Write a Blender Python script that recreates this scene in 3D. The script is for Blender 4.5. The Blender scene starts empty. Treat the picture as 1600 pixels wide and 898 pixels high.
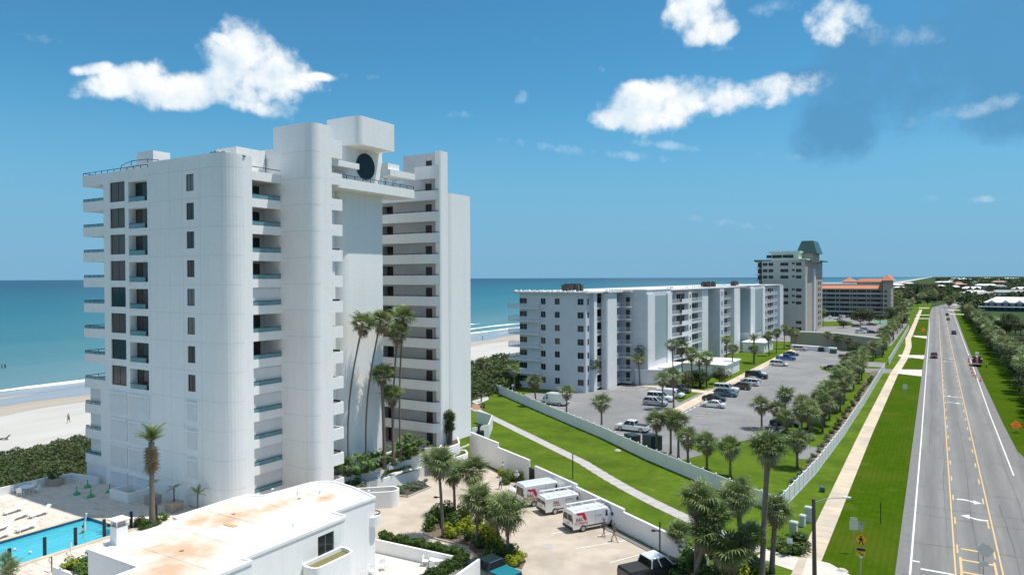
import bpy, bmesh, math, random
import numpy as np
from mathutils import Vector, Matrix, Euler
R = math.radians
SC = bpy.context.scene
COL = SC.collection
random.seed(7)
RNG = np.random.default_rng(11)

# ---------------------------------------------------------------- camera
# world axes: +Y runs along the road, +X points inland, -X is the ocean; metres
F_PX, CAM_H = 1100.0, 26.0
YAW, PITCH, ROLL = R(31.0), math.atan(14.7/1100), R(0.21)
fw = Vector((-math.sin(YAW)*math.cos(PITCH), math.cos(YAW)*math.cos(PITCH), -math.sin(PITCH)))
r0 = Vector((math.cos(YAW), math.sin(YAW), 0)); u0 = r0.cross(fw)
rt = r0*math.cos(ROLL) - u0*math.sin(ROLL); up = rt.cross(fw)
cam = bpy.data.cameras.new('camera'); co = bpy.data.objects.new('camera', cam); COL.objects.link(co)
cam.sensor_width = 36.0; cam.lens = 36.0*F_PX/1600; cam.clip_start = 0.5; cam.clip_end = 120000
co.matrix_world = Matrix(((rt.x, up.x, -fw.x, 0), (rt.y, up.y, -fw.y, 0), (rt.z, up.z, -fw.z, CAM_H), (0, 0, 0, 1)))
SC.camera = co

def ray(px, py): return fw + rt*((px-800)/F_PX) - up*((py-449)/F_PX)
def G(px, py, z=0.0):           # surveyed point of the photo on the level z
    d = ray(px, py); t = (z-CAM_H)/d.z
    return (d.x*t, d.y*t)
def ZAT(px, py, x, y):          # height of the photo point above plan position x, y
    D = x*fw.x + y*fw.y
    d = ray(px, py); k = D/(d.x*fw.x + d.y*fw.y)
    return CAM_H + d.z*k

# ---------------------------------------------------------------- light
SX, SY = .272, .212
SUN_EL = math.atan2(1, math.hypot(SX, SY)); SUN_AZ = math.atan2(SX, SY)
sun = bpy.data.lights.new('sun', 'SUN'); sun.energy = 4.1; sun.angle = R(.53); sun.color = (1, .95, .87)
so = bpy.data.objects.new('sun', sun); COL.objects.link(so); so.location = (200, 150, 700)
so.rotation_euler = Vector((SX, SY, 1)).to_track_quat('Z', 'Y').to_euler()
SC.view_settings.view_transform = 'Standard'; SC.view_settings.look = 'None'
SC.view_settings.exposure = 0.34; SC.view_settings.gamma = 1.0

W = bpy.data.worlds.new('World'); SC.world = W; W.use_nodes = True
wn, wl = W.node_tree.nodes, W.node_tree.links; wn.clear()
def N(t, **k):
    n = wn.new(t)
    for a, b in k.items(): setattr(n, a, b)
    return n
def math2(op, a, b=None, clamp=False):
    n = N('ShaderNodeMath', operation=op); n.use_clamp = clamp
    for i, v in enumerate((a, b)):
        if v is None: continue
        if isinstance(v, (int, float)): n.inputs[i].default_value = v
        else: wl.new(v, n.inputs[i])
    return n.outputs[0]
sky = N('ShaderNodeTexSky', sky_type='NISHITA'); sky.sun_disc = False
sky.sun_elevation = SUN_EL; sky.sun_rotation = SUN_AZ
sky.air_density = 1.0; sky.dust_density = 0.2; sky.ozone_density = 2.0; sky.altitude = 0
tc = N('ShaderNodeTexCoord')
sep = N('ShaderNodeSeparateXYZ'); wl.new(tc.outputs['Generated'], sep.inputs[0])
az = math2('MULTIPLY', math2('ARCTAN2', sep.outputs[0], sep.outputs[1]), 180/math.pi)
el = math2('MULTIPLY', math2('ARCSINE', sep.outputs[2]), 180/math.pi)
n1 = N('ShaderNodeTexNoise'); n1.inputs['Scale'].default_value = 9; n1.inputs['Detail'].default_value = 6; n1.inputs['Roughness'].default_value = .58
wl.new(tc.outputs['Generated'], n1.inputs['Vector'])
n2 = N('ShaderNodeTexNoise'); n2.inputs['Scale'].default_value = 34; n2.inputs['Detail'].default_value = 5; n2.inputs['Roughness'].default_value = .6
wl.new(tc.outputs['Generated'], n2.inputs['Vector'])
def AE(px, py):
    d = ray(px, py).normalized()
    return math.degrees(math.atan2(d.x, d.y)), math.degrees(math.asin(d.z))
def ellipse(px, py, rx, ry, rot=0):
    a, e = AE(px, py); a2, e2 = AE(px+rx, py); w = abs(a2-a); _, e3 = AE(px, py-ry); h = abs(e3-e)
    da = math2('SUBTRACT', az, a); de = math2('SUBTRACT', el, e)
    c, s = math.cos(R(rot)), math.sin(R(rot))
    x = math2('ADD', math2('MULTIPLY', da, c), math2('MULTIPLY', de, s))
    y = math2('SUBTRACT', math2('MULTIPLY', de, c), math2('MULTIPLY', da, s))
    x = math2('DIVIDE', x, w); y = math2('DIVIDE', y, h)
    return math2('SUBTRACT', 1.0, math2('ADD', math2('MULTIPLY', x, x), math2('MULTIPLY', y, y)))
def voro(s):
    v = N('ShaderNodeTexVoronoi', feature='F1'); v.inputs['Scale'].default_value = s
    w_ = N('ShaderNodeVectorMath', operation='MULTIPLY_ADD'); wl.new(n2.outputs['Color'], w_.inputs[0]); w_.inputs[1].default_value = (.6/s,)*3; wl.new(tc.outputs['Generated'], w_.inputs[2]); wl.new(w_.outputs[0], v.inputs['Vector']); return v
vo1 = voro(55)
def cloud_mask(ells, n_amp, lo, hi, small=.5, billow=0):
    m = None
    for e in ells:
        v = math2('MAXIMUM', ellipse(*e), -3.0); m = v if m is None else math2('MAXIMUM', m, v)
    nz = math2('MULTIPLY', math2('SUBTRACT', n1.outputs[0], .5), n_amp)
    nz = math2('ADD', nz, math2('MULTIPLY', math2('SUBTRACT', n2.outputs[0], .5), n_amp*small))
    v = math2('ADD', m, nz)
    if billow: v = math2('ADD', v, math2('MULTIPLY', math2('SUBTRACT', .46, vo1.outputs[0]), billow))
    mr = N('ShaderNodeMapRange', interpolation_type='SMOOTHSTEP'); wl.new(v, mr.inputs[0])
    mr.inputs[1].default_value = lo; mr.inputs[2].default_value = hi
    return mr.outputs[0], v
puff = [(395, 118, 88, 70, -50), (425, 120, 66, 52, 0), (405, 150, 45, 40, 0), (300, 142, 105, 32, 5), (400, 150, 60, 38, 0), (190, 125, 85, 26, 20), (440, 128, 80, 24, 4), (375, 78, 50, 28, 30), (405, 165, 36, 22, 0), (145, 108, 40, 12, 15), (345, 128, 65, 30, 20), (425, 108, 48, 46, -30), (350, 64, 26, 12, -20), (500, 121, 30, 9, 0), (240, 135, 60, 22, -5),
        (1030, 168, 108, 44, 6), (1080, 152, 100, 36, -6), (1100, 165, 60, 25, 0), (1180, 145, 92, 30, 4), (1140, 152, 70, 34, 0), (965, 185, 48, 22, 0), (1000, 145, 40, 25, 0),
        (1085, 12, 58, 50, 30), (1100, 40, 45, 36, 20), (1120, 50, 34, 26, 0), (1285, 42, 52, 30, -35), (1320, 20, 66, 26, -20), (1300, 30, 55, 30, -30)]
mask, dens = cloud_mask(puff, 2.5, -.05, .85, .7, .32)
_, soft = cloud_mask(puff, 1.0, 0, 1, 0)
soft = math2('MINIMUM', soft, 1.0)
wisp = [(1115, 345, 110, 9, -10), (1135, 75, 42, 10, 0), (1215, 12, 60, 18, 0), (842, 66, 24, 12, 0), (940, 105, 20, 9, -15), (1530, 312, 28, 7, 0), (1450, 312, 24, 9, 0), (560, 120, 40, 9, 0), (1400, 178, 18, 9, 10), (815, 155, 16, 14, 60), (1085, 232, 150, 9, -9), (1250, 135, 60, 22, 0), (1390, 55, 100, 26, -10), (1500, 175, 110, 16, 5), (940, 240, 160, 10, -8), (700, 180, 60, 10, 0), (60, 60, 60, 12, 0)]
wmask, _ = cloud_mask(wisp, 4.2, .3, 2.3, .9)
grey = [(1400, 130, 170, 85, 0), (1500, 90, 210, 120, 0), (1312, 195, 80, 62, 20), (1620, 130, 260, 90, 0), (1255, 125, 70, 26, 0), (1345, 75, 90, 70, 0), (1700, 20, 340, 160, 0)]
gmask, _ = cloud_mask(grey, 2.3, -.2, 1.1, .5)
SKY_K = 0.115
def rgb_scale(src, k):
    n = N('ShaderNodeVectorMath', operation='MULTIPLY'); wl.new(src, n.inputs[0]); n.inputs[1].default_value = k if isinstance(k, tuple) else (k, k, k); return n.outputs[0]
skyc = rgb_scale(sky.outputs[0], (.30, .72, .82))
def mixc(f, a, b):
    n = N('ShaderNodeMix', data_type='RGBA'); 
    if isinstance(f, float): n.inputs[0].default_value = f
    else: wl.new(f, n.inputs[0])
    for i, v in ((6, a), (7, b)):
        if isinstance(v, tuple): n.inputs[i].default_value = v
        else: wl.new(v, n.inputs[i])
    return n.outputs[2]
hz = N('ShaderNodeMapRange', interpolation_type='SMOOTHERSTEP'); wl.new(el, hz.inputs[0]); hz.inputs[1].default_value = 17; hz.inputs[2].default_value = -1; hz.inputs[4].default_value = .9
skyc = mixc(hz.outputs[0], skyc, (1.42, 2.90, 4.5, 1))
gr = mixc(math2('MULTIPLY', gmask, .78), skyc, (.66, 2.08, 3.72, 1))
wi = mixc(math2('MULTIPLY', wmask, .38), gr, (6.0, 6.8, 7.4, 1))
off = N('ShaderNodeVectorMath', operation='ADD'); wl.new(tc.outputs['Generated'], off.inputs[0]); off.inputs[1].default_value = (.008, .006, .022)
nu = N('ShaderNodeTexNoise'); nu.inputs['Scale'].default_value = 9; nu.inputs['Detail'].default_value = 4; nu.inputs['Roughness'].default_value = .58; wl.new(off.outputs[0], nu.inputs['Vector'])
lum = math2('ADD', math2('MULTIPLY', soft, .55), math2('ADD', math2('MULTIPLY', math2('SUBTRACT', n1.outputs[0], nu.outputs[0]), 4.0), math2('MULTIPLY', math2('SUBTRACT', .4, vo1.outputs[0]), .3)))
bright = N('ShaderNodeMapRange'); wl.new(lum, bright.inputs[0]); bright.inputs[1].default_value = -.25; bright.inputs[2].default_value = .75
cl = mixc(bright.outputs[0], (4.1, 5.2, 6.1, 1), (7.0, 7.15, 7.2, 1))
# broken cumulus above the frame, added and thickened to brighten the shaded sides
n3 = N('ShaderNodeTexNoise'); n3.inputs['Scale'].default_value = 2.6; n3.inputs['Detail'].default_value = 4; n3.inputs['Roughness'].default_value = .58; wl.new(tc.outputs['Generated'], n3.inputs['Vector'])
up_ = N('ShaderNodeMapRange', interpolation_type='SMOOTHSTEP'); wl.new(el, up_.inputs[0]); up_.inputs[1].default_value = 24; up_.inputs[2].default_value = 38
c3 = N('ShaderNodeMapRange', interpolation_type='SMOOTHSTEP'); wl.new(n3.outputs[0], c3.inputs[0]); c3.inputs[1].default_value = .46; c3.inputs[2].default_value = .58
over = math2('MULTIPLY', up_.outputs[0], c3.outputs[0])
wi = mixc(math2('MULTIPLY', over, .95), wi, (6.6, 6.9, 7.2, 1))
fin = mixc(math2('MULTIPLY', mask, .96), wi, cl)
bg = N('ShaderNodeBackground'); wl.new(fin, bg.inputs[0]); bg.inputs[1].default_value = SKY_K
wo = N('ShaderNodeOutputWorld'); wl.new(bg.outputs[0], wo.inputs[0])
SC.cycles.max_bounces = 6; SC.cycles.transparent_max_bounces = 12

# ---------------------------------------------------------------- mesh building
class MB:
    def __init__(s): s.v = []; s.f = []; s.m = []
    def face(s, pts, m=0):
        b = len(s.v); s.v += [tuple(p) for p in pts]; s.f.append(tuple(range(b, b+len(pts)))); s.m.append(m)
    def box(s, x0, y0, z0, x1, y1, z1, m=0):
        b = len(s.v); s.v += [(x0,y0,z0),(x1,y0,z0),(x1,y1,z0),(x0,y1,z0),(x0,y0,z1),(x1,y0,z1),(x1,y1,z1),(x0,y1,z1)]
        for q in ((0,3,2,1),(4,5,6,7),(0,1,5,4),(1,2,6,5),(2,3,7,6),(3,0,4,7)): s.f.append(tuple(b+i for i in q)); s.m.append(m)
        return s
    def prism(s, pts, z0, z1, m=0, mt=None, taper=None):
        n = len(pts); b = len(s.v); tp = taper or pts
        s.v += [(p[0], p[1], z0) for p in pts] + [(p[0], p[1], z1) for p in tp]
        for i in range(n):
            j = (i+1) % n; s.f.append((b+i, b+j, b+n+j, b+n+i)); s.m.append(m)
        s.f.append(tuple(range(b+n-1, b-1, -1))); s.m.append(m)
        s.f.append(tuple(range(b+n, b+2*n))); s.m.append(m if mt is None else mt)
        return s
    def tube(s, pts, rad, seg=8, m=0, cap=True):
        pts = [Vector(p) for p in pts]; rs = rad if isinstance(rad, (list, tuple)) else [rad]*len(pts)
        b = len(s.v)
        for i, p in enumerate(pts):
            t = (pts[min(i+1, len(pts)-1)] - pts[max(i-1, 0)]).normalized()
            a = t.cross(Vector((0, 0, 1))) if abs(t.z) < .9 else t.cross(Vector((1, 0, 0))); a.normalize(); c = t.cross(a)
            for k in range(seg):
                q = p + (a*math.cos(2*math.pi*k/seg) + c*math.sin(2*math.pi*k/seg))*rs[i]; s.v.append(tuple(q))
        for i in range(len(pts)-1):
            for k in range(seg):
                k2 = (k+1) % seg; s.f.append((b+i*seg+k, b+i*seg+k2, b+(i+1)*seg+k2, b+(i+1)*seg+k)); s.m.append(m)
        if cap:
            s.f.append(tuple(b+k for k in range(seg-1, -1, -1))); s.m.append(m)
            e = b+(len(pts)-1)*seg; s.f.append(tuple(e+k for k in range(seg))); s.m.append(m)
        return s
    def cyl(s, x, y, z0, z1, r, seg=16, m=0, r1=None): return s.tube([(x,y,z0),(x,y,z1)], [r, r if r1 is None else r1], seg, m)
    def loft(s, rings, m=0, cap=True):
        b = len(s.v); n = len(rings[0])
        for r_ in rings: s.v += [tuple(p) for p in r_]
        for i in range(len(rings)-1):
            for k in range(n):
                k2 = (k+1) % n; s.f.append((b+i*n+k, b+i*n+k2, b+(i+1)*n+k2, b+(i+1)*n+k)); s.m.append(m)
        if cap:
            s.f.append(tuple(b+k for k in range(n-1, -1, -1))); s.m.append(m)
            e = b+(len(rings)-1)*n; s.f.append(tuple(e+k for k in range(n))); s.m.append(m)
        return s
def mesh_of(name, mb, mats, smooth=False, recalc=True):
    me = bpy.data.meshes.new(name); me.from_pydata(mb.v, [], mb.f)
    mats = mats if isinstance(mats, (list, tuple)) else [mats]
    for m in mats: me.materials.append(m)
    if len(mats) > 1: me.polygons.foreach_set('material_index', mb.m)
    if recalc:
        bm = bmesh.new(); bm.from_mesh(me); bmesh.ops.recalc_face_normals(bm, faces=bm.faces); bm.to_mesh(me); bm.free()
    if smooth: me.polygons.foreach_set('use_smooth', [True]*len(me.polygons))
    me.update(); return me
def wloc(o):                    # world position of an unrotated or rotated parent chain
    return o.matrix_basis if o.parent is None else wloc(o.parent) @ o.matrix_basis
def obj(name, mb, mats, parent=None, local=False, smooth=False, recalc=True, origin=None):
    """one mesh object; vertices are world coordinates unless local (then the parent's own space)"""
    if not mb.v: return None
    a = np.array(mb.v); c = origin if origin is not None else ((a[:,0].min()+a[:,0].max())/2, (a[:,1].min()+a[:,1].max())/2, a[:,2].min())
    c = tuple(float(q) for q in c)
    mb.v = [(p[0]-c[0], p[1]-c[1], p[2]-c[2]) for p in mb.v]
    o = bpy.data.objects.new(name, mesh_of(name, mb, mats, smooth, recalc)); COL.objects.link(o)
    o.location = c
    if parent is not None:
        o.parent = parent
        if not local: o.matrix_basis = wloc(parent).inverted() @ Matrix.Translation(c)
    return o
def put(name, me, parent, loc, rotz=0, rot=None, scale=None):
    o = bpy.data.objects.new(name, me); COL.objects.link(o); o.parent = parent
    o.location = loc; o.rotation_euler = rot if rot is not None else (0, 0, rotz)
    if scale is not None: o.scale = scale if isinstance(scale, tuple) else (scale,)*3
    return o
def tag(o, label=None, cat=None, group=None, kind=None):
    if label: o['label'] = label
    if cat: o['category'] = cat
    if group: o['group'] = group
    if kind: o['kind'] = kind
    return o
def thing(name, label, cat, loc=(0,0,0), rotz=0, group=None, scale=None):
    o = bpy.data.objects.new(name, None); COL.objects.link(o); o.empty_display_size = .3
    o.location = (loc[0], loc[1], loc[2] if len(loc) > 2 else 0); o.rotation_euler = (0, 0, rotz)
    if scale: o.scale = (scale,)*3
    return tag(o, label, cat, group)
def struct(name, mb, mats, **k): return tag(obj(name, mb, mats, **k), kind='structure')
ONES = ['first','second','third','fourth','fifth','sixth','seventh','eighth','ninth','tenth','eleventh','twelfth','thirteenth','fourteenth','fifteenth','sixteenth','seventeenth','eighteenth','nineteenth']
TENS = ['','','twenty','thirty','forty','fifty','sixty','seventy','eighty','ninety']; TEN2 = ['','','twentieth','thirtieth','fortieth','fiftieth','sixtieth','seventieth','eightieth','ninetieth']
def nth(i):
    if i >= 100: return 'hundred and '+nth(i-100) if i > 100 else 'hundredth'
    if i < 20: return ONES[i-1]
    return TEN2[i//10] if i % 10 == 0 else TENS[i//10]+'-'+ONES[i%10-1]

# ---------------------------------------------------------------- materials
def newmat(name):
    m = bpy.data.materials.new(name); m.use_nodes = True; return m, m.node_tree, m.node_tree.nodes['Principled BSDF']
def L(c): return (c[0], c[1], c[2], 1)
def mat(name, c1, c2=None, scale=1.0, rough=.7, metal=0, bump=0, bscale=None, coat=0, detail=5, c3=None, scale3=.05, world=True, rand=0, spec=.5, stretch=None, alpha=None, trans=0, sub=0):
    m, nt, p = newmat(name); ln = nt.links
    p.inputs['Roughness'].default_value = rough; p.inputs['Metallic'].default_value = metal
    p.inputs['Specular IOR Level'].default_value = spec
    if coat: p.inputs['Coat Weight'].default_value = coat; p.inputs['Coat Roughness'].default_value = .05
    if alpha is not None: p.inputs['Alpha'].default_value = alpha
    if trans: p.inputs['Transmission Weight'].default_value = trans
    if world: g = nt.nodes.new('ShaderNodeNewGeometry'); co_ = g.outputs['Position']
    else: g = nt.nodes.new('ShaderNodeTexCoord'); co_ = g.outputs['Object']
    if stretch:
        mp = nt.nodes.new('ShaderNodeMapping'); mp.inputs['Scale'].default_value = stretch; ln.new(co_, mp.inputs[0]); co_ = mp.outputs[0]
    def noise(s, d=detail):
        n = nt.nodes.new('ShaderNodeTexNoise'); n.inputs['Scale'].default_value = s; n.inputs['Detail'].default_value = d; n.inputs['Roughness'].default_value = .6
        ln.new(co_, n.inputs['Vector']); return n.outputs[0]
    def ramp(f, lo=.35, hi=.65):
        r = nt.nodes.new('ShaderNodeMapRange'); ln.new(f, r.inputs[0]); r.inputs[1].default_value = lo; r.inputs[2].default_value = hi; return r.outputs[0]
    def mix(f, a, b):
        n = nt.nodes.new('ShaderNodeMix'); n.data_type = 'RGBA'; ln.new(f, n.inputs[0])
        for i, v in ((6, a), (7, b)):
            if isinstance(v, tuple): n.inputs[i].default_value = v
            else: ln.new(v, n.inputs[i])
        return n.outputs[2]
    cur = L(c1)
    if c2 is not None: cur = mix(ramp(noise(scale)), L(c1), L(c2))
    if c3 is not None: cur = mix(ramp(noise(scale3, 3), .42, .68), cur, L(c3))
    if rand:
        oi = nt.nodes.new('ShaderNodeObjectInfo'); hs = nt.nodes.new('ShaderNodeHueSaturation')
        a = nt.nodes.new('ShaderNodeMapRange'); ln.new(oi.outputs['Random'], a.inputs[0]); a.inputs[3].default_value = 1-rand; a.inputs[4].default_value = 1+rand
        ln.new(a.outputs[0], hs.inputs['Value'])
        if isinstance(cur, tuple): hs.inputs['Color'].default_value = cur
        else: ln.new(cur, hs.inputs['Color'])
        cur = hs.outputs[0]
    if isinstance(cur, tuple): p.inputs['Base Color'].default_value = cur
    else: ln.new(cur, p.inputs['Base Color'])
    if bump:
        b = nt.nodes.new('ShaderNodeBump'); b.inputs['Strength'].default_value = bump; b.inputs['Distance'].default_value = .05
        ln.new(noise(bscale or scale*4), b.inputs['Height']); ln.new(b.outputs[0], p.inputs['Normal'])
    return m
M = {}
def stucco(name, c, dark, joint=True):
    m, nt, p = newmat(name); ln = nt.links; p.inputs['Roughness'].default_value = .75
    g = nt.nodes.new('ShaderNodeNewGeometry'); s = nt.nodes.new('ShaderNodeSeparateXYZ'); ln.new(g.outputs['Position'], s.inputs[0])
    add = nt.nodes.new('ShaderNodeMath'); ln.new(s.outputs[0], add.inputs[0]); ln.new(s.outputs[1], add.inputs[1])
    cmb = nt.nodes.new('ShaderNodeCombineXYZ'); ln.new(add.outputs[0], cmb.inputs[0]); ln.new(s.outputs[2], cmb.inputs[1])
    bk = nt.nodes.new('ShaderNodeTexBrick'); ln.new(cmb.outputs[0], bk.inputs[0]); bk.inputs['Scale'].default_value = 1
    bk.inputs['Brick Width'].default_value = .4; bk.inputs['Row Height'].default_value = .2; bk.inputs['Mortar Size'].default_value = .012
    bk.inputs['Color1'].default_value = L(c); bk.inputs['Color2'].default_value = L([q*.965 for q in c]); bk.inputs['Mortar'].default_value = L([q*.93 for q in c])
    n = nt.nodes.new('ShaderNodeTexNoise'); n.inputs['Scale'].default_value = .35; n.inputs['Detail'].default_value = 8; n.inputs['Roughness'].default_value = .65
    mp = nt.nodes.new('ShaderNodeMapping'); mp.inputs['Scale'].default_value = (1, 1, .35); ln.new(g.outputs['Position'], mp.inputs[0]); ln.new(mp.outputs[0], n.inputs['Vector'])
    r = nt.nodes.new('ShaderNodeMapRange'); ln.new(n.outputs[0], r.inputs[0]); r.inputs[1].default_value = .48; r.inputs[2].default_value = .8; r.inputs[4].default_value = .6
    mx = nt.nodes.new('ShaderNodeMix'); mx.data_type = 'RGBA'; ln.new(r.outputs[0], mx.inputs[0]); ln.new(bk.outputs[0], mx.inputs[6]); mx.inputs[7].default_value = L(dark)
    n2_ = nt.nodes.new('ShaderNodeTexNoise'); n2_.inputs['Scale'].default_value = 1; n2_.inputs['Detail'].default_value = 7; n2_.inputs['Roughness'].default_value = .7
    mp2_ = nt.nodes.new('ShaderNodeMapping'); mp2_.inputs['Scale'].default_value = (1.7, 1.7, .09); ln.new(g.outputs['Position'], mp2_.inputs[0]); ln.new(mp2_.outputs[0], n2_.inputs['Vector'])
    r2_ = nt.nodes.new('ShaderNodeMapRange'); ln.new(n2_.outputs[0], r2_.inputs[0]); r2_.inputs[1].default_value = .52; r2_.inputs[2].default_value = .78; r2_.inputs[4].default_value = .38
    mx2_ = nt.nodes.new('ShaderNodeMix'); mx2_.data_type = 'RGBA'; ln.new(r2_.outputs[0], mx2_.inputs[0]); ln.new(mx.outputs[2], mx2_.inputs[6]); mx2_.inputs[7].default_value = L([q*.86 for q in dark])
    ln.new(mx2_.outputs[2], p.inputs['Base Color'])
    b = nt.nodes.new('ShaderNodeBump'); b.inputs['Strength'].default_value = .5; b.inputs['Distance'].default_value = .02
    ln.new(bk.outputs['Fac'], b.inputs['Height']); b.invert = True
    ln.new(b.outputs[0], p.inputs['Normal'])
    return m
M['stucco'] = stucco('white_stucco', (.87, .865, .85), (.78, .78, .775))
M['stucco2'] = mat('pale_grey_stucco', (.60, .62, .66), (.55, .575, .615), .6, .8, bump=.1, bscale=20)
M['white2'] = mat('white_paint_wall', (.74, .75, .76), (.68, .69, .70), .8, .7, bump=.1, bscale=20)
M['teal_wall'] = mat('sea_green_wall', (.29, .38, .39), (.27, .35, .36), .8, .7)
M['beige'] = mat('beige_stucco', (.47, .48, .44), (.43, .44, .40), .3, .8)
M['taupe'] = mat('taupe_stucco', (.42, .36, .31), (.38, .33, .28), .3, .8)
M['taupe2'] = mat('grey_taupe_stucco', (.36, .33, .315), (.33, .30, .285), .3, .8)
M['roofwhite'] = mat('white_roof_coating', (.84, .84, .83), (.78, .78, .77), .5, .8, bump=.15, bscale=6)
M['groove'] = mat('grey_wall_joint', (.60, .61, .62))  # plain grey of the wall joints, shutter lines and small fittings
M['glass'] = mat('dark_window_glass', (.012, .018, .022), (.022, .03, .034), .5, .08, spec=.4)
M['glasscur'] = mat('curtained_window_glass', (.085, .07, .06), (.045, .038, .034), 3, .1, spec=.4, stretch=(3, 3, .05))
M['glassbrown'] = mat('brown_curtained_glass', (.13, .085, .06), (.07, .045, .035), 3, .1, spec=.4, stretch=(4, 4, .05)); M['glasspale'] = mat('pale_blind_glass', (.25, .25, .24), (.15, .15, .15), 5, .1, spec=.4, stretch=(.2, .2, 9))
M['frame'] = mat('bronze_window_frame', (.05, .048, .045), rough=.4, metal=.4)
M['framelt'] = mat('grey_window_frame', (.28, .29, .30), rough=.4, metal=.5)
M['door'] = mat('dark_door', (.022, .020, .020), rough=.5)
M['dark'] = mat('dark_metal', (.03, .032, .035), rough=.45, metal=.5)
M['rail'] = mat('dark_rail', (.04, .045, .05), rough=.4, metal=.4)
M['tealglass'] = mat('teal_rail_glass', (.18, .38, .42), (.14, .32, .36), 1, .08, alpha=.72, spec=.7)
M['railwhite'] = mat('white_railing', (.68, .70, .72), rough=.5)
M['asphalt'] = mat('road_asphalt', (.160, .160, .155), (.190, .189, .184), 3.0, .9, bump=.3, bscale=60, c3=(.225, .223, .216), scale3=.5, stretch=(1, .06, 1))
def track_wear(m):           # darker wheel-worn and oil-stained bands along the lanes
    nt = m.node_tree; ln = nt.links; p = nt.nodes['Principled BSDF']; src = p.inputs['Base Color'].links[0].from_socket
    g = nt.nodes.new('ShaderNodeNewGeometry'); s = nt.nodes.new('ShaderNodeSeparateXYZ'); ln.new(g.outputs['Position'], s.inputs[0])
    nz = nt.nodes.new('ShaderNodeTexNoise'); nz.inputs['Scale'].default_value = .12; nz.inputs['Detail'].default_value = 5; ln.new(g.outputs['Position'], nz.inputs['Vector'])
    a = nt.nodes.new('ShaderNodeMath'); a.operation = 'MULTIPLY_ADD'; ln.new(s.outputs[0], a.inputs[0]); a.inputs[1].default_value = 2*math.pi/3.55; ln.new(nz.outputs[0], a.inputs[2])
    c = nt.nodes.new('ShaderNodeMath'); c.operation = 'COSINE'; ln.new(a.outputs[0], c.inputs[0])
    r = nt.nodes.new('ShaderNodeMapRange'); ln.new(c.outputs[0], r.inputs[0]); r.inputs[1].default_value = -.2; r.inputs[2].default_value = 1; r.inputs[4].default_value = .45
    mx = nt.nodes.new('ShaderNodeMix'); mx.data_type = 'RGBA'; ln.new(r.outputs[0], mx.inputs[0]); ln.new(src, mx.inputs[6]); mx.inputs[7].default_value = (.115, .115, .113, 1); ln.new(mx.outputs[2], p.inputs['Base Color'])
track_wear(M['asphalt'])
M['asphalt2'] = mat('parking_asphalt', (.165, .167, .170), (.195, .196, .198), 1.2, .9, bump=.3, bscale=60, c3=(.235, .235, .235), scale3=.08)
M['shoulder'] = mat('shoulder_asphalt', (.155, .155, .152), (.19, .189, .186), 1.5, .9, bump=.3, bscale=60)
M['drive'] = mat('sandy_drive_concrete', (.50, .435, .36), (.44, .385, .32), .35, .9, bump=.25, bscale=30, c3=(.36, .31, .255), scale3=.22)
M['walk'] = mat('pale_pavement_concrete', (.60, .49, .36), (.52, .43, .32), .9, .9, bump=.2, bscale=30, c3=(.42, .37, .31), scale3=.15)
M['walkgrey'] = mat('grey_path_concrete', (.44, .42, .40), (.37, .355, .34), .9, .9, bump=.2, bscale=30)
M['apron'] = mat('white_apron_concrete', (.58, .55, .49), (.50, .48, .43), .5, .9)
M['paintw'] = mat('white_road_paint', (.74, .74, .73), (.62, .62, .61), 3, .7)
M['painty'] = mat('yellow_road_paint', (.66, .44, .19), (.56, .39, .20), 3, .7)
M['grass'] = mat('lawn_grass', (.078, .135, .010), (.115, .175, .020), .9, .95, bump=.8, bscale=14, c3=(.060, .100, .012), scale3=.16, detail=8, spec=.02)
M['grass2'] = mat('verge_grass', (.034, .076, .001), (.052, .102, .003), .9, .95, bump=.8, bscale=14, c3=(.066, .098, .008), scale3=.09, detail=8, spec=.02)
M['land'] = mat('wooded_land', (.020, .045, .014), (.038, .070, .022), .08, .95, bump=1, bscale=.5, c3=(.05, .075, .035), scale3=.012, spec=.1)
M['mulch'] = mat('mulch_bed', (.11, .08, .06), (.17, .13, .10), 4, .95, bump=.5, bscale=20)
M['soil'] = mat('dark_planter_soil', (.06, .04, .03), (.10, .08, .055), 4, .95, bump=.5, bscale=20)
M['sand'] = mat('dry_beach_sand', (.47, .46, .44), (.41, .395, .37), .15, .95, bump=.3, bscale=3, stretch=(1, .2, 1))
M['sandwet'] = mat('damp_beach_sand', (.36, .31, .25), (.42, .37, .31), .1, .6, stretch=(1, .15, 1))
M['sandwet2'] = mat('wet_sheen_sand', (.30, .28, .28), (.36, .33, .32), .1, .12, stretch=(1, .15, 1))
M['foam'] = mat('sea_foam', (.85, .87, .88), (.60, .68, .72), 1.5, .8, bump=.5)
M['leaf'] = mat('palm_frond_green', (.10, .165, .045), (.20, .235, .09), 3, .5, rand=.35, world=False, spec=.4)
M['leaf2'] = mat('palm_frond_grey_green', (.22, .23, .12), (.33, .32, .20), 3, .5, rand=.35, world=False, spec=.4)
M['leafdry'] = mat('dry_palm_frond', (.34, .26, .16), (.20, .145, .09), 3, .8, rand=.3, world=False)
M['trunk'] = mat('palm_trunk_bark', (.21, .18, .15), (.14, .115, .095), 6, .9, bump=.8, bscale=14, stretch=(1, 1, 4))
M['trunkd'] = mat('dark_tree_bark', (.07, .055, .042), (.045, .036, .03), 6, .9, bump=.8)
M['bush'] = mat('shrub_leaf_green', (.060, .125, .025), (.120, .185, .045), 1.2, .6, rand=.25, spec=.3)
M['bushy'] = mat('shrub_leaf_yellow', (.38, .40, .03), (.16, .24, .02), 1.5, .6, spec=.3)
M['bushg'] = mat('shrub_leaf_silver', (.16, .22, .14), (.10, .15, .09), 1.5, .6, spec=.3)
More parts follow.
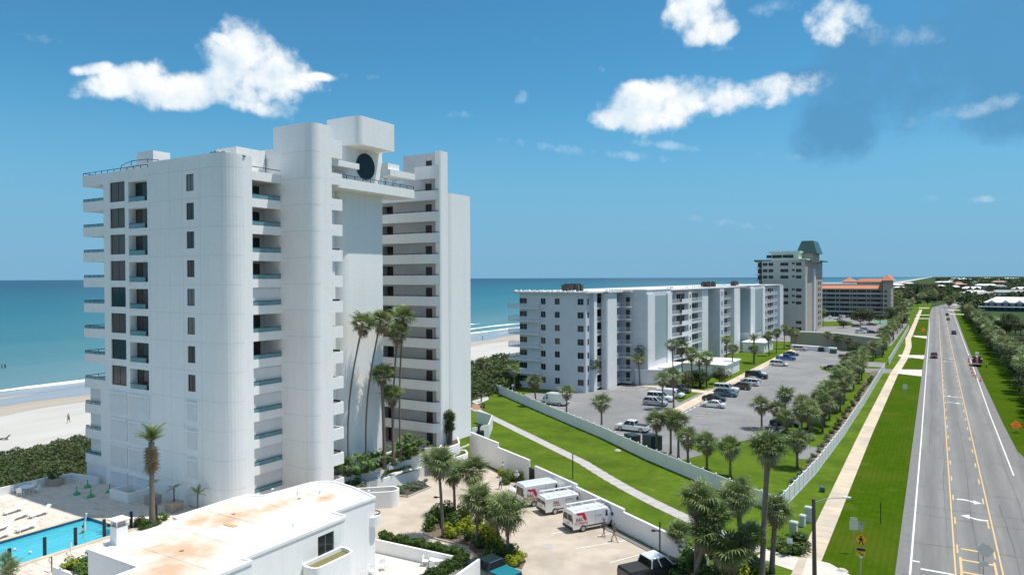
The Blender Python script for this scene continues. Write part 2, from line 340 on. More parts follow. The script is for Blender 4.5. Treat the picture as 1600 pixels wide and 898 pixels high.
M['scrub'] = mat('dune_scrub_leaf', (.075, .115, .034), (.125, .155, .065), .4, .6, c3=(.042, .07, .022), scale3=.15, spec=.3)
M['treeleaf'] = mat('tree_leaf_dark', (.035, .062, .024), (.062, .092, .034), .8, .6, rand=.3, spec=.25)
M['treeleaf2'] = mat('tree_leaf_olive', (.060, .085, .032), (.105, .12, .055), .8, .6, rand=.3, spec=.25)
M['orange'] = mat('terracotta_roof', (.50, .20, .115), (.42, .16, .09), 1, .8, stretch=(1, 1, 1))
M['tealroof'] = mat('teal_metal_roof', (.04, .095, .085), (.05, .115, .105), 1, .4, metal=.2)
M['mint'] = mat('pale_green_roof_slab', (.55, .66, .58), rough=.7)
M['fence'] = mat('white_vinyl_fence', (.80, .80, .82), (.76, .76, .78), .5, .5)
M['tyre'] = mat('tyre_rubber', (.015, .015, .015), rough=.8)
M['rim'] = mat('alloy_rim', (.45, .45, .46), rough=.3, metal=.8)
M['chrome'] = mat('chrome', (.6, .6, .6), rough=.2, metal=1)
M['lampred'] = mat('tail_light_red', (.35, .01, .01), rough=.2)
M['lampclear'] = mat('headlight_clear', (.7, .72, .75), rough=.1)
M['blackplastic'] = mat('black_plastic', (.02, .02, .02), rough=.6)
M['plate'] = mat('number_plate', (.6, .6, .6), rough=.5)
M['logored'] = mat('logo_red', (.55, .015, .03), rough=.5)
M['logomaroon'] = mat('logo_maroon', (.22, .02, .03), rough=.5)
M['greygreen'] = mat('green_cabinet_paint', (.05, .10, .085), (.06, .12, .10), 1, .5)
M['dumpster'] = mat('dark_green_dumpster', (.012, .035, .035), (.02, .045, .045), 1, .5)
M['wood'] = mat('weathered_wood_pole', (.13, .105, .08), (.09, .075, .06), 4, .9, stretch=(1, 1, .1))
M['signy'] = mat('yellow_sign_face', (.92, .48, .02), rough=.5)
M['signo'] = mat('orange_sign_face', (1, .28, .04), rough=.5)
M['signb'] = mat('sign_back_aluminium', (.74, .69, .58), rough=.7)
M['signw'] = mat('white_sign_face', (.7, .75, .8), rough=.5)
M['galv'] = mat('galvanised_steel', (.45, .47, .5), rough=.4, metal=.6)
M['black'] = mat('black_marking', (.01, .01, .01), rough=.6)
M['umbg'] = mat('green_umbrella_base', (.04, .36, .14), rough=.5)
M['potbeige'] = mat('beige_planter', (.45, .37, .29), (.38, .31, .25), 3, .9)
M['whitefurn'] = mat('white_furniture', (.78, .78, .77), rough=.5)
M['towelgrey'] = mat('grey_sling_fabric', (.30, .29, .27), rough=.9)
M['skin'] = mat('skin', (.45, .25, .17), rough=.6)
M['hair'] = mat('dark_hair', (.03, .02, .015), rough=.8)
m = M['signo']; nt = m.node_tree; tr = nt.nodes.new('ShaderNodeBsdfTranslucent'); tr.inputs[0].default_value = (1, .30, .05, 1); ms = nt.nodes.new('ShaderNodeMixShader'); ms.inputs[0].default_value = .6
nt.links.new(nt.nodes['Principled BSDF'].outputs[0], ms.inputs[1]); nt.links.new(tr.outputs[0], ms.inputs[2]); nt.links.new(ms.outputs[0], nt.nodes['Material Output'].inputs[0])
for k_ in ('leaf', 'leaf2', 'leafdry', 'bush', 'bushy', 'treeleaf', 'treeleaf2', 'scrub'):     # thin leaves let some light through
    nt = M[k_].node_tree; p_ = nt.nodes['Principled BSDF']; tr = nt.nodes.new('ShaderNodeBsdfTranslucent'); ms = nt.nodes.new('ShaderNodeMixShader'); ms.inputs[0].default_value = .30
    nt.links.new(p_.inputs['Base Color'].links[0].from_socket, tr.inputs[0]); nt.links.new(p_.outputs[0], ms.inputs[1]); nt.links.new(tr.outputs[0], ms.inputs[2]); nt.links.new(ms.outputs[0], nt.nodes['Material Output'].inputs[0])
def patchy(m, col, scale, lo, hi, amt, stretch=(1, 1, 1), detail=6, bands=None):
    nt = m.node_tree; ln = nt.links; p = nt.nodes['Principled BSDF']; src = p.inputs['Base Color'].links[0].from_socket; g = nt.nodes.new('ShaderNodeNewGeometry')
    mp = nt.nodes.new('ShaderNodeMapping'); mp.inputs['Scale'].default_value = stretch; ln.new(g.outputs['Position'], mp.inputs[0])
    if bands:
        n = nt.nodes.new('ShaderNodeTexWave'); n.inputs['Scale'].default_value = scale; n.inputs['Distortion'].default_value = 1.5; n.inputs['Detail'].default_value = 3; n.inputs['Detail Scale'].default_value = .6
        mp.inputs['Rotation'].default_value = (0, 0, bands)
    else: n = nt.nodes.new('ShaderNodeTexNoise'); n.inputs['Scale'].default_value = scale; n.inputs['Detail'].default_value = detail; n.inputs['Roughness'].default_value = .68
    ln.new(mp.outputs[0], n.inputs['Vector']); r = nt.nodes.new('ShaderNodeMapRange'); ln.new(n.outputs['Fac'], r.inputs[0]); r.inputs[1].default_value = lo; r.inputs[2].default_value = hi; r.inputs[4].default_value = amt
    mx = nt.nodes.new('ShaderNodeMix'); mx.data_type = 'RGBA'; ln.new(r.outputs[0], mx.inputs[0]); ln.new(src, mx.inputs[6]); mx.inputs[7].default_value = L(col); ln.new(mx.outputs[2], p.inputs['Base Color'])
patchy(M['grass'], (.20, .20, .055), .35, .56, .78, .75); patchy(M['grass'], (.055, .10, .010), .5, .35, .95, .45, bands=.95); patchy(M['grass'], (.045, .085, .010), 3.5, .5, .7, .5)
patchy(M['grass2'], (.13, .145, .03), .28, .58, .80, .8); patchy(M['grass2'], (.030, .068, .002), .55, .35, .95, .25, bands=.001); patchy(M['grass2'], (.028, .06, .002), 3.5, .5, .7, .5)
patchy(M['asphalt2'], (.11, .11, .112), .22, .54, .72, .6); patchy(M['asphalt'], (.12, .12, .118), .5, .58, .75, .45, (1, .3, 1)); patchy(M['drive'], (.30, .26, .215), .7, .55, .75, .6)
patchy(M['walk'], (.33, .29, .24), .6, .56, .74, .6); patchy(M['walkgrey'], (.25, .24, .22), .7, .55, .72, .6); patchy(M['roofwhite'], (.62, .61, .58), .8, .55, .75, .5)
# ---------------------------------------------------------------- ground, sea, roads
def sheet(name, pts, z, m, kind='structure', sub=None):
    mb = MB(); mb.face([(p[0], p[1], z) for p in pts]); 
    return tag(obj(name, mb, m, recalc=False), kind=kind)
def strip_pts(xs_l, xs_r): return xs_l + xs_r[::-1]
FAR = 60000
sheet('ground', [(-118, -3000), (FAR, -3000), (FAR, FAR), (-118, FAR)], 0, M['land'])
def beach_band(name, x0, x1, z0, z1, m, wob=0, y0=-800, y1=9000, seed=1):
    rg = random.Random(seed); mb = MB(); ys = []; y = y0
    while y < y1: ys.append(y); y += 6 if y < 400 else (25 if y < 1500 else 200)
    ph = rg.random()*6
    f = lambda y: wob*(math.sin(y*.031+ph)+.6*math.sin(y*.083+ph*2)+.35*math.sin(y*.21+ph*3))
    prev = None
    for y in ys:
        cur = ((x0+f(y), y, z0), (x1+f(y*1.1+9), y, z1))
        if prev: mb.face([prev[0], prev[1], cur[1], cur[0]][::-1])
        prev = cur
    return mb
sheet('beach', [(-240, -3000), (-117.9, -3000), (-117.9, FAR), (-240, FAR)], -.30, M['sand'])
struct('damp_sand', beach_band('d', -205, -153, -.27, -.27, M['sandwet'], 2.5, seed=3), M['sandwet'], recalc=False)
struct('wet_sand', beach_band('d', -176.5, -163, -.25, -.25, M['sandwet2'], 2.5, seed=4), M['sandwet2'], recalc=False)
struct('wet_swash_sand', beach_band('d', -205, -180, -.235, -.235, M['sandwet2'], 1.5, seed=5), M['sandwet2'], recalc=False)
# ocean: one sheet whose water colour goes from sandy shallow to deep
m, nt, p = newmat('ocean_water'); ln = nt.links; M['ocean'] = m
g = nt.nodes.new('ShaderNodeNewGeometry'); s = nt.nodes.new('ShaderNodeSeparateXYZ'); ln.new(g.outputs['Position'], s.inputs[0])
nz = nt.nodes.new('ShaderNodeTexNoise'); nz.inputs['Scale'].default_value = .02; nz.inputs['Detail'].default_value = 6
mp = nt.nodes.new('ShaderNodeMapping'); mp.inputs['Scale'].default_value = (1, .22, 1); ln.new(g.outputs['Position'], mp.inputs[0]); ln.new(mp.outputs[0], nz.inputs[0])
mu = nt.nodes.new('ShaderNodeMath'); mu.operation = 'MULTIPLY_ADD'; ln.new(nz.outputs[0], mu.inputs[0]); mu.inputs[1].default_value = 140; ln.new(s.outputs[0], mu.inputs[2])
mr = nt.nodes.new('ShaderNodeMapRange'); ln.new(mu.outputs[0], mr.inputs[0]); mr.inputs[1].default_value = -2600; mr.inputs[2].default_value = -110
cr = nt.nodes.new('ShaderNodeValToRGB'); ln.new(mr.outputs[0], cr.inputs[0])
e = cr.color_ramp.elements; e[0].position = 0; e[0].color = (.002, .040, .078, 1); e[1].position = 1; e[1].color = (.13, .22, .235, 1)
for ps, c in ((.55, (.003, .072, .112)), (.82, (.007, .105, .140)), (.93, (.028, .138, .165)), (.972, (.06, .168, .195))):
    q = e.new(ps); q.color = L(c)
ln.new(cr.outputs[0], p.inputs['Base Color']); p.inputs['Roughness'].default_value = .35; p.inputs['Specular IOR Level'].default_value = .35
b1 = nt.nodes.new('ShaderNodeTexNoise'); b1.inputs['Scale'].default_value = .35; b1.inputs['Detail'].default_value = 8
mp2 = nt.nodes.new('ShaderNodeMapping'); mp2.inputs['Scale'].default_value = (1, .35, 1); ln.new(g.outputs['Position'], mp2.inputs[0]); ln.new(mp2.outputs[0], b1.inputs[0])
bp = nt.nodes.new('ShaderNodeBump'); bp.inputs['Strength'].default_value = .9; bp.inputs['Distance'].default_value = .5; ln.new(b1.outputs[0], bp.inputs['Height']); ln.new(bp.outputs[0], p.inputs['Normal'])
mbo = beach_band('o', -FAR, -187.5, -.22, -.22, None, .9, y0=-800, y1=9000, seed=5)
for q in mbo.v: pass
mbo.v = [(x if x > -5000 else -FAR, y, z) for x, y, z in mbo.v]
mbo.face([(-FAR, 8999.5, -.222), (-187.5, 8999.5, -.222), (-187.5, FAR, -.222), (-FAR, FAR, -.222)])
struct('ocean', mbo, M['ocean'], recalc=False)
def foam(x, w, y0, y1, seed, amp=.8, gaps=0):
    rg = random.Random(seed); mb = MB(); y = y0; prev = None; ph = rg.random()*9
    while y < y1:
        ww = w*(.6+.5*math.sin(y*.06+ph)+.35*math.sin(y*.17+ph*2)+rg.uniform(-.15, .15))
        if gaps and math.sin(y*.021+ph)+.6*math.sin(y*.067+ph*3) < gaps-1: ww = 0
        xc = x+amp*math.sin(y*.031+ph)+.4*amp*math.sin(y*.09+ph)
        cur = ((xc-max(ww, 0)/2, y, -.20), (xc, y, -.20+min(.35, .12*max(ww, 0))), (xc+max(ww, 0)/2, y, -.20))
        if prev and (ww > .05): mb.face([prev[0], prev[1], cur[1], cur[0]]); mb.face([prev[1], prev[2], cur[2], cur[1]])
        prev = cur; y += 3 if y < 500 else 12
    return mb
tag(obj('surf_foam', foam(-188.2, 2.6, -100, 1600, 2, .9), M['foam']), kind='stuff', label=None)
tag(obj('breaking_wave', foam(-204, 3.0, 175, 2000, 6, 2, .75), M['foam']), kind='stuff')
tag(obj('breaking_wave', foam(-226, 5.0, 200, 2500, 8, 3, .9), M['foam']), kind='stuff')
tag(obj('breaking_wave', foam(-262, 4.0, 500, 3500, 9, 4, .7), M['foam']), kind='stuff')

# lawns
sheet('lawn', [(-112, 75), (-60, 75), (-25, 55), (-16, 40), (-16, 20), (-2.9, 20), (-2.9, 800), (-13, 800), (-60, 420), (-112, 420)], .02, M['grass'])
sheet('verge', [(10.3, 40), (17.5, 110), (17.5, 800), (11, 800)], .02, M['grass2'])

# road
rd = [(-2.9, -60), (16.5, -60), (14.6, 60), (13.2, 105), (10.6, 128), (10.3, 160), (10.4, 300), (12.5, 640), (22, 760), (40, 860), (30, 868), (10, 790), (-2.0, 690), (-3.1, 560), (-2.9, 300)]
sheet('road', rd, .035, M['asphalt'])
sheet('side_road', [(14.5, 40), (90, 30), (90, 62), (40, 66), (22, 78), (16, 96), (12.8, 110)], .030, M['shoulder'])
sheet('shoulder', [(-2.9, -60), (-1.95, -60), (-1.95, 560), (-2.9, 560)], .039, M['shoulder'])
sheet('shoulder', [(9.15, 118), (10.4, 122), (10.3, 300), (11.8, 560), (10.8, 560), (9.15, 300)], .039, M['shoulder'])
def line(name, x0, x1, y0, y1, m, z=.045): return sheet(name, [(x0, y0), (x1, y0), (x1+0, y1), (x0, y1)], z, m)
def curve_strip(name, pts, w, m, z):
    mb = MB()
    for a, b in zip(pts[:-1], pts[1:]):
        mb.face([(a[0]-w/2, a[1], z), (a[0]+w/2, a[1], z), (b[0]+w/2, b[1], z), (b[0]-w/2, b[1], z)])
    return struct(name, mb, m, recalc=False)
curve_strip('edge_line', [(-1.75, -60), (-1.78, 130), (-1.95, 220), (-2.3, 400), (-3, 500)], .16, M['paintw'], .046)
curve_strip('edge_line', [(8.9, 112), (8.95, 160), (9.4, 230), (10.2, 400), (10.9, 560)], .16, M['paintw'], .046)
for x in (1.62, 5.16):
    curve_strip('centre_line', [(x, -60), (x+.05, 200), (x+.3, 400), (x+.8, 560)], .13, M['painty'], .046)
mb = MB()
for x, sx in ((1.92, 1), (4.86, -1)):
    y = 78
    while y < 420: mb.face([(x-.07, y, .046), (x+.07, y, .046), (x+.07, y+2.4, .046), (x-.07, y+2.4, .046)]); y += 9.1
struct('dashed_centre_line', mb, M['painty'], recalc=False)
for x0, x1 in ((2.0, 2.2), (4.62, 4.8)):
    line('median_line', x0, x1, 20, 77, M['painty'], .046)
for q in ((1500, 857, 1555, 853), (1500, 874, 1557, 868), (1500, 893, 1562, 886)):
    a, b = G(q[0], q[1]), G(q[2], q[3]); line('median_bar', 2.2, 4.62, a[1]-.18, a[1]+.18, M['painty'], .050)
for y in (52, 58, 64): line('median_bar', 2.2, 4.62, y-.18, y+.18, M['painty'], .050)
line('stop_line', -1.0, 1.5, 71.9, 72.25, M['paintw'], .050)
line('stop_line', -1.66, -1.1, 73.6, 73.9, M['paintw'], .050)
mb = MB(); rg = random.Random(21)
for i, yy in enumerate((70.5, 79, 88.5, 92, 101, 118, 137, 149, 171, 196, 220, 262)):
    x = -2.4; y = yy+rg.uniform(-.5, .5)
    while x < 10.2:
        x2 = x+rg.uniform(.3, .9); y2 = y+rg.uniform(-.14, .14); w = rg.uniform(.012, .03); mb.face([(x, y-w, .049), (x2, y2-w, .049), (x2, y2+w, .049), (x, y+w, .049)]); x, y = x2, y2
for x0, y0, y1 in ((3.4, 60, 150), (1.1, 84, 128), (8.2, 90, 170), (-.6, 120, 240), (6.4, 66, 96)):
    x, y = x0, y0
    while y < y1:
        y2 = y+rg.uniform(.6, 1.6); x2 = x+rg.uniform(-.06, .06); w = rg.uniform(.01, .025); mb.face([(x-w, y, .0495), (x+w, y, .0495), (x2+w, y2, .0495), (x2-w, y2, .0495)]); x, y = x2, y2
tag(obj('road_crack', mb, mat('crack_sealant', (.06, .06, .06)), recalc=False), kind='stuff')
def turn_arrow(x, y, sx, sy=1):
    mb = MB(); P = []
    n = 8
    for i in range(n+1):
        t = i/n; P.append((sx*(-1.15+1.7*t), sy*(.1+1.3*t**2.2-.9*t)))
    for a, b in zip(P[:-1], P[1:]):
        mb.face([(x+a[0], y+a[1]-.22, .048), (x+b[0], y+b[1]-.22, .048), (x+b[0], y+b[1]+.22, .048), (x+a[0], y+a[1]+.22, .048)])
    e = P[-1]; mb.face([(x+e[0]-sx*.05, y+e[1]-.75, .049), (x+e[0]+sx*.75, y+e[1]+.1*sy, .049), (x+e[0]-sx*.05, y+e[1]+.85, .049)])
    return struct('turn_arrow', mb, M['paintw'], recalc=False)
for (pxx, pyy, s_, t_) in ((1513, 782, 1, -1), (1524, 811, -1, 1), (1489, 620, -1, 1), (1490, 629, 1, -1), (1482, 560, 1, -1), (1481, 565, -1, 1)):
    q = G(pxx, pyy); turn_arrow(q[0], q[1], s_, t_)
# pavement along the road, drawn in slabs
slab = MB(); slab.box(-.94, 0, 0, .94, 1.76, .03); slab_me = mesh_of('slab', slab, M['walk'])
swo = thing('pavement', None, None, (-9.8, 20, .02)); swo['kind'] = 'structure'
def sw_x(y):
    if y < 215: return -9.75+.5*max(0, y-130)/85
    if y < 255: return -9.2+.9*(y-215)/40
    if y < 350: return -8.3-1.6*max(0, (y-300))/50
    return -9.4
vy_ = [20, 60, 100, 130, 160, 190, 215, 225, 235, 245, 255, 300, 325, 350, 640]
sheet('verge', [(sw_x(q)+.85, q) for q in vy_]+[(-2.9, q) for q in vy_[::-1]], .024, M['grass2'])
y = 22.0
cnt = 0
while y < 215:
    if not 79.0 < y < 0: put('slab', slab_me, swo, (sw_x(y)+9.8, y-20, random.uniform(0, .006)), rotz=0); cnt += 1
    y += 1.8
mb = MB(); pr = None
y = 215
while y < 640:
    c = (sw_x(y), y)
    if pr: mb.face([(pr[0]-1, pr[1], .047), (pr[0]+1, pr[1], .047), (c[0]+1, c[1], .047), (c[0]-1, c[1], .047)])
    pr = c; y += 9
struct('pavement_far', mb, M['walk'], recalc=False).name = 'pavement'
# driveway and aprons
def gpoly(name, pix, z, m, zz=0): return sheet(name, [G(a, b, zz) for a, b in pix][::-1], z, m)
gpoly('driveway', [(1340, 575), (1405, 577), (1403, 584), (1340, 581)], .043, M['asphalt2'])
gpoly('apron', [(1403, 577), (1441, 577.5), (1440, 588), (1402, 583.5)], .053, M['apron'])
gpoly('apron', [(1404, 554), (1445, 555), (1443, 561), (1404, 556.5)], .053, M['apron'])
gpoly('apron', [(1427, 524), (1448, 525), (1448, 529), (1428, 526)], .053, M['apron'])
for yy in (497.5, 492, 481): gpoly('apron', [(1428+ (500-yy)*.4, yy-.5), (1452, yy-.3), (1452, yy+.6), (1428+(500-yy)*.4, yy+.5)], .053, M['apron'])
for yy in (490.5, 484, 475.5, 470): gpoly('apron', [(1483-(490-yy)*.35, yy-.5), (1506-(490-yy)*.6, yy+.3), (1506-(490-yy)*.6, yy+1.2), (1484-(490-yy)*.35, yy+.5)], .053, M['apron'])
# grey concrete path across the lawn, slabs
pa, pb = Vector((-79.5, 116.6)), Vector((-13.5, 69.0)); d = (pb-pa).normalized(); Lp = (pb-pa).length
pmb = MB(); pmb.box(0, -.85, 0, 1.76, .85, .03); path_me = mesh_of('path_slab', pmb, M['walkgrey'])
po = thing('lawn_path', None, None, (pa.x, pa.y, .02), math.atan2(d.y, d.x)); po['kind'] = 'structure'
for i in range(int(Lp/1.8)):
    bow = -1.2*math.sin(math.pi*min(1, max(0, (i*1.8-Lp*.55)/(Lp*.45))))
    put('path_slab', path_me, po, (i*1.8, bow, random.uniform(0, .006)))
gpoly('path_end', [(1195, 858), (1262, 874), (1245, 893), (1180, 872)], .046, M['apron'])
gpoly('crossing_apron', [(1262, 872), (1296, 880), (1340, 905), (1250, 905)], .060, M['apron'])
# parking lots
park = [(-66.5, 150), (-79, 137), (-76, 131), (-50, 110), (-46.5, 108.5), (-31, 97.5), (-29, 103), (-33.5, 106.5), (-24.5, 116), (-22.2, 122), (-21.6, 137), (-21.6, 226), (-17, 228), (-13, 228), (-13, 240), (-21, 243), (-24, 292), (-41.5, 300), (-44, 165), (-66.5, 166)]
sheet('parking_lot', park, .033, M['asphalt2'])
gpoly('parking_lot', [(1255, 697), (1296, 700), (1276, 719), (1244, 716)], .036, M['asphalt2'])
sheet('parking_walk', [(-44.2, 128), (-41.6, 128), (-41.8, 300), (-44.3, 300)], .10, M['walk'])
sheet('parking_walk', [(-60, 160), (-44.2, 157), (-44.2, 160.5), (-60, 164)], .09, M['walk'])
gpoly('lawn_island', [(1048, 618), (1088, 603), (1108, 606), (1062, 629)], .085, M['grass'])
gpoly('lawn_island', [(1262, 680), (1310, 640), (1310, 615), (1300, 615), (1252, 672)], .075, M['grass'])
gpoly('lawn_island', [(1280, 572), (1340, 577), (1300, 583), (1283, 577)], .075, M['grass'])
gpoly('lawn_island', [(1200, 690), (1244, 700), (1244, 712), (1200, 706)], .04, M['grass'])
gpoly('mulch_strip', [(1236, 775), (1300, 695), (1372, 580), (1362, 580), (1282, 700), (1222, 775)], .060, M['mulch'])
gpoly('kerb', [(1243, 690), (1318, 590), (1320, 592), (1246, 694)], .075, M['apron'])
mb = MB()
def stall(a, b, w=.1, z=.055):
    a = Vector(a); b = Vector(b); n = Vector((-(b-a).y, (b-a).x)).normalized()*w/2
    mb.face([(*(a-n), z), (*(b-n), z), (*(b+n), z), (*(a+n), z)])
y = 129
while y < 290: stall((-41.4, y), (-36.3, y)); y += 2.75
y = 139
while y < 222: stall((-26.9, y), (-22.2, y)); y += 2.75
y = 140
while y < 156: stall((-44.4, y), (-49.4, y)); y += 2.75
for k in range(6): stall((-64.5+k*.0, 151+k*1.3), (-58, 154+k*1.3), .14)
stall((-64.5, 151), (-64.5, 158.5), .14); stall((-58, 154), (-58, 160.5), .14)
for k in range(5): a = Vector((-48.3, 109.8))+Vector((.81, -.58))*2.9*k; stall(a, a+Vector((.58, .81))*4.6)
struct('stall_markings', mb, M['paintw'], recalc=False)
ws = MB(); ws.box(-.9, -.09, 0, .9, .09, .13); ws_me = mesh_of('wheel_stop', ws, M['paintw'])
k = 0
y = 130.4
while y < 285:
    k += 1
    o = bpy.data.objects.new('wheel_stop', ws_me); COL.objects.link(o); o.location = (-41.0, y, .035); o.rotation_euler.z = R(90)
    tag(o, nth(k)+' white concrete wheel stop from the near end beside the parking lot walkway', 'wheel stop', 'wheel stops along the parking lot walkway'); y += 2.75
k = 0; y = 140.4
while y < 222:
    k += 1
    o = bpy.data.objects.new('wheel_stop', ws_me); COL.objects.link(o); o.location = (-22.6, y, .035); o.rotation_euler.z = R(90)
    tag(o, nth(k)+' white wheel stop from the near end of the bays beside the roadside palms', 'wheel stop', 'wheel stops below the roadside palm row'); y += 2.75
# drive of the tower
sheet('tower_drive', [(-75, 20), (-30, 20), (-14, 45), (-14, 58.3), (-19.9, 62.6), (-38.4, 73.2), (-57.2, 83.3), (-70, 90), (-75, 80)], .040, M['drive'])
mb = MB()
for a, b in (((900, 857), (992, 842)), ((953, 879), (1028, 859)), ((862, 834), (930, 822)), ((930, 838), (962, 832))): stall(G(*a), G(*b), .12, .050)
struct('drive_bay_lines', mb, M['paintw'], recalc=False)
gpoly('drive_patch', [(848, 849), (864, 851), (863, 858), (849, 856)], .052, M['walkgrey'])
for k, (a, b, w) in enumerate((((971, 829), (990, 839), 'under the standing people'), ((999, 843), (1019, 854), 'between two painted bay lines'), ((1033, 860), (1056, 874), 'beside the thin black lamp post'))):
    A, B = Vector(G(*a)), Vector(G(*b)); c = (A+B)/2; o = bpy.data.objects.new('wheel_stop', ws_me); COL.objects.link(o); o.location = (c.x, c.y, .045)
    o.rotation_euler.z = math.atan2((B-A).y, (B-A).x); o.scale = ((B-A).length/1.8, 1.4, 1.2)
    tag(o, 'white wheel stop on the sandy drive '+w, 'wheel stop')
# ---------------------------------------------------------------- building helpers
def arc(cx, cy, r, a0, a1, n=8):
    return [(cx+r*math.cos(R(a0+(a1-a0)*i/n)), cy+r*math.sin(R(a0+(a1-a0)*i/n))) for i in range(n+1)]
def facade(mb, o, d, Ln, z0, z1, ops, depth=.25, back=True, m=0, mback=0):
    """a wall of length Ln from o along unit d (outside on the right of d) with real recessed openings (u0,u1,z0,z1)"""
    n = (d[1], -d[0])
    us = sorted({0, Ln, *[q[0] for q in ops], *[q[1] for q in ops]}); zs = sorted({z0, z1, *[q[2] for q in ops], *[q[3] for q in ops]})
    P = lambda u, z, w=0: (o[0]+d[0]*u-n[0]*w, o[1]+d[1]*u-n[1]*w, z)
    for a, b in zip(us[:-1], us[1:]):
        run = None
        for c, e in zip(zs[:-1], zs[1:]):
            um, zm = (a+b)/2, (c+e)/2
            solid = not any(q[0] < um < q[1] and q[2] < zm < q[3] for q in ops)
            if solid: run = (run[0], e) if run else (c, e)
            if (not solid or e == zs[-1]) and run:
                mb.face([P(a, run[0]), P(b, run[0]), P(b, run[1]), P(a, run[1])], m); run = None
    for q in ops:
        a, b, c, e = q[:4]; w = q[4] if len(q) > 4 else depth
        mb.face([P(a, c), P(a, c, w), P(a, e, w), P(a, e)], m); mb.face([P(b, c), P(b, e), P(b, e, w), P(b, c, w)], m)
        mb.face([P(a, c), P(b, c), P(b, c, w), P(a, c, w)], m); mb.face([P(a, e), P(a, e, w), P(b, e, w), P(b, e)], m)
        if back: mb.face([P(a, c, w), P(b, c, w), P(b, e, w), P(a, e, w)], mback)
WME = {}
def win_meshes(w, h, mull, fm):
    k = (round(w, 2), round(h, 2), mull, fm)
    if k not in WME:
        t = .06; f = MB()
        f.box(-w/2, -.06, 0, w/2, 0, t); f.box(-w/2, -.06, h-t, w/2, 0, h); f.box(-w/2, -.06, t, -w/2+t, 0, h-t); f.box(w/2-t, -.06, t, w/2, 0, h-t)
        for i in range(1, mull+1):
            x = -w/2+w*i/(mull+1); f.box(x-.03, -.05, t, x+.03, 0, h-t)
        WME[k] = mesh_of('window_frame', f, M[fm]), {}
    return WME[k]
def window(parent, base, ang, w, h, mull=1, frame='frame', glass='glass', name='window'):
    """window part with a pane sub-part; base = middle of its foot, on the recessed plane"""
    fr, pn = win_meshes(w, h, mull, frame)
    if glass not in pn:
        g = MB(); g.box(-w/2+.05, -.03, .05, w/2-.05, -.015, h-.05); pn[glass] = mesh_of('pane', g, M[glass])
    L0 = wloc(parent).inverted() @ Matrix.Translation(base) @ Matrix.Rotation(ang, 4, 'Z')
    o = bpy.data.objects.new(name, fr); COL.objects.link(o); o.parent = parent; o.matrix_basis = L0
    put('pane', pn[glass], o, (0, 0, 0)); return o
RX = R(90)     # facing +X: facade direction (0,1)

# ---------------------------------------------------------------- the white condominium tower
T = thing('condo_tower', 'tall white stuccoed condominium tower with rounded corners beside the pool deck', 'building', (-62, 60, 0))
BASE, FH = 2.63, 2.85
FL = lambda k: BASE+FH*k
# seaward wing, wall facing the pool
X0, XC, Y0 = -78.9, -60.2, 43.6
ops, wins = [], []
for k in range(4, 12):
    zA = FL(k)+.55; ops.append((-77.65-X0, -74.80-X0, zA-.10, zA+2.05, .18)); wins.append((-76.22, zA-.10, 2.85, 2.15, 1, k))
    ops.append((-74.12-X0, -70.71-X0, FL(k)+.05, FL(k)+2.42, .85))
    ops.append((-64.12-X0, -62.9-X0, FL(k)+.78, FL(k)+2.46, .15)); wins.append((-63.51, FL(k)+.78, 1.22, 1.68, 1, k))
mb = MB(); facade(mb, (X0, Y0), (1, 0), XC-X0, 0, 37.7, ops)
facade(mb, (-70.5, Y0), (1, 0), XC+70.5, 37.7, 38.2, [])
rr = 2.1
corner = arc(XC, Y0+rr, rr, -90, 0, 10)
for a, b in zip(corner[:-1], corner[1:]): mb.face([(a[0], a[1], 0), (b[0], b[1], 0), (b[0], b[1], 38.2), (a[0], a[1], 38.2)])
mb.face([(XC+rr, Y0+rr, 0), (XC+rr, 46.7, 0), (XC+rr, 46.7, 38.2), (XC+rr, Y0+rr, 38.2)])
mb.face([(XC+rr, 46.7, 0), (-64.5, 46.7, 0), (-64.5, 46.7, 38.2), (XC+rr, 46.7, 38.2)])
mb.face([(X0, Y0, 0), (X0, Y0, 37.7), (X0, 50, 37.7), (X0, 50, 0)])
mb.face([(-70.5, Y0, 37.7), (-70.5, Y0, 38.2), (-70.5, 50, 38.2), (-70.5, 50, 37.7)])
w1 = obj('wall', mb, M['stucco'], T, recalc=False)
mb = MB(); mb.face([(X0, Y0+.0, 37.0), (-70.5, Y0, 37.0), (-70.5, 52, 37.0), (X0, 52, 37.0)]); mb.face([(-70.5, Y0+.25, 37.4), (XC+rr-.25, Y0+rr, 37.4), (XC+rr-.25, 46.4, 37.4), (-70.5, 52, 37.4)])
mb.box(-70.2, Y0+.02, 37.4, XC, Y0+.25, 38.19); obj('roof', mb, M['roofwhite'], T, recalc=False)
for x, z, w, h, mu, k in wins:
    window(T, (x, Y0+(.17 if w > 2 else .14), z), 0, w, h, mu, 'frame', random.choice(['glass', 'glasscur', 'glassbrown', 'glass', 'glassbrown', 'glasspale'] if w < 2 else ['glass', 'glasscur', 'glassbrown', 'glass']))
for k in range(4, 12):      # recessed balconies with a sliding door and glass rail
    window(T, (-73.05, Y0+.83, FL(k)+.06), 0, 2.0, 2.3, 1, 'frame', random.choice(['glass', 'glasscur', 'glass', 'glassbrown']), 'balcony_door')
    b = MB(); b.box(-74.10, Y0+.02, FL(k)+.05, -70.73, Y0+.14, FL(k)+.30); o = obj('balcony', b, M['stucco'], T)
    b = MB(); b.box(-74.0, Y0+.05, FL(k)+.34, -71.2, Y0+.075, FL(k)+.80); obj('rail_glass', b, M['tealglass'], o)
    b = MB(); b.box(-74.09, Y0+.03, FL(k)+.80, -70.75, Y0+.1, FL(k)+.86); b.box(-71.2, Y0+.03, FL(k)+.30, -71.15, Y0+.1, FL(k)+.80); obj('top_rail', b, M['rail'], o)
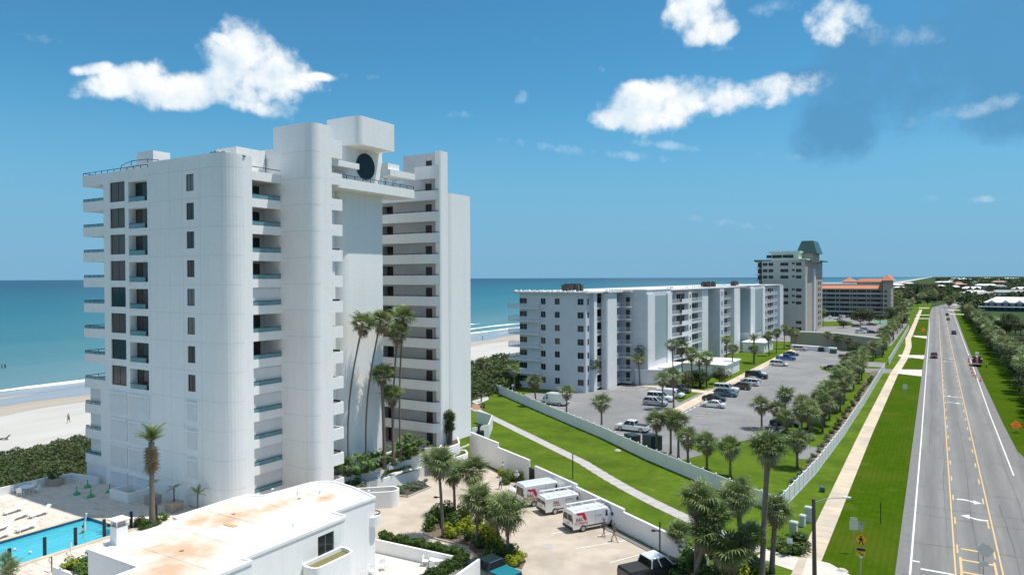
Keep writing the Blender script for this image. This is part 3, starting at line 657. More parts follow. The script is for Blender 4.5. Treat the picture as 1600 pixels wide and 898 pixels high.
# floor joints
mb = MB()
for k in range(0, 13):
    z = FL(k)+.02
    mb.box(-70.4, Y0-.008, z-.014, XC, Y0+.01, z+.014)
    c2 = arc(XC, Y0+rr, rr+.008, -90, 0, 10)
    for a, b in zip(c2[:-1], c2[1:]): mb.face([(a[0], a[1], z-.014), (b[0], b[1], z-.014), (b[0], b[1], z+.014), (a[0], a[1], z+.014)])
for x in (-70.3, -66.9, -64.7, -61.9): mb.box(x-.01, Y0-.006, 3.3, x+.01, Y0+.01, 37.6)
obj('wall_joint', mb, M['groove'], T, recalc=False)['kind'] = 'stuff'
# closed shutters with hoods on the lower storeys
for k in range(0, 4):
    for (xa, xb, za, zb) in ((-77.9, -74.7, .18, 2.42), (-74.3, -70.6, .05, 2.38), (-64.25, -62.7, .75, 2.48)):
        z = FL(k); zl = max(z+za, 3.35)
        b = MB(); b.box(xa, Y0-.10, zl, xb, Y0+.05, z+zb); o = obj('shutter', b, M['white2'], T)
        b = MB(); b.box(xa-.08, Y0-.26, z+zb, xb+.08, Y0+.05, z+zb+.14); obj('shutter_hood', b, M['stucco'], o)
# seaward corner balconies
for k in range(1, 13):
    z = FL(k); top = .87 if k == 12 else .75
    b = MB(); xe = -70.6 if k == 12 else -78.9
    b.box(-83.1, Y0-.003, z-.28, -78.9, 50, z)
    b.box(-83.1, Y0-.003, z, -78.9, Y0+.14, z+top); b.box(-83.1, Y0+.14, z, -82.96, 50, z+top)
    o = obj('balcony', b, M['stucco'], T)
    r = MB(); r.box(-83.05, Y0+.03, z+top+.28, xe-.05, Y0+.08, z+top+.34); r.box(-83.05, Y0+.08, z+top+.28, -83.0, 50, z+top+.34)
    nx = 4 if k < 12 else 10
    for i in range(nx+1):
        x = -83.0+(xe+83.0-.08)*i/nx; r.box(x-.025, Y0+.03, z+top, x+.025, Y0+.08, z+top+.28)
    for i in range(1, 5): r.box(-83.05, Y0+i*1.5, z+top, -83.0, Y0+i*1.5+.05, z+top+.28)
    if k < 12: 
        obj('rail_glass', MB().box(-82.9, Y0+.045, z+top+.02, -79, Y0+.065, z+top+.28), M['tealglass'], o)
    obj('top_rail', r, M['rail'], o)
    if k <= 3:
        s_ = obj('shutter', MB().box(-82.6, Y0+.35, z, -78.9, Y0+.5, z+FH-.28), M['white2'], T)
        b = MB()
        for x in (-79.4, -79.9): b.box(x-.015, Y0+.335, z, x+.015, Y0+.35, z+FH-.3)
        obj('shutter_slat', b, M['groove'], s_)['kind'] = 'stuff'
        obj('pier', MB().box(-79.9, Y0-.001, z+top, -78.9, Y0+.3, z+FH-.28), M['stucco'], T) if k < 4 else None
obj('shutter', MB().box(-83.0, Y0+.05, 0, -78.9, Y0+.5, FL(1)-.28), M['white2'], T)
# seaward wing body behind
b = MB(); b.prism([(-78.9, 50), (-64.6, 52.6), (-64.6, 58), (-69.5, 60), (-69.5, 86), (-80, 86)], 0, 36.9); b.box(-78.9, 43.9, 36.9, -70.5, 50, 37.0)
obj('wall', b, M['stucco'], T)
obj('roof_house', MB().box(-76.5, 46, 37.0, -73.4, 48, 40.1), M['stucco'], T); obj('roof_parapet', MB().prism([(-79, 45.6), (-75.5, 44.7), (-72.3, 44.6), (-71.0, 45.0), (-71.0, 45.2), (-72.3, 44.8), (-75.5, 44.9), (-79, 45.8)], 37.0, 38.45), M['stucco'], T)
r = MB(); pts = [(-79.0, 45.7, 38.85), (-75.5, 44.8, 38.95), (-72.3, 44.7, 38.85), (-71.0, 45.1, 38.7)]
r.tube(pts, .04, 6); [r.tube([(q[0], q[1], 37), q], .035, 5) for q in pts]
obj('roof_rail', r, M['rail'], T)
# penthouse blocks
b = MB(); b.prism([(-67.5, 49.6), (-64.2, 49.6), (-64.2, 53.4), (-67.5, 53.4)], 36.9, 40.2); obj('penthouse', b, M['stucco'], T)
# recessed balconies between the two wings, facing the road
XR, XB = -61.8, -64.5
b = MB(); b.face([(XB, 46.7, 0), (XB, 53.5, 0), (XB, 53.5, 36.5), (XB, 46.7, 36.5)]); obj('recess_wall', b, mat('recess_wall_grey', (.62, .60, .57), (.56, .54, .51), .5, .8), T, recalc=False)  # recess back wall in a warm grey, darker than the outer stucco
for k in range(0, 13):
    z = FL(k); b = MB()
    b.box(XB, 46.7, z-.28, XR-.145, 53.49, z); b.box(XR-.14, 46.7, z-.35, XR, 53.49, z+.57); o = obj('balcony', b, M['stucco'], T)
    if k < 12:
        obj('rail_glass', MB().box(XR-.09, 46.75, z+.60, XR-.06, 53.4, z+1.02), M['tealglass'], o)
    obj('top_rail', MB().box(XR-.10, 46.7, z+1.02, XR-.05, 53.45, z+1.09), M['rail'], o)
    if k in (0, 1, 2, 3, 4, 7):
        s_ = obj('shutter', MB().box(XR-.42, 46.7, z+.01, XR-.3, 53.49, z+FH-.3), M['white2'], T)
        obj('shutter_rail', MB().box(XR-.3, 46.7, z+2.3, XR-.22, 53.49, z+2.42), M['white2'], s_)
    elif k < 12:
        window(T, (XB+.06, 51.4, z+.02), RX, 2.6, 2.25, 1, 'frame', 'glass', 'balcony_door')
        if k in (5, 6, 9): obj('balcony_furniture', MB().box(XR-1.1, 48+k*.4, z+.01, XR-.5, 48.6+k*.4, z+.8).cyl(XR-.9, 50.6, z+.01, z+.7, .35, 10), M['dark'], o)
# middle wing
X2 = -57.0
mb = MB(); facade(mb, (-66, 53.5), (1, 0), 8.0, 0, 40.4, [(.20, 2.75, 37.7, 39.4, .25)])
obj('wall', mb, M['stucco'], T, recalc=False)
window(T, (-64.5, 53.72, 37.7), 0, 2.5, 1.6, 1, 'frame', 'glasscur')
cc = arc(-58.2, 54.7, 1.2, -90, 0, 8)
b = MB(); b.prism([(-62.95, 53.499)] + [(x, y-.001) for x, y in cc] + [(X2, 56.4), (-62.95, 56.4)], 0, 42.75)
obj('wall', b, M['stucco'], T)
b = MB(); b.box(-66, 53.6, 36.9, -62.95, 58, 40.39); obj('wall', b, M['stucco'], T)
mb = MB()
for k in range(0, 14):
    z = FL(k)+.02; c2 = [(-61.7, 53.487)]+arc(-58.2, 54.7, 1.212, -90, 0, 8)
    for a, q in zip(c2[:-1], c2[1:]): mb.face([(a[0], a[1], z-.02), (q[0], q[1], z-.02), (q[0], q[1], z+.02), (a[0], a[1], z+.02)])
obj('wall_joint', mb, M['groove'], T, recalc=False)['kind'] = 'stuff'
# landing balconies beside the middle wing
for k in range(0, 14):
    z = FL(k) if k < 13 else 39.9
    b = MB()
    if k < 13:
        b.box(-60.6, 56.4, z-.28, -57.445, 58.165, z); b.box(-57.44, 56.4, z-.35, -57.3, 58.3, z+.92); b.box(-60.6, 58.17, z-.35, -57.44, 58.3, z+.92)
    else:
        b.box(-60.6, 56.4, 39.4, -57.3, 58.3, 41.5)
    o = obj('balcony', b, M['stucco'], T)
    if k < 13 and k % 2: obj('top_rail', MB().box(-60.5, 58.05, z+.92, -57.6, 58.1, z+1.1), M['rail'], o)
b = MB(); b.box(-64.5, 56.4, 0, -60.6, 60.4, 41); obj('wall', b, M['stucco'], T)
# lift shaft with the round window
b = MB(); b.prism([(-68, 60.5)] + arc(-61.5, 62.0, 1.5, -90, 0, 10) + [(-60, 68.05), (-68, 68.05)], 0, 41.8); obj('shaft_wall', b, M['stucco'], T)
b = MB(); b.prism([(-62.6, 61.2)] + arc(-58.3, 62.0, .8, -90, 0, 6) + [(-57.5, 67.5), (-62.6, 67.5)], 41.7, 45.0); obj('overhanging_crown', b, M['stucco'], T)
cy, cz, cr_ = 64.97, 39.7, 1.5
f = MB(); ring = lambda r, x: [(x, cy+r*math.cos(2*math.pi*i/40), cz+r*math.sin(2*math.pi*i/40)) for i in range(40)]
f.loft([ring(cr_+.12, -60.02), ring(cr_+.12, -59.9), ring(cr_, -59.9), ring(cr_, -60.02)], cap=False)
ow = obj('round_window', f, M['frame'], T)
obj('pane', MB().loft([ring(cr_, -60.01), ring(cr_, -59.96)]), M['glass'], ow)
g = MB()
for i in range(-6, 7):
    h = math.sqrt(max(.01, cr_**2-(i*.22)**2)); g.box(-59.955, cy+i*.22-.012, cz-h, -59.93, cy+i*.22+.012, cz+h); g.box(-59.955, cy-h, cz+i*.22-.012, -59.935, cy+h, cz+i*.22+.012)
obj('grille', g, M['frame'], ow)
# terrace bridge
b = MB(); b.box(-62, 58.3, 36.36, -58.14, 72, 36.6); b.box(-58.14, 58.3, 36.36, -58.0, 72, 37.45); b.box(-58.14, 56.3, 36.36, -57.9, 58.29, 37.9)
o = obj('terrace_bridge', b, M['stucco'], T)
r = MB(); r.box(-58.1, 58.3, 37.84, -58.04, 72, 37.9); r.box(-58.09, 58.3, 37.62, -58.05, 72, 37.65)
for i in range(11): r.box(-58.1, 58.4+i*1.35, 37.45, -58.04, 58.45+i*1.35, 37.84)
obj('top_rail', r, M['rail'], o)
b = MB(); b.box(-60.2, 56.4, 38.75, -57.8, 61.6, 39.4); obj('canopy', b, M['stucco'], T)
b = MB(); b.box(-61.5, 68.0, 38.9, -58.6, 72.9, 39.7); b.box(-61.5, 68.0, 39.7, -59.0, 70.2, 40.5)
b.box(-60.9, 71.0, 36.6, -60.5, 71.4, 38.9); b.box(-60.9, 69.4, 36.6, -60.5, 69.8, 38.9); obj('canopy', b, M['stucco'], T)
# gallery wing with open walkways
mb = MB(); dops = []
for k in range(0, 13): dops += [(-60.12+69, -59.02+69, FL(k)+.02, FL(k)+2.15, .12), (-67.9+69, -65.9+69, FL(k)+.02, FL(k)+2.3, 1.2)]
dops.append((-60.0+69, -58.9+69, FL(13)+.3, FL(13)+2.6, .12))
facade(mb, (-69, 77), (1, 0), 12.0-.9, 0, 39.4, dops[:-1]); facade(mb, (-64.0, 77), (1, 0), 6.1, 39.4, 43.1, [(dops[-1][0]-5, dops[-1][1]-5)+dops[-1][2:]]); obj('gallery_wall', mb, mat('gallery_wall_grey', (.60, .60, .60), (.54, .54, .54), .5, .8), T, recalc=False)  # walkway back wall in a neutral grey, darker than the outer stucco
for k in range(0, 14):
    z = FL(k) + (.28 if k == 13 else 0)
    obj('door', MB().box(-60.1, 77.05, z+.02, -59.04, 77.11, z+2.14), M['door'], T)
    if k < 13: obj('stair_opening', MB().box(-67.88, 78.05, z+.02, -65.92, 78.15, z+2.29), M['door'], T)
for k in range(1, 14):
    z = FL(k); ztop = z+1.07 if k < 13 else 41.2; xl = -68 if k < 13 else -60.8
    cc = arc(-58.2, 76.7, 1.2, -90, 0, 8); ci = arc(-58.2, 76.7, 1.06, -90, 0, 8)
    b = MB(); b.prism([(xl, 75.645)] + arc(-58.2, 76.7, 1.055, -90, 0, 8) + [(-57.15, 76.95), (xl, 76.95)], z-.28, z)
    outer = [(xl, 75.5)] + cc; inner = [(xl, 75.64)] + ci
    n = len(outer)
    b.prism(outer + inner[::-1], z-.3, ztop-.12)
    o = obj('walkway', b, M['stucco'], T)
    r = MB()
    mid = [(x*.5+x2*.5, y*.5+y2*.5) for (x, y), (x2, y2) in zip(outer, inner)]
    if k < 13:
        for a, q in zip(mid[:-1], mid[1:]): r.tube([(a[0], a[1], ztop+.02), (q[0], q[1], ztop+.02)], .035, 4)
        for i in range(8): r.box(xl+i*1.35, 75.55, ztop-.12, xl+i*1.35+.04, 75.59, ztop)
        obj('top_rail', r, M['rail'], o)
b = MB(); b.prism([(-57.9, 77.0), (-57.9, 76.3), (-57.7, 76.1), (-57.0, 76.1), (-56.9, 76.3), (-56.9, 77.8), (-57.9, 77.8)], 0, 43.1)
obj('fin_wall', b, M['stucco'], T)
b = MB(); b.box(-64.0, 77.1, 36.9, -57.9, 79, 43.09); obj('wall', b, M['stucco'], T)
# far wing, raised over the garage
b = MB(); b.prism([(-66, 77.9), (-58.6, 77.9)] + arc(-58.6, 79.3, 1.4, -90, 0, 8)[1:] + [(-57.2, 83.6), (-66, 83.6)], 3.4, 37.7); obj('far_wing_wall', b, M['stucco'], T)
b = MB(); b.box(-64, 78.5, 0, -60.5, 83.2, 3.4); obj('garage_wall', b, M['taupe2'], T)
b = MB(); b.box(-57.6, 80.6, 0, -57.4, 80.8, 3.4); b.box(-57.7, 78, 1.9, -57.5, 84.5, 2.1); obj('garage_post', b, M['stucco'], T)
# small round wall lights on walkways and slab edges
sc = MB()
for k in range(1, 13):
    z = FL(k); sc.box(-61.0, 75.47, z+.25, -60.9, 75.5, z+.35); sc.box(-57.0, 56.38, z+.1, -56.98, 56.5, z+.2)
    for x in (-81, -77.2, -73.8, -71.2): sc.box(x, Y0-.03, z-.02, x+.1, Y0, z+.08) if not (k < 4 and x > -80) else None
obj('wall_light', sc, M['groove'], T)['kind'] = 'stuff'

# planters round the tower
def planter(name, pts, z0, z1, label, soil='soil', wall=.22, sink=.18, parent=None):
    t = thing(name, label, 'planter', (sum(p[0] for p in pts)/len(pts), sum(p[1] for p in pts)/len(pts), z0))
    n = len(pts); area = sum(pts[i][0]*pts[(i+1) % n][1]-pts[(i+1) % n][0]*pts[i][1] for i in range(n))
    if area < 0: pts = pts[::-1]
    inner = []
    for i in range(n):
        a, b_, c = Vector(pts[i-1]), Vector(pts[i]), Vector(pts[(i+1) % n])
        d1 = (b_-a).normalized(); d2 = (c-b_).normalized(); n1_ = Vector((-d1.y, d1.x)); n2_ = Vector((-d2.y, d2.x)); q = (n1_+n2_); q = q/max(.3, q.length_squared/2)*1
        inner.append(tuple(b_+q*wall))
    mb = MB()
    for i in range(n):
        j = (i+1) % n; a, b_, c, d_ = pts[i], pts[j], inner[j], inner[i]
        mb.face([(*a, z0), (*b_, z0), (*b_, z1), (*a, z1)]); mb.face([(*a, z1), (*b_, z1), (*c, z1), (*d_, z1)]); mb.face([(*d_, z1), (*c, z1), (*c, z1-sink), (*d_, z1-sink)])
    obj('wall', mb, M['stucco'], t, recalc=False)
    s = MB(); s.face([(*p, z1-sink) for p in inner]); obj('soil', s, M[soil], t, recalc=False)
    return t
def smooth_poly(pts, r, n=5):
    out = []
    for i in range(len(pts)):
        a, b_, c = Vector(pts[i-1]), Vector(pts[i]), Vector(pts[(i+1) % len(pts)])
        d1 = (a-b_); d2 = (c-b_); rr_ = min(r, d1.length*.45, d2.length*.45); p, q = b_+d1.normalized()*rr_, b_+d2.normalized()*rr_
        for k in range(n+1):
            t = k/n; out.append(tuple(p*(1-t)**2+b_*2*t*(1-t)+q*t*t))
    return out
up_pts = [G(536, 733, 3), G(584, 729, 3), G(622, 714, 3), (-57.2, 73.2), (-56.8, 75.3), (-68, 76.9), (-68, 68.2), (-59.8, 68.2), (-59.8, 60.3), (-60.4, 58.5)]
planter('planter', smooth_poly([up_pts[0], up_pts[1], up_pts[2], up_pts[3], (-57.0, 75.4), (-62, 75.4), (-62, 68.3), (-59.9, 68.3), (-59.9, 60.6), (-60.2, 58.6)], .9), 0, 3.05, 'tall white curved planter wall holding the slender palms at the foot of the tower')
planter('planter', smooth_poly([(-58.2, 62.4), G(600, 748, 1.7), G(641.4, 732, 1.7), (-56.6, 71.6), (-58, 68)], .8), 0, 1.75, 'lower white curved planter with yellow green bromeliads in front of the taller planter wall')
planter('planter', smooth_poly([G(545, 752, 1.5), G(578, 745, 1.5), (-58.4, 61.6), (-60.6, 60)], .6), 0, 1.5, 'small white planter nearest the clubhouse roof, with low green plants')
planter('planter', smooth_poly([G(686, 698, 3.7), G(700, 699, 3.7), G(719, 692, 3.7), G(716, 682, 3.7), G(694, 686, 3.7)], .5), 0, 3.7, 'raised white planter with the clumped yucca tree beside the tower entrance')
planter('planter', smooth_poly([G(706, 716, 2.4), G(732, 708, 2.4), G(728, 702, 2.4), G(712, 702, 2.4)], .5), 0, 2.4, 'low white planter below the yucca planter with small yellow plants')
w = thing('retaining_wall', 'plain white retaining wall between the curved planters and the tower entrance', 'wall', (-57, 74, 0))
a, q = (-57.3, 73.0), G(700, 742, 0)
b = MB(); dd = Vector((q[0]-a[0], q[1]-a[1])); nn = Vector((-dd.y, dd.x)).normalized()*.2
b.prism([a, q, (q[0]+nn.x, q[1]+nn.y), (a[0]+nn.x, a[1]+nn.y)], 0, 3.75); obj('wall', b, M['stucco'], w)
b = MB(); b.prism([a, q, G(700, 716, 2.4), (-56.5, 77.2), (-60, 77.2)], 0, 3.2); obj('terrace', b, M['walkgrey'], w)
# ---------------------------------------------------------------- pool deck and clubhouse
DZ = 3.3
deck = [(-84.3, 20), (-84.3, 41.4), (-79.6, 42.6), (-79, 46), (-60, 46), (-52, 50), (-46, 48), (-46, 20)]
# the deck is built round the pool basin
PX0, PX1, PY0, PY1 = -69.6, -62.6, 8.0, 36.6
mb = MB()
m, nt, p = newmat('travertine_deck'); ln = nt.links; M['deck'] = m
g = nt.nodes.new('ShaderNodeNewGeometry'); bk = nt.nodes.new('ShaderNodeTexBrick'); ln.new(g.outputs['Position'], bk.inputs[0]); bk.inputs['Scale'].default_value = 1; bk.inputs['Brick Width'].default_value = .6; bk.inputs['Row Height'].default_value = .4
bk.inputs['Mortar Size'].default_value = .015; bk.inputs['Color1'].default_value = (.66, .60, .52, 1); bk.inputs['Color2'].default_value = (.58, .52, .45, 1); bk.inputs['Mortar'].default_value = (.38, .33, .28, 1)
n = nt.nodes.new('ShaderNodeTexNoise'); n.inputs['Scale'].default_value = 1; n.inputs['Detail'].default_value = 8; n.inputs['Roughness'].default_value = .7
mp = nt.nodes.new('ShaderNodeMapping'); mp.inputs['Scale'].default_value = (.6, 2.6, 1); mp.inputs['Rotation'].default_value = (0, 0, R(30)); ln.new(g.outputs['Position'], mp.inputs[0]); ln.new(mp.outputs[0], n.inputs['Vector'])
r = nt.nodes.new('ShaderNodeMapRange'); ln.new(n.outputs[0], r.inputs[0]); r.inputs[1].default_value = .52; r.inputs[2].default_value = .68; r.inputs[4].default_value = .6
mx = nt.nodes.new('ShaderNodeMix'); mx.data_type = 'RGBA'; ln.new(r.outputs[0], mx.inputs[0]); ln.new(bk.outputs[0], mx.inputs[6]); mx.inputs[7].default_value = (.24, .18, .15, 1)
ln.new(mx.outputs[2], p.inputs['Base Color']); p.inputs['Roughness'].default_value = .85
for (xa, ya, xb, yb) in ((-84.3, 8, PX0, 41.4), (PX1, 8, -46, 48), (PX0, PY1, PX1, 43.6), (-84.3, 41.4, PX0, 43.6), (PX0, 43.6, PX1, 46)):
    mb.box(xa, ya, 2.9, xb, yb, DZ)
struct('pool_deck', mb, M['deck'])
b = MB(); b.box(-84.3, 8, 0, -84.2, 43, 2.9); b.box(-57.5, 8, 0, -57.4, 27, 2.9); struct('deck_retaining_wall', b, M['stucco'])
# pool basin, coping, water
M['pooltile'] = mat('pool_floor_plaster', (.14, .60, .72), (.10, .54, .66), 1.2, .6)
b = MB(); b.face([(PX0, PY0, 1.9), (PX1, PY0, 1.9), (PX1, PY1, 2.2), (PX0, PY1, 2.2)]); 
b.face([(PX0, PY0, 1.9), (PX0, PY1, 2.2), (PX0, PY1, DZ), (PX0, PY0, DZ)]); b.face([(PX1, PY0, 1.9), (PX1, PY0, DZ), (PX1, PY1, DZ), (PX1, PY1, 2.2)]); b.face([(PX0, PY1, 2.2), (PX1, PY1, 2.2), (PX1, PY1, DZ), (PX0, PY1, DZ)])
struct('pool_basin', b, M['pooltile'], recalc=False)
tl = MB(); [tl.box(*q) for q in ((PX0, PY0, 2.85, PX0+.012, PY1, DZ-.01), (PX1-.012, PY0, 2.85, PX1, PY1, DZ-.01), (PX0+.012, PY1-.012, 2.85, PX1-.012, PY1, DZ-.01))]; struct('pool_waterline_tile', tl, mat('blue_tile', (.03, .14, .26), (.05, .2, .34), 8, .2))
ld = MB(); [ld.box(x_-.12, PY0, 1.95, x_+.12, PY1-1.5, 2.26) for x_ in (-67.2, -64.9)]; struct('pool_lane_line', ld, M['pooltile'])
m, nt, p = newmat('pool_water'); M['poolwater'] = m
p.inputs['Base Color'].default_value = (.11, .62, .76, 1); p.inputs['Roughness'].default_value = .04; p.inputs['Alpha'].default_value = .45; p.inputs['Specular IOR Level'].default_value = .5
g = nt.nodes.new('ShaderNodeNewGeometry'); n = nt.nodes.new('ShaderNodeTexNoise'); n.inputs['Scale'].default_value = 1.6; n.inputs['Detail'].default_value = 4; nt.links.new(g.outputs['Position'], n.inputs['Vector'])
bp = nt.nodes.new('ShaderNodeBump'); bp.inputs['Strength'].default_value = .9; bp.inputs['Distance'].default_value = .15; nt.links.new(n.outputs[0], bp.inputs['Height']); nt.links.new(bp.outputs[0], p.inputs['Normal'])
struct('pool_water', MB().box(PX0+.01, PY0, 3.05, PX1-.01, PY1-.01, 3.06), M['poolwater'])
b = MB(); b.box(PX0-.45, PY0, DZ+.002, PX0+.08, PY1+.4, DZ+.05); b.box(PX1-.08, PY0, DZ+.002, PX1+.45, PY1+.4, DZ+.05); b.box(PX0+.08, PY1-.08, DZ+.002, PX1-.08, PY1+.4, DZ+.05)
struct('pool_coping', b, M['walk'])
# low deck wall to the sea
w = thing('deck_wall', 'low pale wall along the seaward edge of the pool deck', 'wall', (-84, 30, DZ))
b = MB(); b.box(-84.4, 8, DZ, -84.15, 41.3, DZ+.85); obj('wall', b, M['white2'], w)
b = MB(); b.prism([(-84.4, 41.3), (-84.15, 41.3), (-83.6, 42.2), (-79.5, 42.9), (-79.5, 43.15), (-83.8, 42.5)], DZ, DZ+.8); obj('wall', b, M['white2'], w)
# dark pool posts
pm = MB(); pm.box(-.1, -.1, 0, .1, .1, 1.5); pme = mesh_of('pool_post', pm, M['dark'])
for i, q in enumerate([(15, 885.6), (70, 867), (118, 851), (163, 837), (205, 824), (243.6, 812)]):
    x, y = G(q[0], q[1], DZ); o = bpy.data.objects.new('pool_post', pme); COL.objects.link(o); o.location = (x, y, DZ)
    tag(o, nth(i+1)+' dark square post from the left along the near pool edge', 'post', 'dark posts along the pool')
# clubhouse
C = thing('clubhouse', 'low white building with a big flat stained roof beside the pool', 'building', (-46, 37, 0))
rz = 6.8
roof = [(-51.9, 27.2), (-45.65, 27.2), (-45.65, 26.2), (-41.3, 26.2), (-41.3, 31.9), (-39.9, 31.9), (-39.9, 32.2), (-40.65, 32.2), (-40.65, 41.3), (-41.1, 42.1), (-42.4, 42.3), (-42.1, 46.9), (-45.9, 48.0), (-49, 48.3), (-51.0, 47.4), (-51.6, 45.4), (-51.5, 42.2), (-52.2, 40.9), (-52.9, 40.2), (-52.9, 34.5), (-51.9, 34.3)]
roof = [(-51.9, 27.2), (-45.65, 27.2), (-45.65, 25.0), (-39.9, 25.0), (-39.9, 31.9), (-40.75, 31.9), (-40.75, 41.2)] + arc(-41.3, 41.4, .55, 0, 90, 4)[1:] + [(-42.5, 42.0), (-42.2, 46.8), (-45.9, 48.0)] + arc(-48.5, 46.2, 2.2, 80, 180, 8) + [(-51.2, 42.2), (-52.6, 41.4), (-52.9, 40.2), (-52.9, 34.5), (-51.9, 34.3)]
def inset(pts, w):
    out = []; n = len(pts)
    for i in range(n):
        a, b_, c = Vector(pts[i-1]), Vector(pts[i]), Vector(pts[(i+1) % n]); d1 = (b_-a).normalized(); d2 = (c-b_).normalized()
        q = Vector((-d1.y, d1.x))+Vector((-d2.y, d2.x)); q = q/max(.35, q.length_squared/2); out.append(tuple(b_+q*w))
    return out
m, nt, p = newmat('stained_white_roof'); ln = nt.links; M['clubroof'] = m; p.inputs['Roughness'].default_value = .8
g = nt.nodes.new('ShaderNodeNewGeometry'); n = nt.nodes.new('ShaderNodeTexNoise'); n.inputs['Scale'].default_value = .38; n.inputs['Detail'].default_value = 10; n.inputs['Roughness'].default_value = .62; ln.new(g.outputs['Position'], n.inputs['Vector'])
# rust stains where water ponds: around the middle and the near end
def pond(cx, cy, rx, ry):
    mp = nt.nodes.new('ShaderNodeMapping'); mp.vector_type = 'POINT'; mp.inputs['Location'].default_value = (-cx/rx, -cy/ry, 0); mp.inputs['Scale'].default_value = (1/rx, 1/ry, 0); ln.new(g.outputs['Position'], mp.inputs[0])
    l = nt.nodes.new('ShaderNodeVectorMath'); l.operation = 'LENGTH'; ln.new(mp.outputs[0], l.inputs[0]); s = nt.nodes.new('ShaderNodeMath'); s.operation = 'SUBTRACT'; s.inputs[0].default_value = 1; ln.new(l.outputs['Value'], s.inputs[1]); return s.outputs[0]
cur = None
for a in ((-49.2, 37.0, 3.2, 4.0), (-46.2, 30.4, 4.4, 4.2), (-48.0, 41.8, 1.6, 4.4), (-50.5, 35, 2.2, 3.2), (-43.5, 28.0, 3.0, 3.0), (-46.3, 44.6, 1.2, 1.8)):
    v = pond(*a)
    if cur is None: cur = v
    else:
        mxn = nt.nodes.new('ShaderNodeMath'); mxn.operation = 'MAXIMUM'; ln.new(cur, mxn.inputs[0]); ln.new(v, mxn.inputs[1]); cur = mxn.outputs[0]
ad = nt.nodes.new('ShaderNodeMath'); ad.operation = 'MULTIPLY_ADD'; ln.new(n.outputs[0], ad.inputs[0]); ad.inputs[1].default_value = 2.6; 
cl_ = nt.nodes.new('ShaderNodeMath'); cl_.operation = 'MAXIMUM'; ln.new(cur, cl_.inputs[0]); cl_.inputs[1].default_value = -1.2; ln.new(cl_.outputs[0], ad.inputs[2])
r = nt.nodes.new('ShaderNodeValToRGB'); ln.new(ad.outputs[0], r.inputs[0]); e = r.color_ramp.elements
mr = nt.nodes.new('ShaderNodeMapRange'); ln.new(ad.outputs[0], mr.inputs[0]); mr.inputs[1].default_value = 1.05; mr.inputs[2].default_value = 2.2; ln.new(mr.outputs[0], r.inputs[0])
e[0].position = 0; e[0].color = (.77, .765, .755, 1); e[1].position = 1; e[1].color = (.52, .36, .24, 1); q = e.new(.35); q.color = (.72, .61, .55, 1); q = e.new(.72); q.color = (.64, .47, .37, 1)
ln.new(r.outputs[0], p.inputs['Base Color'])
b = MB(); inr = inset(roof, .18); b.face([(*q, rz-.12) for q in inr]); obj('roof', b, M['clubroof'], C, recalc=False)
b = MB(); n_ = len(roof)
for i in range(n_):
    j = (i+1) % n_; b.face([(*roof[i], rz-.22), (*roof[j], rz-.22), (*roof[j], rz), (*roof[i], rz)]); b.face([(*roof[i], rz), (*roof[j], rz), (*inr[j], rz), (*inr[i], rz)]); b.face([(*inr[i], rz), (*inr[j], rz), (*inr[j], rz-.12), (*inr[i], rz-.12)])
    b.face([(*roof[i], rz-.22), (*roof[j], rz-.22), (*inr[j], rz-.22), (*inr[i], rz-.22)])
obj('parapet', b, M['roofwhite'], C, recalc=False)
body = inset(roof, .07)
b = MB(); bx0 = -40.82
# split the road side so that it carries a real window opening
for i in range(n_):
    j = (i+1) % n_; a, c = Vector(body[i]), Vector(body[j]); dd = (c-a); Ln_ = dd.length; d_ = dd.normalized() if Ln_ > 0 else Vector((1, 0))
    ops = []
    if abs(a.x-(-40.82)) < .1 and abs(c.x-(-40.82)) < .1 and Ln_ > 5: ops = [(38.66-a.y, 40.36-a.y, 4.45, 6.05, .14)]
    if abs(a.y-27.27) < .1 and abs(c.y-27.27) < .1 and Ln_ > 3: ops = [(1.35, 2.95, 3.6, 5.0, .14), (3.5, 5.1, 3.6, 5.0, .14)]
    facade(b, (a.x, a.y), (d_.x, d_.y), Ln_, 0, rz-.2, ops)
obj('wall', b, M['stucco'], C, recalc=False)
window(C, (-40.96, 39.51, 4.45), RX, 1.7, 1.6, 1, 'framelt', 'glass')
window(C, (-49.68, 27.40, 3.6), 0, 1.6, 1.4, 1, 'framelt', 'glasscur'); window(C, (-47.53, 27.40, 3.6), 0, 1.6, 1.4, 1, 'framelt', 'glasscur')
b = MB(); pts = smooth_poly([(-40.9, 36.9), (-39.2, 36.9), (-39.2, 41.0), (-40.9, 41.4)], .7); ip = inset(pts, .16)
for i in range(len(pts)):
    j = (i+1) % len(pts); b.face([(*pts[i], 0), (*pts[j], 0), (*pts[j], 4.5), (*pts[i], 4.5)]); b.face([(*pts[i], 4.5), (*pts[j], 4.5), (*ip[j], 4.5), (*ip[i], 4.5)]); b.face([(*ip[i], 4.5), (*ip[j], 4.5), (*ip[j], 4.1), (*ip[i], 4.1)])
o = obj('window_box', b, M['stucco'], C, recalc=False)
s = MB(); s.face([(*q, 4.2) for q in ip]); obj('dry_grass', s, mat('dry_planting', (.16, .16, .05), (.22, .18, .08), 6, .9, bump=1, bscale=20), o, recalc=False)
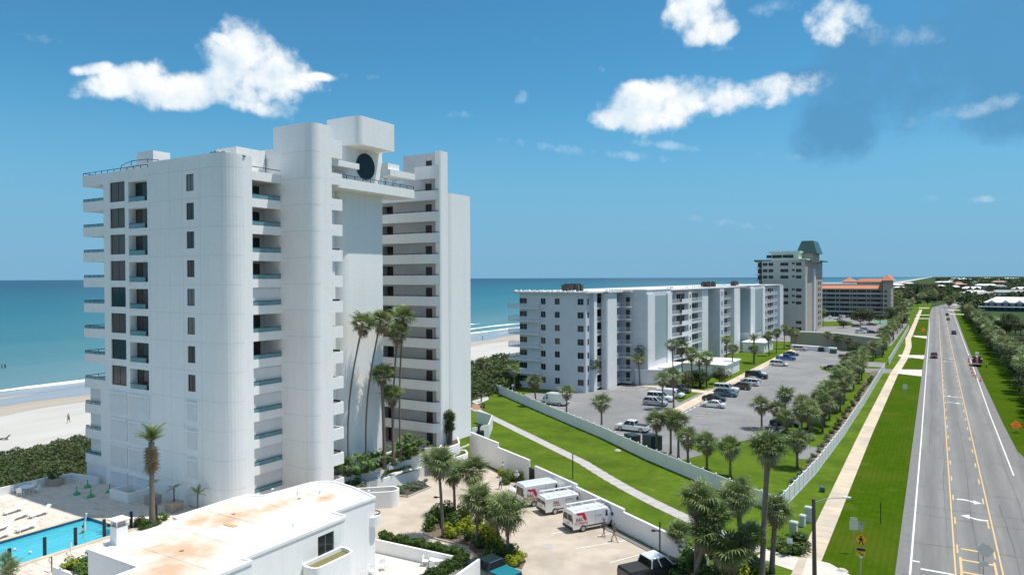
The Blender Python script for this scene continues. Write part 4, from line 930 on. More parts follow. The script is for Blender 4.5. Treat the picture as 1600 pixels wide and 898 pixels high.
# roof vent house
sm = MB()
for yy in (29.5, 33.2, 37.0, 40.8, 44.5): sm.box(-51.6 if yy < 40 else -50.9, yy, rz-.121, -41.0 if yy < 41 else -43, yy+.06, rz-.098)
for xx, ya, yb5 in ((-48.4, 27.6, 47.2), (-44.6, 27.6, 46.8)): sm.box(xx, ya, rz-.1205, xx+.06, yb5, rz-.1)
obj('roof_seam', sm, M['clubroof'], C)['kind'] = 'stuff'
dk = mat('roof_drain', (.20, .17, .14)); 
for xx, yy in ((-49.4, 37.6), (-45.9, 30.6), (-47.9, 43.2)): obj('roof_drain', MB().cyl(xx, yy, rz-.118, rz-.09, .16, 12), dk, C)
vx, vy = G(186, 845, rz)
b = MB(); b.box(vx-.42, vy-.42, rz-.12, vx+.42, vy+.42, rz+1.15); v = obj('roof_vent', b, M['stucco'], C)
b = MB(); [b.box(vx+sx*.38-.06*(sx > 0), vy+sy*.38-.06*(sy > 0), rz+1.15, vx+sx*.38+.06*(sx < 0), vy+sy*.38+.06*(sy < 0), rz+1.6) for sx in (-1, 1) for sy in (-1, 1)]
b.box(vx-.55, vy-.55, rz+1.6, vx+.55, vy+.55, rz+1.7); obj('vent_cap', b, M['stucco'], v)
obj('vent_grille', MB().box(vx-.3, vy-.3, rz+1.15, vx+.3, vy+.3, rz+1.55), M['framelt'], v)
for (pxx, pyy) in ((426, 768), (465, 772), (500, 770), (576, 771), (458, 822)):
    x, y = G(pxx, pyy, rz-.1); b = MB(); b.cyl(x, y, rz-.12, rz+.12, .07, 8); b.cyl(x, y, rz+.12, rz+.2, .12, 8); obj('vent_pipe', b, M['roofwhite'], C)
x, y = G(362, 820, rz-.1); b = MB(); b.box(x-.7, y-.25, rz-.11, x+.5, y+.2, rz-.07); obj('rust_patch', b, mat('rust', (.45, .28, .12), (.6, .42, .25), 5), C)
# curved stair drum and its rail beside the club house
D_ = thing('stair_drum', 'small round white stair wall at the far corner of the clubhouse', 'wall', (*G(609, 789, 0), 0))
cx, cy_ = G(609, 789)
b = MB(); ax_ = Vector((-.75, -.66)); nx_ = Vector((.66, -.75)); cap_ = [Vector((cx, cy_))+(-ax_*math.cos(R(t))+nx_*math.sin(R(t)))*1.1 for t in range(-90, 91, 12)]; outl = [tuple(q) for q in cap_]+[tuple(cap_[-1]+ax_*4.5), tuple(cap_[0]+ax_*4.5)]; inn = [Vector((cx, cy_))+(-ax_*math.cos(R(t))+nx_*math.sin(R(t)))*.9 for t in range(-90, 91, 12)]
b.prism([tuple(q) for q in cap_]+[tuple(cap_[-1]+ax_*4.5), tuple(inn[-1]+ax_*4.5)]+[tuple(q) for q in inn[::-1]]+[tuple(inn[0]+ax_*4.5), tuple(cap_[0]+ax_*4.5)], 0, 1.9); obj('wall', b, M['stucco'], D_)
obj('stair_floor', MB().prism([tuple(q) for q in inn]+[tuple(inn[-1]+ax_*4.4), tuple(inn[0]+ax_*4.4)], .05, .5), M['walkgrey'], D_)
b = MB(); c2x, c2y = -42.6, 48.6; pts = [(c2x+1.2*math.cos(R(t)), c2y+1.2*math.sin(R(t))) for t in range(-60, 110, 10)]
E_ = thing('balcony_drum', 'curved white balcony parapet with dark rail on the end wall of the clubhouse', 'balcony', (c2x, c2y, 0))
b.cyl(-42.45, 46.7, 4.3, 5.1, .62, 24); obj('parapet', b, M['stucco'], E_)
obj('top_rail', MB().tube([(-42.45+.6*math.cos(R(t)), 46.7+.6*math.sin(R(t)), 5.35) for t in range(-40, 130, 10)], .05, 6), M['rail'], E_)
# planted box in front of the pool with its railing
t = planter('planter', [(-57.3, 27.5), (-53.0, 27.5), (-53.0, 31.0), (-57.3, 31.0)], DZ, 4.3, 'white walled planter full of low green plants between the pool and the clubhouse')
G1 = thing('walkway_railing', 'dark sloping handrail with thin posts beside the poolside planter', 'railing', (-54, 26, DZ))
r = MB(); r.tube([(-57.8, 24.5, 4.3), (-52.2, 27.0, 4.9)], .05, 6); [r.tube([(-57.8+5.6*t_, 24.5+2.5*t_, 3.2), (-57.8+5.6*t_, 24.5+2.5*t_, 4.3+.6*t_)], .035, 5) for t_ in (0, .33, .66, 1)]
obj('rail', r, M['rail'], G1)
# terrace below the clubhouse
TR = [(-41.5, 40), (-34, 40), (-37.2, 53.3), (-46.5, 52.6), (-46, 48)]
sheet('terrace', [(-47, 34), (-31, 34), (-33, 50), (-37.3, 53.4), (-47, 52.4)][::-1], .075, mat('white_terrace_paving', (.60, .57, .53), (.53, .50, .46), 1.2, .85, bump=.2, bscale=10))
w = thing('terrace_wall', 'white wall with a clipped hedge along the back of the little terrace', 'wall', (-42, 53.3, 0))
b = MB(); A, B = G(598, 845, 1.25), G(722, 872, 1.25); dd = (Vector(B)-Vector(A)).normalized(); nn = Vector((-dd.y, dd.x))
A2 = Vector(A)-dd*2; b.prism([tuple(A2), tuple(Vector(B)), tuple(Vector(B)+nn*.22), tuple(A2+nn*.22)], 0, 1.25); obj('wall', b, M['stucco'], w)
Bv = Vector(B); C2_ = Vector(G(640, 905, 1.25)); d3 = (C2_-Bv).normalized(); n3 = Vector((-d3.y, d3.x))
b = MB(); b.prism([tuple(Bv), tuple(C2_), tuple(C2_+n3*.2), tuple(Bv+n3*.2)], 0, 1.2); obj('side_wall', b, M['stucco'], w)
w2 = thing('terrace_wall', 'tall white scalloped wall beside the blue pickup', 'wall', (*G(730, 880, 2), 0))
A, B = Vector(G(747, 872, 2.2)), Vector(G(700, 905, 2.2)); dd = (B-A).normalized(); nn = Vector((dd.y, -dd.x))
b = MB(); b.prism([tuple(A), tuple(B), tuple(B-nn*.2), tuple(A-nn*.2)], 0, 2.2); obj('wall', b, M['stucco'], w2)
# ---------------------------------------------------------------- white fence round the parking lot
FP = MB(); FP.box(0, -.03, .05, 2.4, .03, 1.75); FP.box(0, -.045, 1.75, 2.4, .045, 1.85); FP.box(0, -.045, .05, 2.4, .045, .2)
for i in range(1, 12): FP.box(i*.2-.006, -.036, .2, i*.2+.006, .036, 1.74)
PO = MB(); PO.box(-.08, -.08, 0, .08, .08, 1.98); PO.prism([(-.11, -.11), (.11, -.11), (.11, .11), (-.11, .11)], 1.98, 2.08, taper=[(-.03, -.03), (.03, -.03), (.03, .03), (-.03, .03)])
fp_me = mesh_of('fence_panel', FP, M['fence']); po_me = mesh_of('fence_post', PO, M['fence'])
def fence(label, pts, zs=0, post_every=1):
    f = thing('vinyl_fence', label, 'fence', (pts[0][0], pts[0][1], zs)); k = 0
    for a, b in zip(pts[:-1], pts[1:]):
        a, b = Vector(a), Vector(b); n = max(1, round((b-a).length/2.4)); ang = math.atan2((b-a).y, (b-a).x)
        for i in range(n):
            q = a+(b-a)*i/n; o = put('fence_panel', fp_me, f, (q.x-pts[0][0], q.y-pts[0][1], 0), ang, scale=((b-a).length/n/2.4, 1, 1))
            if i % post_every == 0: put('fence_post', po_me, f, (q.x-pts[0][0], q.y-pts[0][1], 0)); k += 1
    q = Vector(pts[-1]); put('fence_post', po_me, f, (q.x-pts[0][0], q.y-pts[0][1], 0))
    return f
fence('long white vinyl fence sloping past the lawn between the path and the parking lot', [(-95.5, 141.5), (-93.2, 141.0), G(860, 650), G(940, 684), G(1010, 718), G(1140, 773), (-14.6, 81.0)])
fence('long white vinyl fence with capped posts running along the roadside pavement', [(-14.6, 81.0), (-13.4, 100), (-12.7, 125), (-12.3, 160), (-11.9, 221)])
fence('white vinyl fence beyond the asphalt driveway along the pavement', [(-11.6, 235), (-11.5, 262), (-11.2, 320), (-11.0, 400)])
# ---------------------------------------------------------------- white wall of the tower drive
dw = thing('drive_wall', 'stepped white stucco wall between the sandy drive and the lawn', 'wall', (-40, 75, 0))
def wall_run(a, b, z1, th=.22, cap=True, parent=dw, mt='stucco', name='wall_section'):
    a, b = Vector(a), Vector(b); n = Vector((-(b-a).y, (b-a).x)).normalized()*th
    m_ = MB(); m_.prism([tuple(a), tuple(b), tuple(b+n), tuple(a+n)], 0, z1); o = obj(name, m_, M[mt], parent)
    if cap: m_ = MB(); m_.prism([tuple(a-n*.2), tuple(b-n*.2), tuple(b+n*1.2), tuple(a+n*1.2)], z1, z1+.07); obj('coping', m_, M['white2'], o)
W0, W1, W2, W3 = (-57.0, 84.2), (-44.6, 77.7), (-43.5, 76.9), (-18.6, 62.0)
W0 = (-58.0, 84.4); W1 = G(834, 764, 0); W2 = G(842, 768, 0)
# the wall stands behind the vans: follow its foot at the drive edge
W1, W2 = (-43.8, 76.9), (-42.6, 76.2)
wall_run(W0, (-50.8, 80.6), 3.6); wall_run((-50.8, 80.6), W1, 3.0)
q1, q2 = (-34.7, 71.7), (-27.2, 67.2)
wall_run(W2, q1, 2.6); wall_run(q1, q2, 2.3); wall_run(q2, (-19.4, 62.6), 2.0); wall_run((-19.4, 62.6), (-17.0, 61.2), 1.6)
obj('gate', MB().prism([(W1[0], W1[1]), (W2[0], W2[1]), (W2[0]+.03, W2[1]+.06), (W1[0]+.03, W1[1]+.06)], .1, 2.2), M['dark'], dw)
m_ = MB(); a, b = Vector((-50, 79.9)), Vector((-19.6, 62.2)); n = Vector(((b-a).y, -(b-a).x)).normalized()*.7; m_.prism([tuple(a), tuple(b), tuple(b+n), tuple(a+n)], .04, .10); struct('gutter', m_, M['shoulder'])
en = thing('equipment_enclosure', 'small square white walled enclosure on the lawn beside the tower', 'enclosure', (-55, 92, 0))
A, B, C_, D2 = G(738, 690), G(764, 684), G(770, 668), G(745, 660)
zc = 2.2
for a, b in ((A, B), (B, C_), (C_, D2)):
    m_ = MB(); a, b = Vector(a), Vector(b); n = Vector((-(b-a).y, (b-a).x)).normalized()*.15; m_.prism([tuple(a), tuple(b), tuple(b+n), tuple(a+n)], 0, zc); obj('wall', m_, M['white2'], en)
eq = thing('pump', 'dark pump on a stand inside the white walled enclosure', 'machine', (*G(748, 678, 1.0), 0))
m_ = MB(); m_.box(-.7, -.5, 0, .7, .5, 1.6); m_.cyl(0, 0, 1.6, 2.4, .2, 8); m_.tube([(-.4, 0, 2.3), (.4, 0, 2.3)], .12, 6); obj('pump_body', m_, M['dark'], eq, local=True)

# ---------------------------------------------------------------- mid-rise condominium block
B2 = thing('white_condo_block', 'long seven storey white condominium block with sea green panels behind the parking lot', 'building', (-70, 180, 0))
F2, Z2 = 3.05, .7
fl2 = lambda k: Z2+F2*k
def pane_only(parent, base, ang, w, h, glass='glass'):
    key = ('p', round(w, 2), round(h, 2))
    if key not in WME:
        f = MB(); f.box(-w/2, -.04, 0, w/2, 0, h, 0); WME[key] = {}
    if glass not in WME[key]:
        f = MB(); f.box(-w/2, -.05, 0, w/2, 0, h, 0); 
        f.box(-.03, -.07, 0, .03, -.05, h, 1); WME[key][glass] = mesh_of('window', f, [M[glass], M['framelt']])
    o = bpy.data.objects.new('window', WME[key][glass]); COL.objects.link(o); o.parent = parent
    o.matrix_basis = wloc(parent).inverted() @ Matrix.Translation(base) @ Matrix.Rotation(ang, 4, 'Z'); return o
def wall_windows(parent, o, d, Ln, z0, z1, cols, floors, sill, h, mt='stucco2', depth=.12, name='wall'):
    """cols = [(u centre, width)]; a window in every col on every floor"""
    ops = []; ang = math.atan2(d[1], d[0]); n = (d[1], -d[0])
    for f in floors:
        for u, w in cols: ops.append((u-w/2, u+w/2, f+sill, f+sill+h, depth))
    m_ = MB(); facade(m_, o, d, Ln, z0, z1, ops); obj(name, m_, M[mt], parent, recalc=False)
    for f in floors:
        for u, w in cols: pane_only(parent, (o[0]+d[0]*u-n[0]*(depth-.01), o[1]+d[1]*u-n[1]*(depth-.01), f+sill), ang, w, h, random.choice(['glass', 'glass', 'glass', 'glasscur']))
fls = [fl2(k) for k in range(7)]
yb = 144.5
xof = lambda px, y: y*math.tan(YAW-math.atan((px-800)/1100))*-1
# first stepped face
x0, x1 = xof(812, yb), xof(915, yb)
cols = [(xof(p_, yb)-x0, w) for p_, w in ((817.5, 2.0), (848.5, 1.25), (870.5, 1.25), (907, 1.5))]
wall_windows(B2, (x0, yb), (1, 0), x1-x0, 0, fl2(7)+.4, cols, fls, .85, 1.4)
wall_windows(B2, (x1, yb), (0, 1), 2.6, 0, fl2(7)+.4, [(1.35, .9)], fls, .85, 1.4)
wall_windows(B2, (x1, yb+2.6), (1, 0), .9, 0, fl2(7)+.4, [], [], 1, 1)
xa = x1+.9
wall_windows(B2, (xa, yb+2.6), (0, 1), 1.6, 0, fl2(7)+.4, [], [], 1, 1, 'white2')
def glass_wall(parent, o, d, Ln, w, z0=0, floors=fls, top=None):
    wall_windows(parent, o, d, Ln, z0, top or fl2(7)+.2, [(Ln/2, w)], floors, .1, 2.2, 'taupe2' if False else 'stucco2')
def rail_balcony(parent, pts, z, depth_pts, name='balcony', mt='white2', solid=False):
    m_ = MB(); m_.prism(pts+depth_pts, z-.2, z); o = obj(name, m_, M[mt], parent)
    r_ = MB()
    for a, b in zip(pts[:-1], pts[1:]):
        a, b = Vector(a), Vector(b); dd = (b-a); L_ = dd.length; dd.normalize(); n = Vector((-dd.y, dd.x))*.05
        if solid: r_.prism([tuple(a), tuple(b), tuple(b+n), tuple(a+n)], z, z+1.05); continue
        r_.prism([tuple(a), tuple(b), tuple(b+n), tuple(a+n)], z+1.0, z+1.07)
        k = max(2, int(L_/.28))
        for i in range(k+1):
            q = a+(b-a)*i/k; r_.box(q.x-.022, q.y-.022, z, q.x+.022, q.y+.022, z+1.0)
    obj('railing', r_, M['railwhite'], o)
# recess 1 with balconies
y1_, y2_ = yb+4.2, 151.4
glass_wall(B2, (-68.3, y1_), (0, 1), 8.6, 7.4)
xp = -65.3
for k in range(7): rail_balcony(B2, [(xa-.2, y1_), (xa-.2, 151.4)], fl2(k), [(-68.25, 151.4), (-68.25, y1_)])
m_ = MB(); m_.box(-66.7, 151.4, 0, -65.3, 157.4, fl2(7)+.3); m_.box(-65.3, 151.7, 0, -65.2, 157.1, fl2(7)-.7); obj('pilaster', m_, M['white2'], B2)
# balconies round the inner corner before the first block
for k in range(7):
    z = fl2(k)
    rail_balcony(B2, [(-65.5, 157.4), (-65.5, 160.3), (-62.9, 160.3)], z, [(-62.9, 162.1), (-69, 162.1), (-69, 157.4)])
    pane_only(B2, (-68.95, 159.6, z+.05), RX, 2.6, 2.2)
for k in range(7): 
    for xx in (-67.8, -64.3): pane_only(B2, (xx, 162.06, fl2(k)+.05), 0, .95, 2.15)
def block(x_l, x_r, ya, yb_, teal_face):
    t = 22.9
    m_ = MB(); m_.box(x_l-6, ya, 0, x_r, yb_, t); o = obj('block_wall', m_, M['stucco2'], B2)
    # sunlit road side with framed sea green panel
    L_ = yb_-ya
    m_ = MB()
    obj('fin', MB().box(x_r, ya+.02, 3.6, x_r+.35, ya+L_*.27, t-.9), M['white2'], o); obj('fin', MB().box(x_r, yb_-L_*.2, 3.6, x_r+.35, yb_-.02, t-.9), M['white2'], o)
    obj('panel', MB().box(x_r, ya+L_*.27, 5.8, x_r+.12, yb_-L_*.2, t-1.4), M['teal_wall'], o)
    if teal_face: obj('panel', MB().box(x_l, ya-.1, 6.0, x_r-.02, ya, t-1.3), M['teal_wall'], o)
    obj('roof', MB().box(x_l-6.1, ya-.1, t, x_r+.1, yb_+.1, t+.25), M['roofwhite'], o)
block(-62.9, -59.6, 162.2, 180.5, False)
obj('porch', MB().prism([(-62, 161.2), (-56.5, 163.8), (-56.5, 180), (-60, 180), (-60, 163)], 0, 3.6), M['stucco2'], B2)
obj('porch_roof', MB().prism([(-62.2, 160.9), (-56.2, 163.5), (-56.2, 180.3), (-60, 180.3), (-60, 163)], 3.6, 3.85), M['roofwhite'], B2)
# second run
for k in range(7):
    z = fl2(k)
    rail_balcony(B2, [(-60.3, 180.6), (-60.3, 190)], z, [(-62.0, 190), (-62.0, 180.6)])
    for yy in (183.5, 187.5): pane_only(B2, (-61.95, yy, z+.05), RX, 3.2, 2.2)
    rail_balcony(B2, [(-59.6, 190), (-59.6, 198)], z, [(-61.4, 198), (-61.4, 190)], solid=True)
    for yy in (192.2, 196): pane_only(B2, (-61.35, yy, z+.05), RX, 3.3, 2.3)
    pane_only(B2, (-60.14, 199.4, z+1.2), RX, .7, 1.0)
    rail_balcony(B2, [(-60.2, 201), (-60.2, 212)], z, [(-61.7, 212), (-61.7, 201)])
    for yy in (203.4, 207, 210.5): pane_only(B2, (-61.65, yy, z+.05), RX, 3.0, 2.2)
m_ = MB(); m_.box(-69, 180.6, 0, -62.0, 190, fl2(7)+.1); m_.box(-69, 190, 0, -61.4, 198, fl2(7)+.1); m_.box(-69, 201, 0, -61.7, 213, fl2(7)+.1); obj('wall', m_, M['stucco2'], B2)
m_ = MB(); m_.box(-69, 198, 0, -60.2, 201, fl2(7)+.2); obj('pilaster', m_, M['white2'], B2)
m_ = MB(); m_.box(-66, 213, 0, -60.6, 219.6, fl2(7)+.2); obj('pilaster', m_, M['white2'], B2)
y4 = 226; xa4, xb4 = xof(1104, y4), xof(1125, y4)
wall_windows(B2, (xa4-6, y4), (1, 0), xb4-xa4+6, 0, fl2(7)+.3, [(xof(1120, y4)-xa4+6, 1.5), (xof(1112, y4)-xa4+6, 0.01)][:1], fls, .85, 1.4)
wall_windows(B2, (xb4, y4), (0, 1), 5, 0, fl2(7)+.3, [(2.5, 1.2)], fls, .85, 1.4)
for k in range(7):
    z = fl2(k)
    rail_balcony(B2, [(-59.2, 231), (-59.2, 243)], z, [(-60.5, 243), (-60.5, 231)])
    for yy in (233.4, 237, 240.6): pane_only(B2, (-60.45, yy, z+.05), RX, 3.0, 2.2)
m_ = MB(); m_.box(-70, 231, 0, -60.5, 262, fl2(7)+.1); m_.box(-66, 226.05, 0, xb4-.2, 231, fl2(7)+.1); obj('wall', m_, M['stucco2'], B2)
m_ = MB(); m_.box(-66, 243, 0, -58.2, 251, fl2(7)+.2); obj('pilaster', m_, M['white2'], B2)
block(-63.0, -57.2, 262, 287, True)
for k in range(7):
    z = fl2(k)
    rail_balcony(B2, [(-57.6, 288), (-57.6, 300)], z, [(-59.0, 300), (-59.0, 288)])
    rail_balcony(B2, [(-57.6, 302), (-57.6, 316)], z, [(-59.0, 316), (-59.0, 302)])
    for yy in (290.2, 294, 298, 304, 308, 312): pane_only(B2, (-58.95, yy, z+.05), RX, 3.1, 2.2)
m_ = MB(); m_.box(-70, 285, 0, -59.0, 318, fl2(7)+.1); m_.box(-62, 318, 0, -57, 326, fl2(7)+.2); obj('wall', m_, M['stucco2'], B2)
# body and roof
m_ = MB(); m_.prism([(x0, yb+.15), (x1-.15, yb+.15), (x1-.15, yb+2.5), (-68.9, yb+4.2), (-69.0, 152), (-69.2, 160), (-69.2, 320), (-86, 320), (x0, 200)], 0, fl2(7)); obj('wall', m_, M['stucco2'], B2)
rz2 = fl2(7)+.4
m_ = MB(); m_.prism([(x0-1.8, yb-.7), (x1+.4, yb-.7), (xa+.5, yb+2), (xa+.6, 151), (-64.8, 151.2), (-64.8, 157.6), (-64.8, 160.2), (-62.9, 160.2), (-62.9, 162), (-60, 181), (-60, 226), (-58.6, 231), (-57.3, 326), (-86, 326), (x0-1.8, 200)], rz2, rz2+.35); obj('roof', m_, mat('weathered_roof_membrane', (.58, .58, .57), (.48, .48, .47), .4, .9), B2)
m_ = MB(); rg = random.Random(5)
for i in range(60):
    t = i/60; xx = x0-1.5+(x1-x0+1.8)*rg.random(); m_.box(xx, yb-.4+rg.random()*.5, rz2+.35, xx+.18, yb+.1+rg.random()*.5, rz2+.55+rg.random()*.25)
for i in range(70):
    yy = 150+rg.random()*170; m_.box(-66, yy, rz2+.35, -65.7, yy+.4, rz2+.6+rg.random()*.3)
obj('roof_fitting', m_, M['roofwhite'], B2)['kind'] = 'stuff'
ac = MB(); ac.box(-.9, -.5, 0, .9, .5, 1.2); ac.cyl(0, 0, 1.2, 1.4, .4, 10); acm = mesh_of('roof_air_conditioner', ac, mat('weathered_roof_unit', (.10, .085, .075), (.05, .045, .04), 3))
for (pxx, yy) in ((884, 150), (889, 149), (894, 151), (899, 150), (905, 152), (1100, 232), (1106, 232), (1108, 240), (1114, 240), (1146, 262), (1150, 266)):
    put('roof_air_conditioner', acm, B2, (xof(pxx, yy)+70, yy-180, rz2+.35), scale=(1, 1, 1.3))
# seaward balconies of the near face
for k in range(7):
    z = fl2(k)+.0
    if k == 0: continue
    rail_balcony(B2, [(x0-2.6, yb+4), (x0-2.6, yb-1.0), (xof(843, yb-1.0), yb-1.0), (xof(843, yb-1.0), yb)], z, [(x0, yb), (x0, yb+4)])
# low buildings beside the parking walkway
def low_house(name, label, x0_, y0_, x1_, y1_, h, rm='roofwhite', wm='white2', over=.35, wins=True):
    t = thing(name, label, 'building', ((x0_+x1_)/2, (y0_+y1_)/2, 0))
    cols_x = [(u, 1.3) for u in np.arange(2.5, x1_-x0_-1.5, 4.5)] if wins else []
    cols_y = [(u, 1.3) for u in np.arange(2.5, y1_-y0_-1.5, 5)] if wins else []
    wall_windows(t, (x0_, y0_), (1, 0), x1_-x0_, 0, h, cols_x, [0], 1.0, 1.2, wm); wall_windows(t, (x1_, y0_), (0, 1), y1_-y0_, 0, h, cols_y, [0], 1.0, 1.2, wm)
    m_ = MB(); m_.box(x0_, y0_+.2, 0, x1_-.2, y1_, h-.01); obj('wall', m_, M[wm], t)
    m_ = MB(); m_.box(x0_-over, y0_-over, h, x1_+over, y1_+over, h+.28); obj('roof', m_, M[rm], t); return t
low_house('utility_building', 'low white flat roofed building with a row of roof vents behind the parked suvs', -57.5, 184, -46.5, 200, 3.1, wins=False)
low_house('pool_building', 'small white flat roofed building with a square window near the date palm', -57, 250, -50, 266, 3.4)

# ---------------------------------------------------------------- beige high-rise
B3 = thing('beige_tower', 'beige twelve storey tower with a teal mansard turret behind the white block', 'building', (-60, 350, 0))
yb3 = 336; fl3 = lambda k: 1.2+2.9*k
ux = lambda p_: xof(p_, yb3)
xl, xr = ux(1190.5), ux(1258)
cols3 = [(ux(p_)-xl, w) for p_, w in ((1195.5, 2.0), (1204.5, 2.0), (1225.5, 3.4), (1239.5, 1.2), (1248, 2.3))]
opsA = []; m_ = MB()
for k in range(0, 11):
    for c, (u, w) in enumerate(cols3):
        if k in (2, 3, 7): continue
        if k == 1 and c < 4: continue
        opsA.append((u-w/2, u+w/2, fl3(k)+.9+(.5 if c == 3 else 0), fl3(k)+2.3, .12))
facade(m_, (xl, yb3), (1, 0), xr-xl, 0, 33.4, opsA); obj('wall', m_, M['beige'], B3, recalc=False)
for q in opsA:
    pane_only(B3, (xl+(q[0]+q[1])/2, yb3+.11, q[2]), 0, q[1]-q[0], q[3]-q[2])
for k in (2, 3, 7):
    for u, w in cols3: obj('shutter', MB().box(xl+u-w/2-.3, yb3-.06, fl3(k)+.8, xl+u+w/2+.3, yb3, fl3(k)+2.4), M['beige'], B3)
for k in range(1, 12):
    obj('floor_band', MB().box(xl, yb3-.03, fl3(k)-.06, xr, yb3, fl3(k)+.02), M['taupe'], B3) if k in (4, 8) else None
m_ = MB(); m_.box(xl, yb3+.15, 0, xr, 392, 33.4); obj('wall', m_, M['taupe'], B3)
obj('corner_fin', MB().box(xr-.05, yb3-.2, 0, xr+.5, yb3+.8, 26), M['white2'], B3); obj('corner_fin', MB().box(xr, 358, 0, xr+.9, 361, 30), M['white2'], B3)
for k in range(0, 11):
    for yy in (378, 384): pane_only(B3, (xr+.06, yy, fl3(k)+.8), RX, 2.6, 1.5)
obj('roof_slab', MB().box(xl+3, yb3-.5, 37.0, ux(1250), 372, 37.7), M['mint'], B3)
m_ = MB(); m_.box(xl+4, yb3+.3, 33.4, ux(1248), 370, 37.0); obj('penthouse', m_, M['mint'], B3)
for u in (1201.5, 1214, 1231): 
    w = {1201.5: 2.2, 1214: 4.2, 1231: 4.6}[u]; pane_only(B3, (ux(u), yb3+.29, 34.6), 0, w, 1.4)
obj('roof_slab', MB().box(ux(1232), yb3-1.2, 33.6, ux(1261), 345, 34.3), M['mint'], B3)
obj('roof_slab', MB().prism([(xr, 362), (xr+2.4, 372), (xr+2.4, 394), (xr-6, 394), (xr-6, 362)], 33.5, 34.0), M['tealroof'], B3)
q0, q1 = ux(1243.5), ux(1263)
m_ = MB(); m_.box(ux(1247), 346, 33, xof(1273, 350), 366, 37.8); obj('turret_wall', m_, M['taupe'], B3)
xx0, xx1 = xof(1244, 346), xof(1277, 346)
m_ = MB(); m_.prism([(xx0, 345), (xx1, 345), (xx1, 365), (xx0, 365)], 36.8, 42.6, taper=[(xx0+2.2, 347), (xx1-1.9, 347), (xx1-1.9, 363), (xx0+2.2, 363)]); obj('mansard_roof', m_, M['tealroof'], B3)
for k in range(5, 12):
    obj('balcony', MB().box(xl-3.2, yb3+1, fl3(k)-.25, xl, yb3+9, fl3(k)), M['taupe'], B3)
    pane_only(B3, (xl-2.1, yb3+6, fl3(k)+.4), 0, 2.0, 2.0) if k in (8, 9, 10) else None
obj('roof_slab', MB().box(xl-3.6, yb3+.5, 33.1, xl+4, yb3+10, 33.9), M['tealroof'], B3)
obj('wall', MB().box(xl-2.9, yb3+8, 0, xl, 380, 33), M['taupe'], B3)
# olive boundary wall
ow_ = thing('boundary_wall', 'long plain olive grey wall at the far end of the parking lot', 'wall', (-35, 300, 0))
obj('wall', MB().prism([G(1235, 541), G(1308, 545), G(1378, 556), G(1379, 553), G(1308, 542.5), G(1235, 538.8)], 0, 5.6), mat('olive_wall', (.27, .29, .22), (.24, .26, .20), .3, .9), ow_)
obj('low_rail', MB().prism([G(1235, 545), G(1308, 551), G(1308, 550), G(1235, 544.2)], 0, 1.6), M['fence'], ow_)
sheet('neighbour_parking', [(-60, 300), (-14, 300), (-13, 420), (-13, 500), (-60, 500)], .03, M['asphalt2'])
sheet('tennis_court', [G(1365, 505), G(1392, 505.5), G(1398, 500), G(1366, 500)], .05, mat('green_court', (.12, .24, .15), (.10, .2, .13), 1))
sheet('lawn', [G(1280, 510), G(1335, 509), G(1330, 502), G(1284, 502)], .05, M['grass'])
# ---------------------------------------------------------------- terracotta roofed block
B4 = thing('tiled_roof_block', 'long five storey taupe condominium block with an orange tiled roof beyond the beige tower', 'building', (-40, 515, 0))
yb4 = 511; fl4 = lambda k: 3.0+3.0*k; v = lambda p_: xof(p_, yb4)
xl, xr = v(1278), v(1381)
cols4 = []; p_ = 1287.0
widths = [2.2, 1.2, 3.6, 1.2, 2.0, 1.2, 3.2, 2.0, 1.2]
i = 0
while p_ < 1379: cols4.append((v(p_)-xl, widths[i % 9])); p_ += 5.4; i += 1
ops4 = [(u-w/2, u+w/2, fl4(k)+.9, fl4(k)+2.3, .5) for k in range(5) for u, w in cols4]
m_ = MB(); facade(m_, (xl, yb4), (1, 0), xr-xl, 2.6, 18.4, ops4); obj('wall', m_, M['taupe2'], B4, recalc=False)
for q in ops4: pane_only(B4, (xl+(q[0]+q[1])/2, yb4+.49, q[2]), 0, q[1]-q[0], q[3]-q[2])
for k in range(0, 5): obj('floor_band', MB().box(xl, yb4-.5, fl4(k)-.15, xr, yb4, fl4(k)+.15), M['white2'] if k in (0, 4) else M['taupe'], B4)
for i in range(14): obj('column', MB().box(xl+1.8+i*2.75, yb4-.3, 0, xl+2.2+i*2.75, yb4+.1, 2.6), M['taupe2'], B4)
m_ = MB(); m_.box(xl, yb4+.6, 2.6, xr, 528, 18.4); m_.box(xl, yb4+6, 0, xr, 528, 2.6); obj('wall', m_, M['taupe2'], B4)
m_ = MB()
def hip(m_, x0_, y0_, x1_, y1_, z0, z1, ins): m_.prism([(x0_, y0_), (x1_, y0_), (x1_, y1_), (x0_, y1_)], z0, z1, taper=[(x0_+ins, y0_+ins), (x1_-ins, y0_+ins), (x1_-ins, y1_-ins), (x0_+ins, y1_-ins)])
m_.face([(xl, yb4-.9, 18.2), (xr+.5, yb4-.9, 18.2), (xr-1, yb4+3.5, 20.4), (xl, yb4+3.5, 20.4)]); obj('tiled_roof', m_, M['orange'], B4, recalc=False)
obj('parapet', MB().box(xl, yb4+3.5, 18, v(1385), 530, 20.9), M['taupe'], B4); obj('flat_roof', MB().box(xl, yb4+9, 20.9, v(1336), 540, 22.0), M['roofwhite'], B4)
m_ = MB(); hip(m_, v(1312), 520, v(1336), 532, 22.6, 25.6, 4.5); hip(m_, v(1335), 522, v(1378), 540, 22.6, 24.8, 2.5); obj('tiled_roof', m_, M['orange'], B4)
obj('wall', MB().box(v(1314), 521.5, 20, v(1335), 531, 22.6), M['beige'], B4); obj('wall', MB().box(v(1336), 523.5, 20, v(1377), 539, 22.6), M['beige'], B4)
xe0, xe1 = v(1380), v(1392.5)
wall_windows(B4, (xe0, yb4-3), (1, 0), xe1-xe0, 0, 23.6, [(1.6, 1.4)], [fl4(k) for k in range(5)], .9, 1.4, 'taupe')
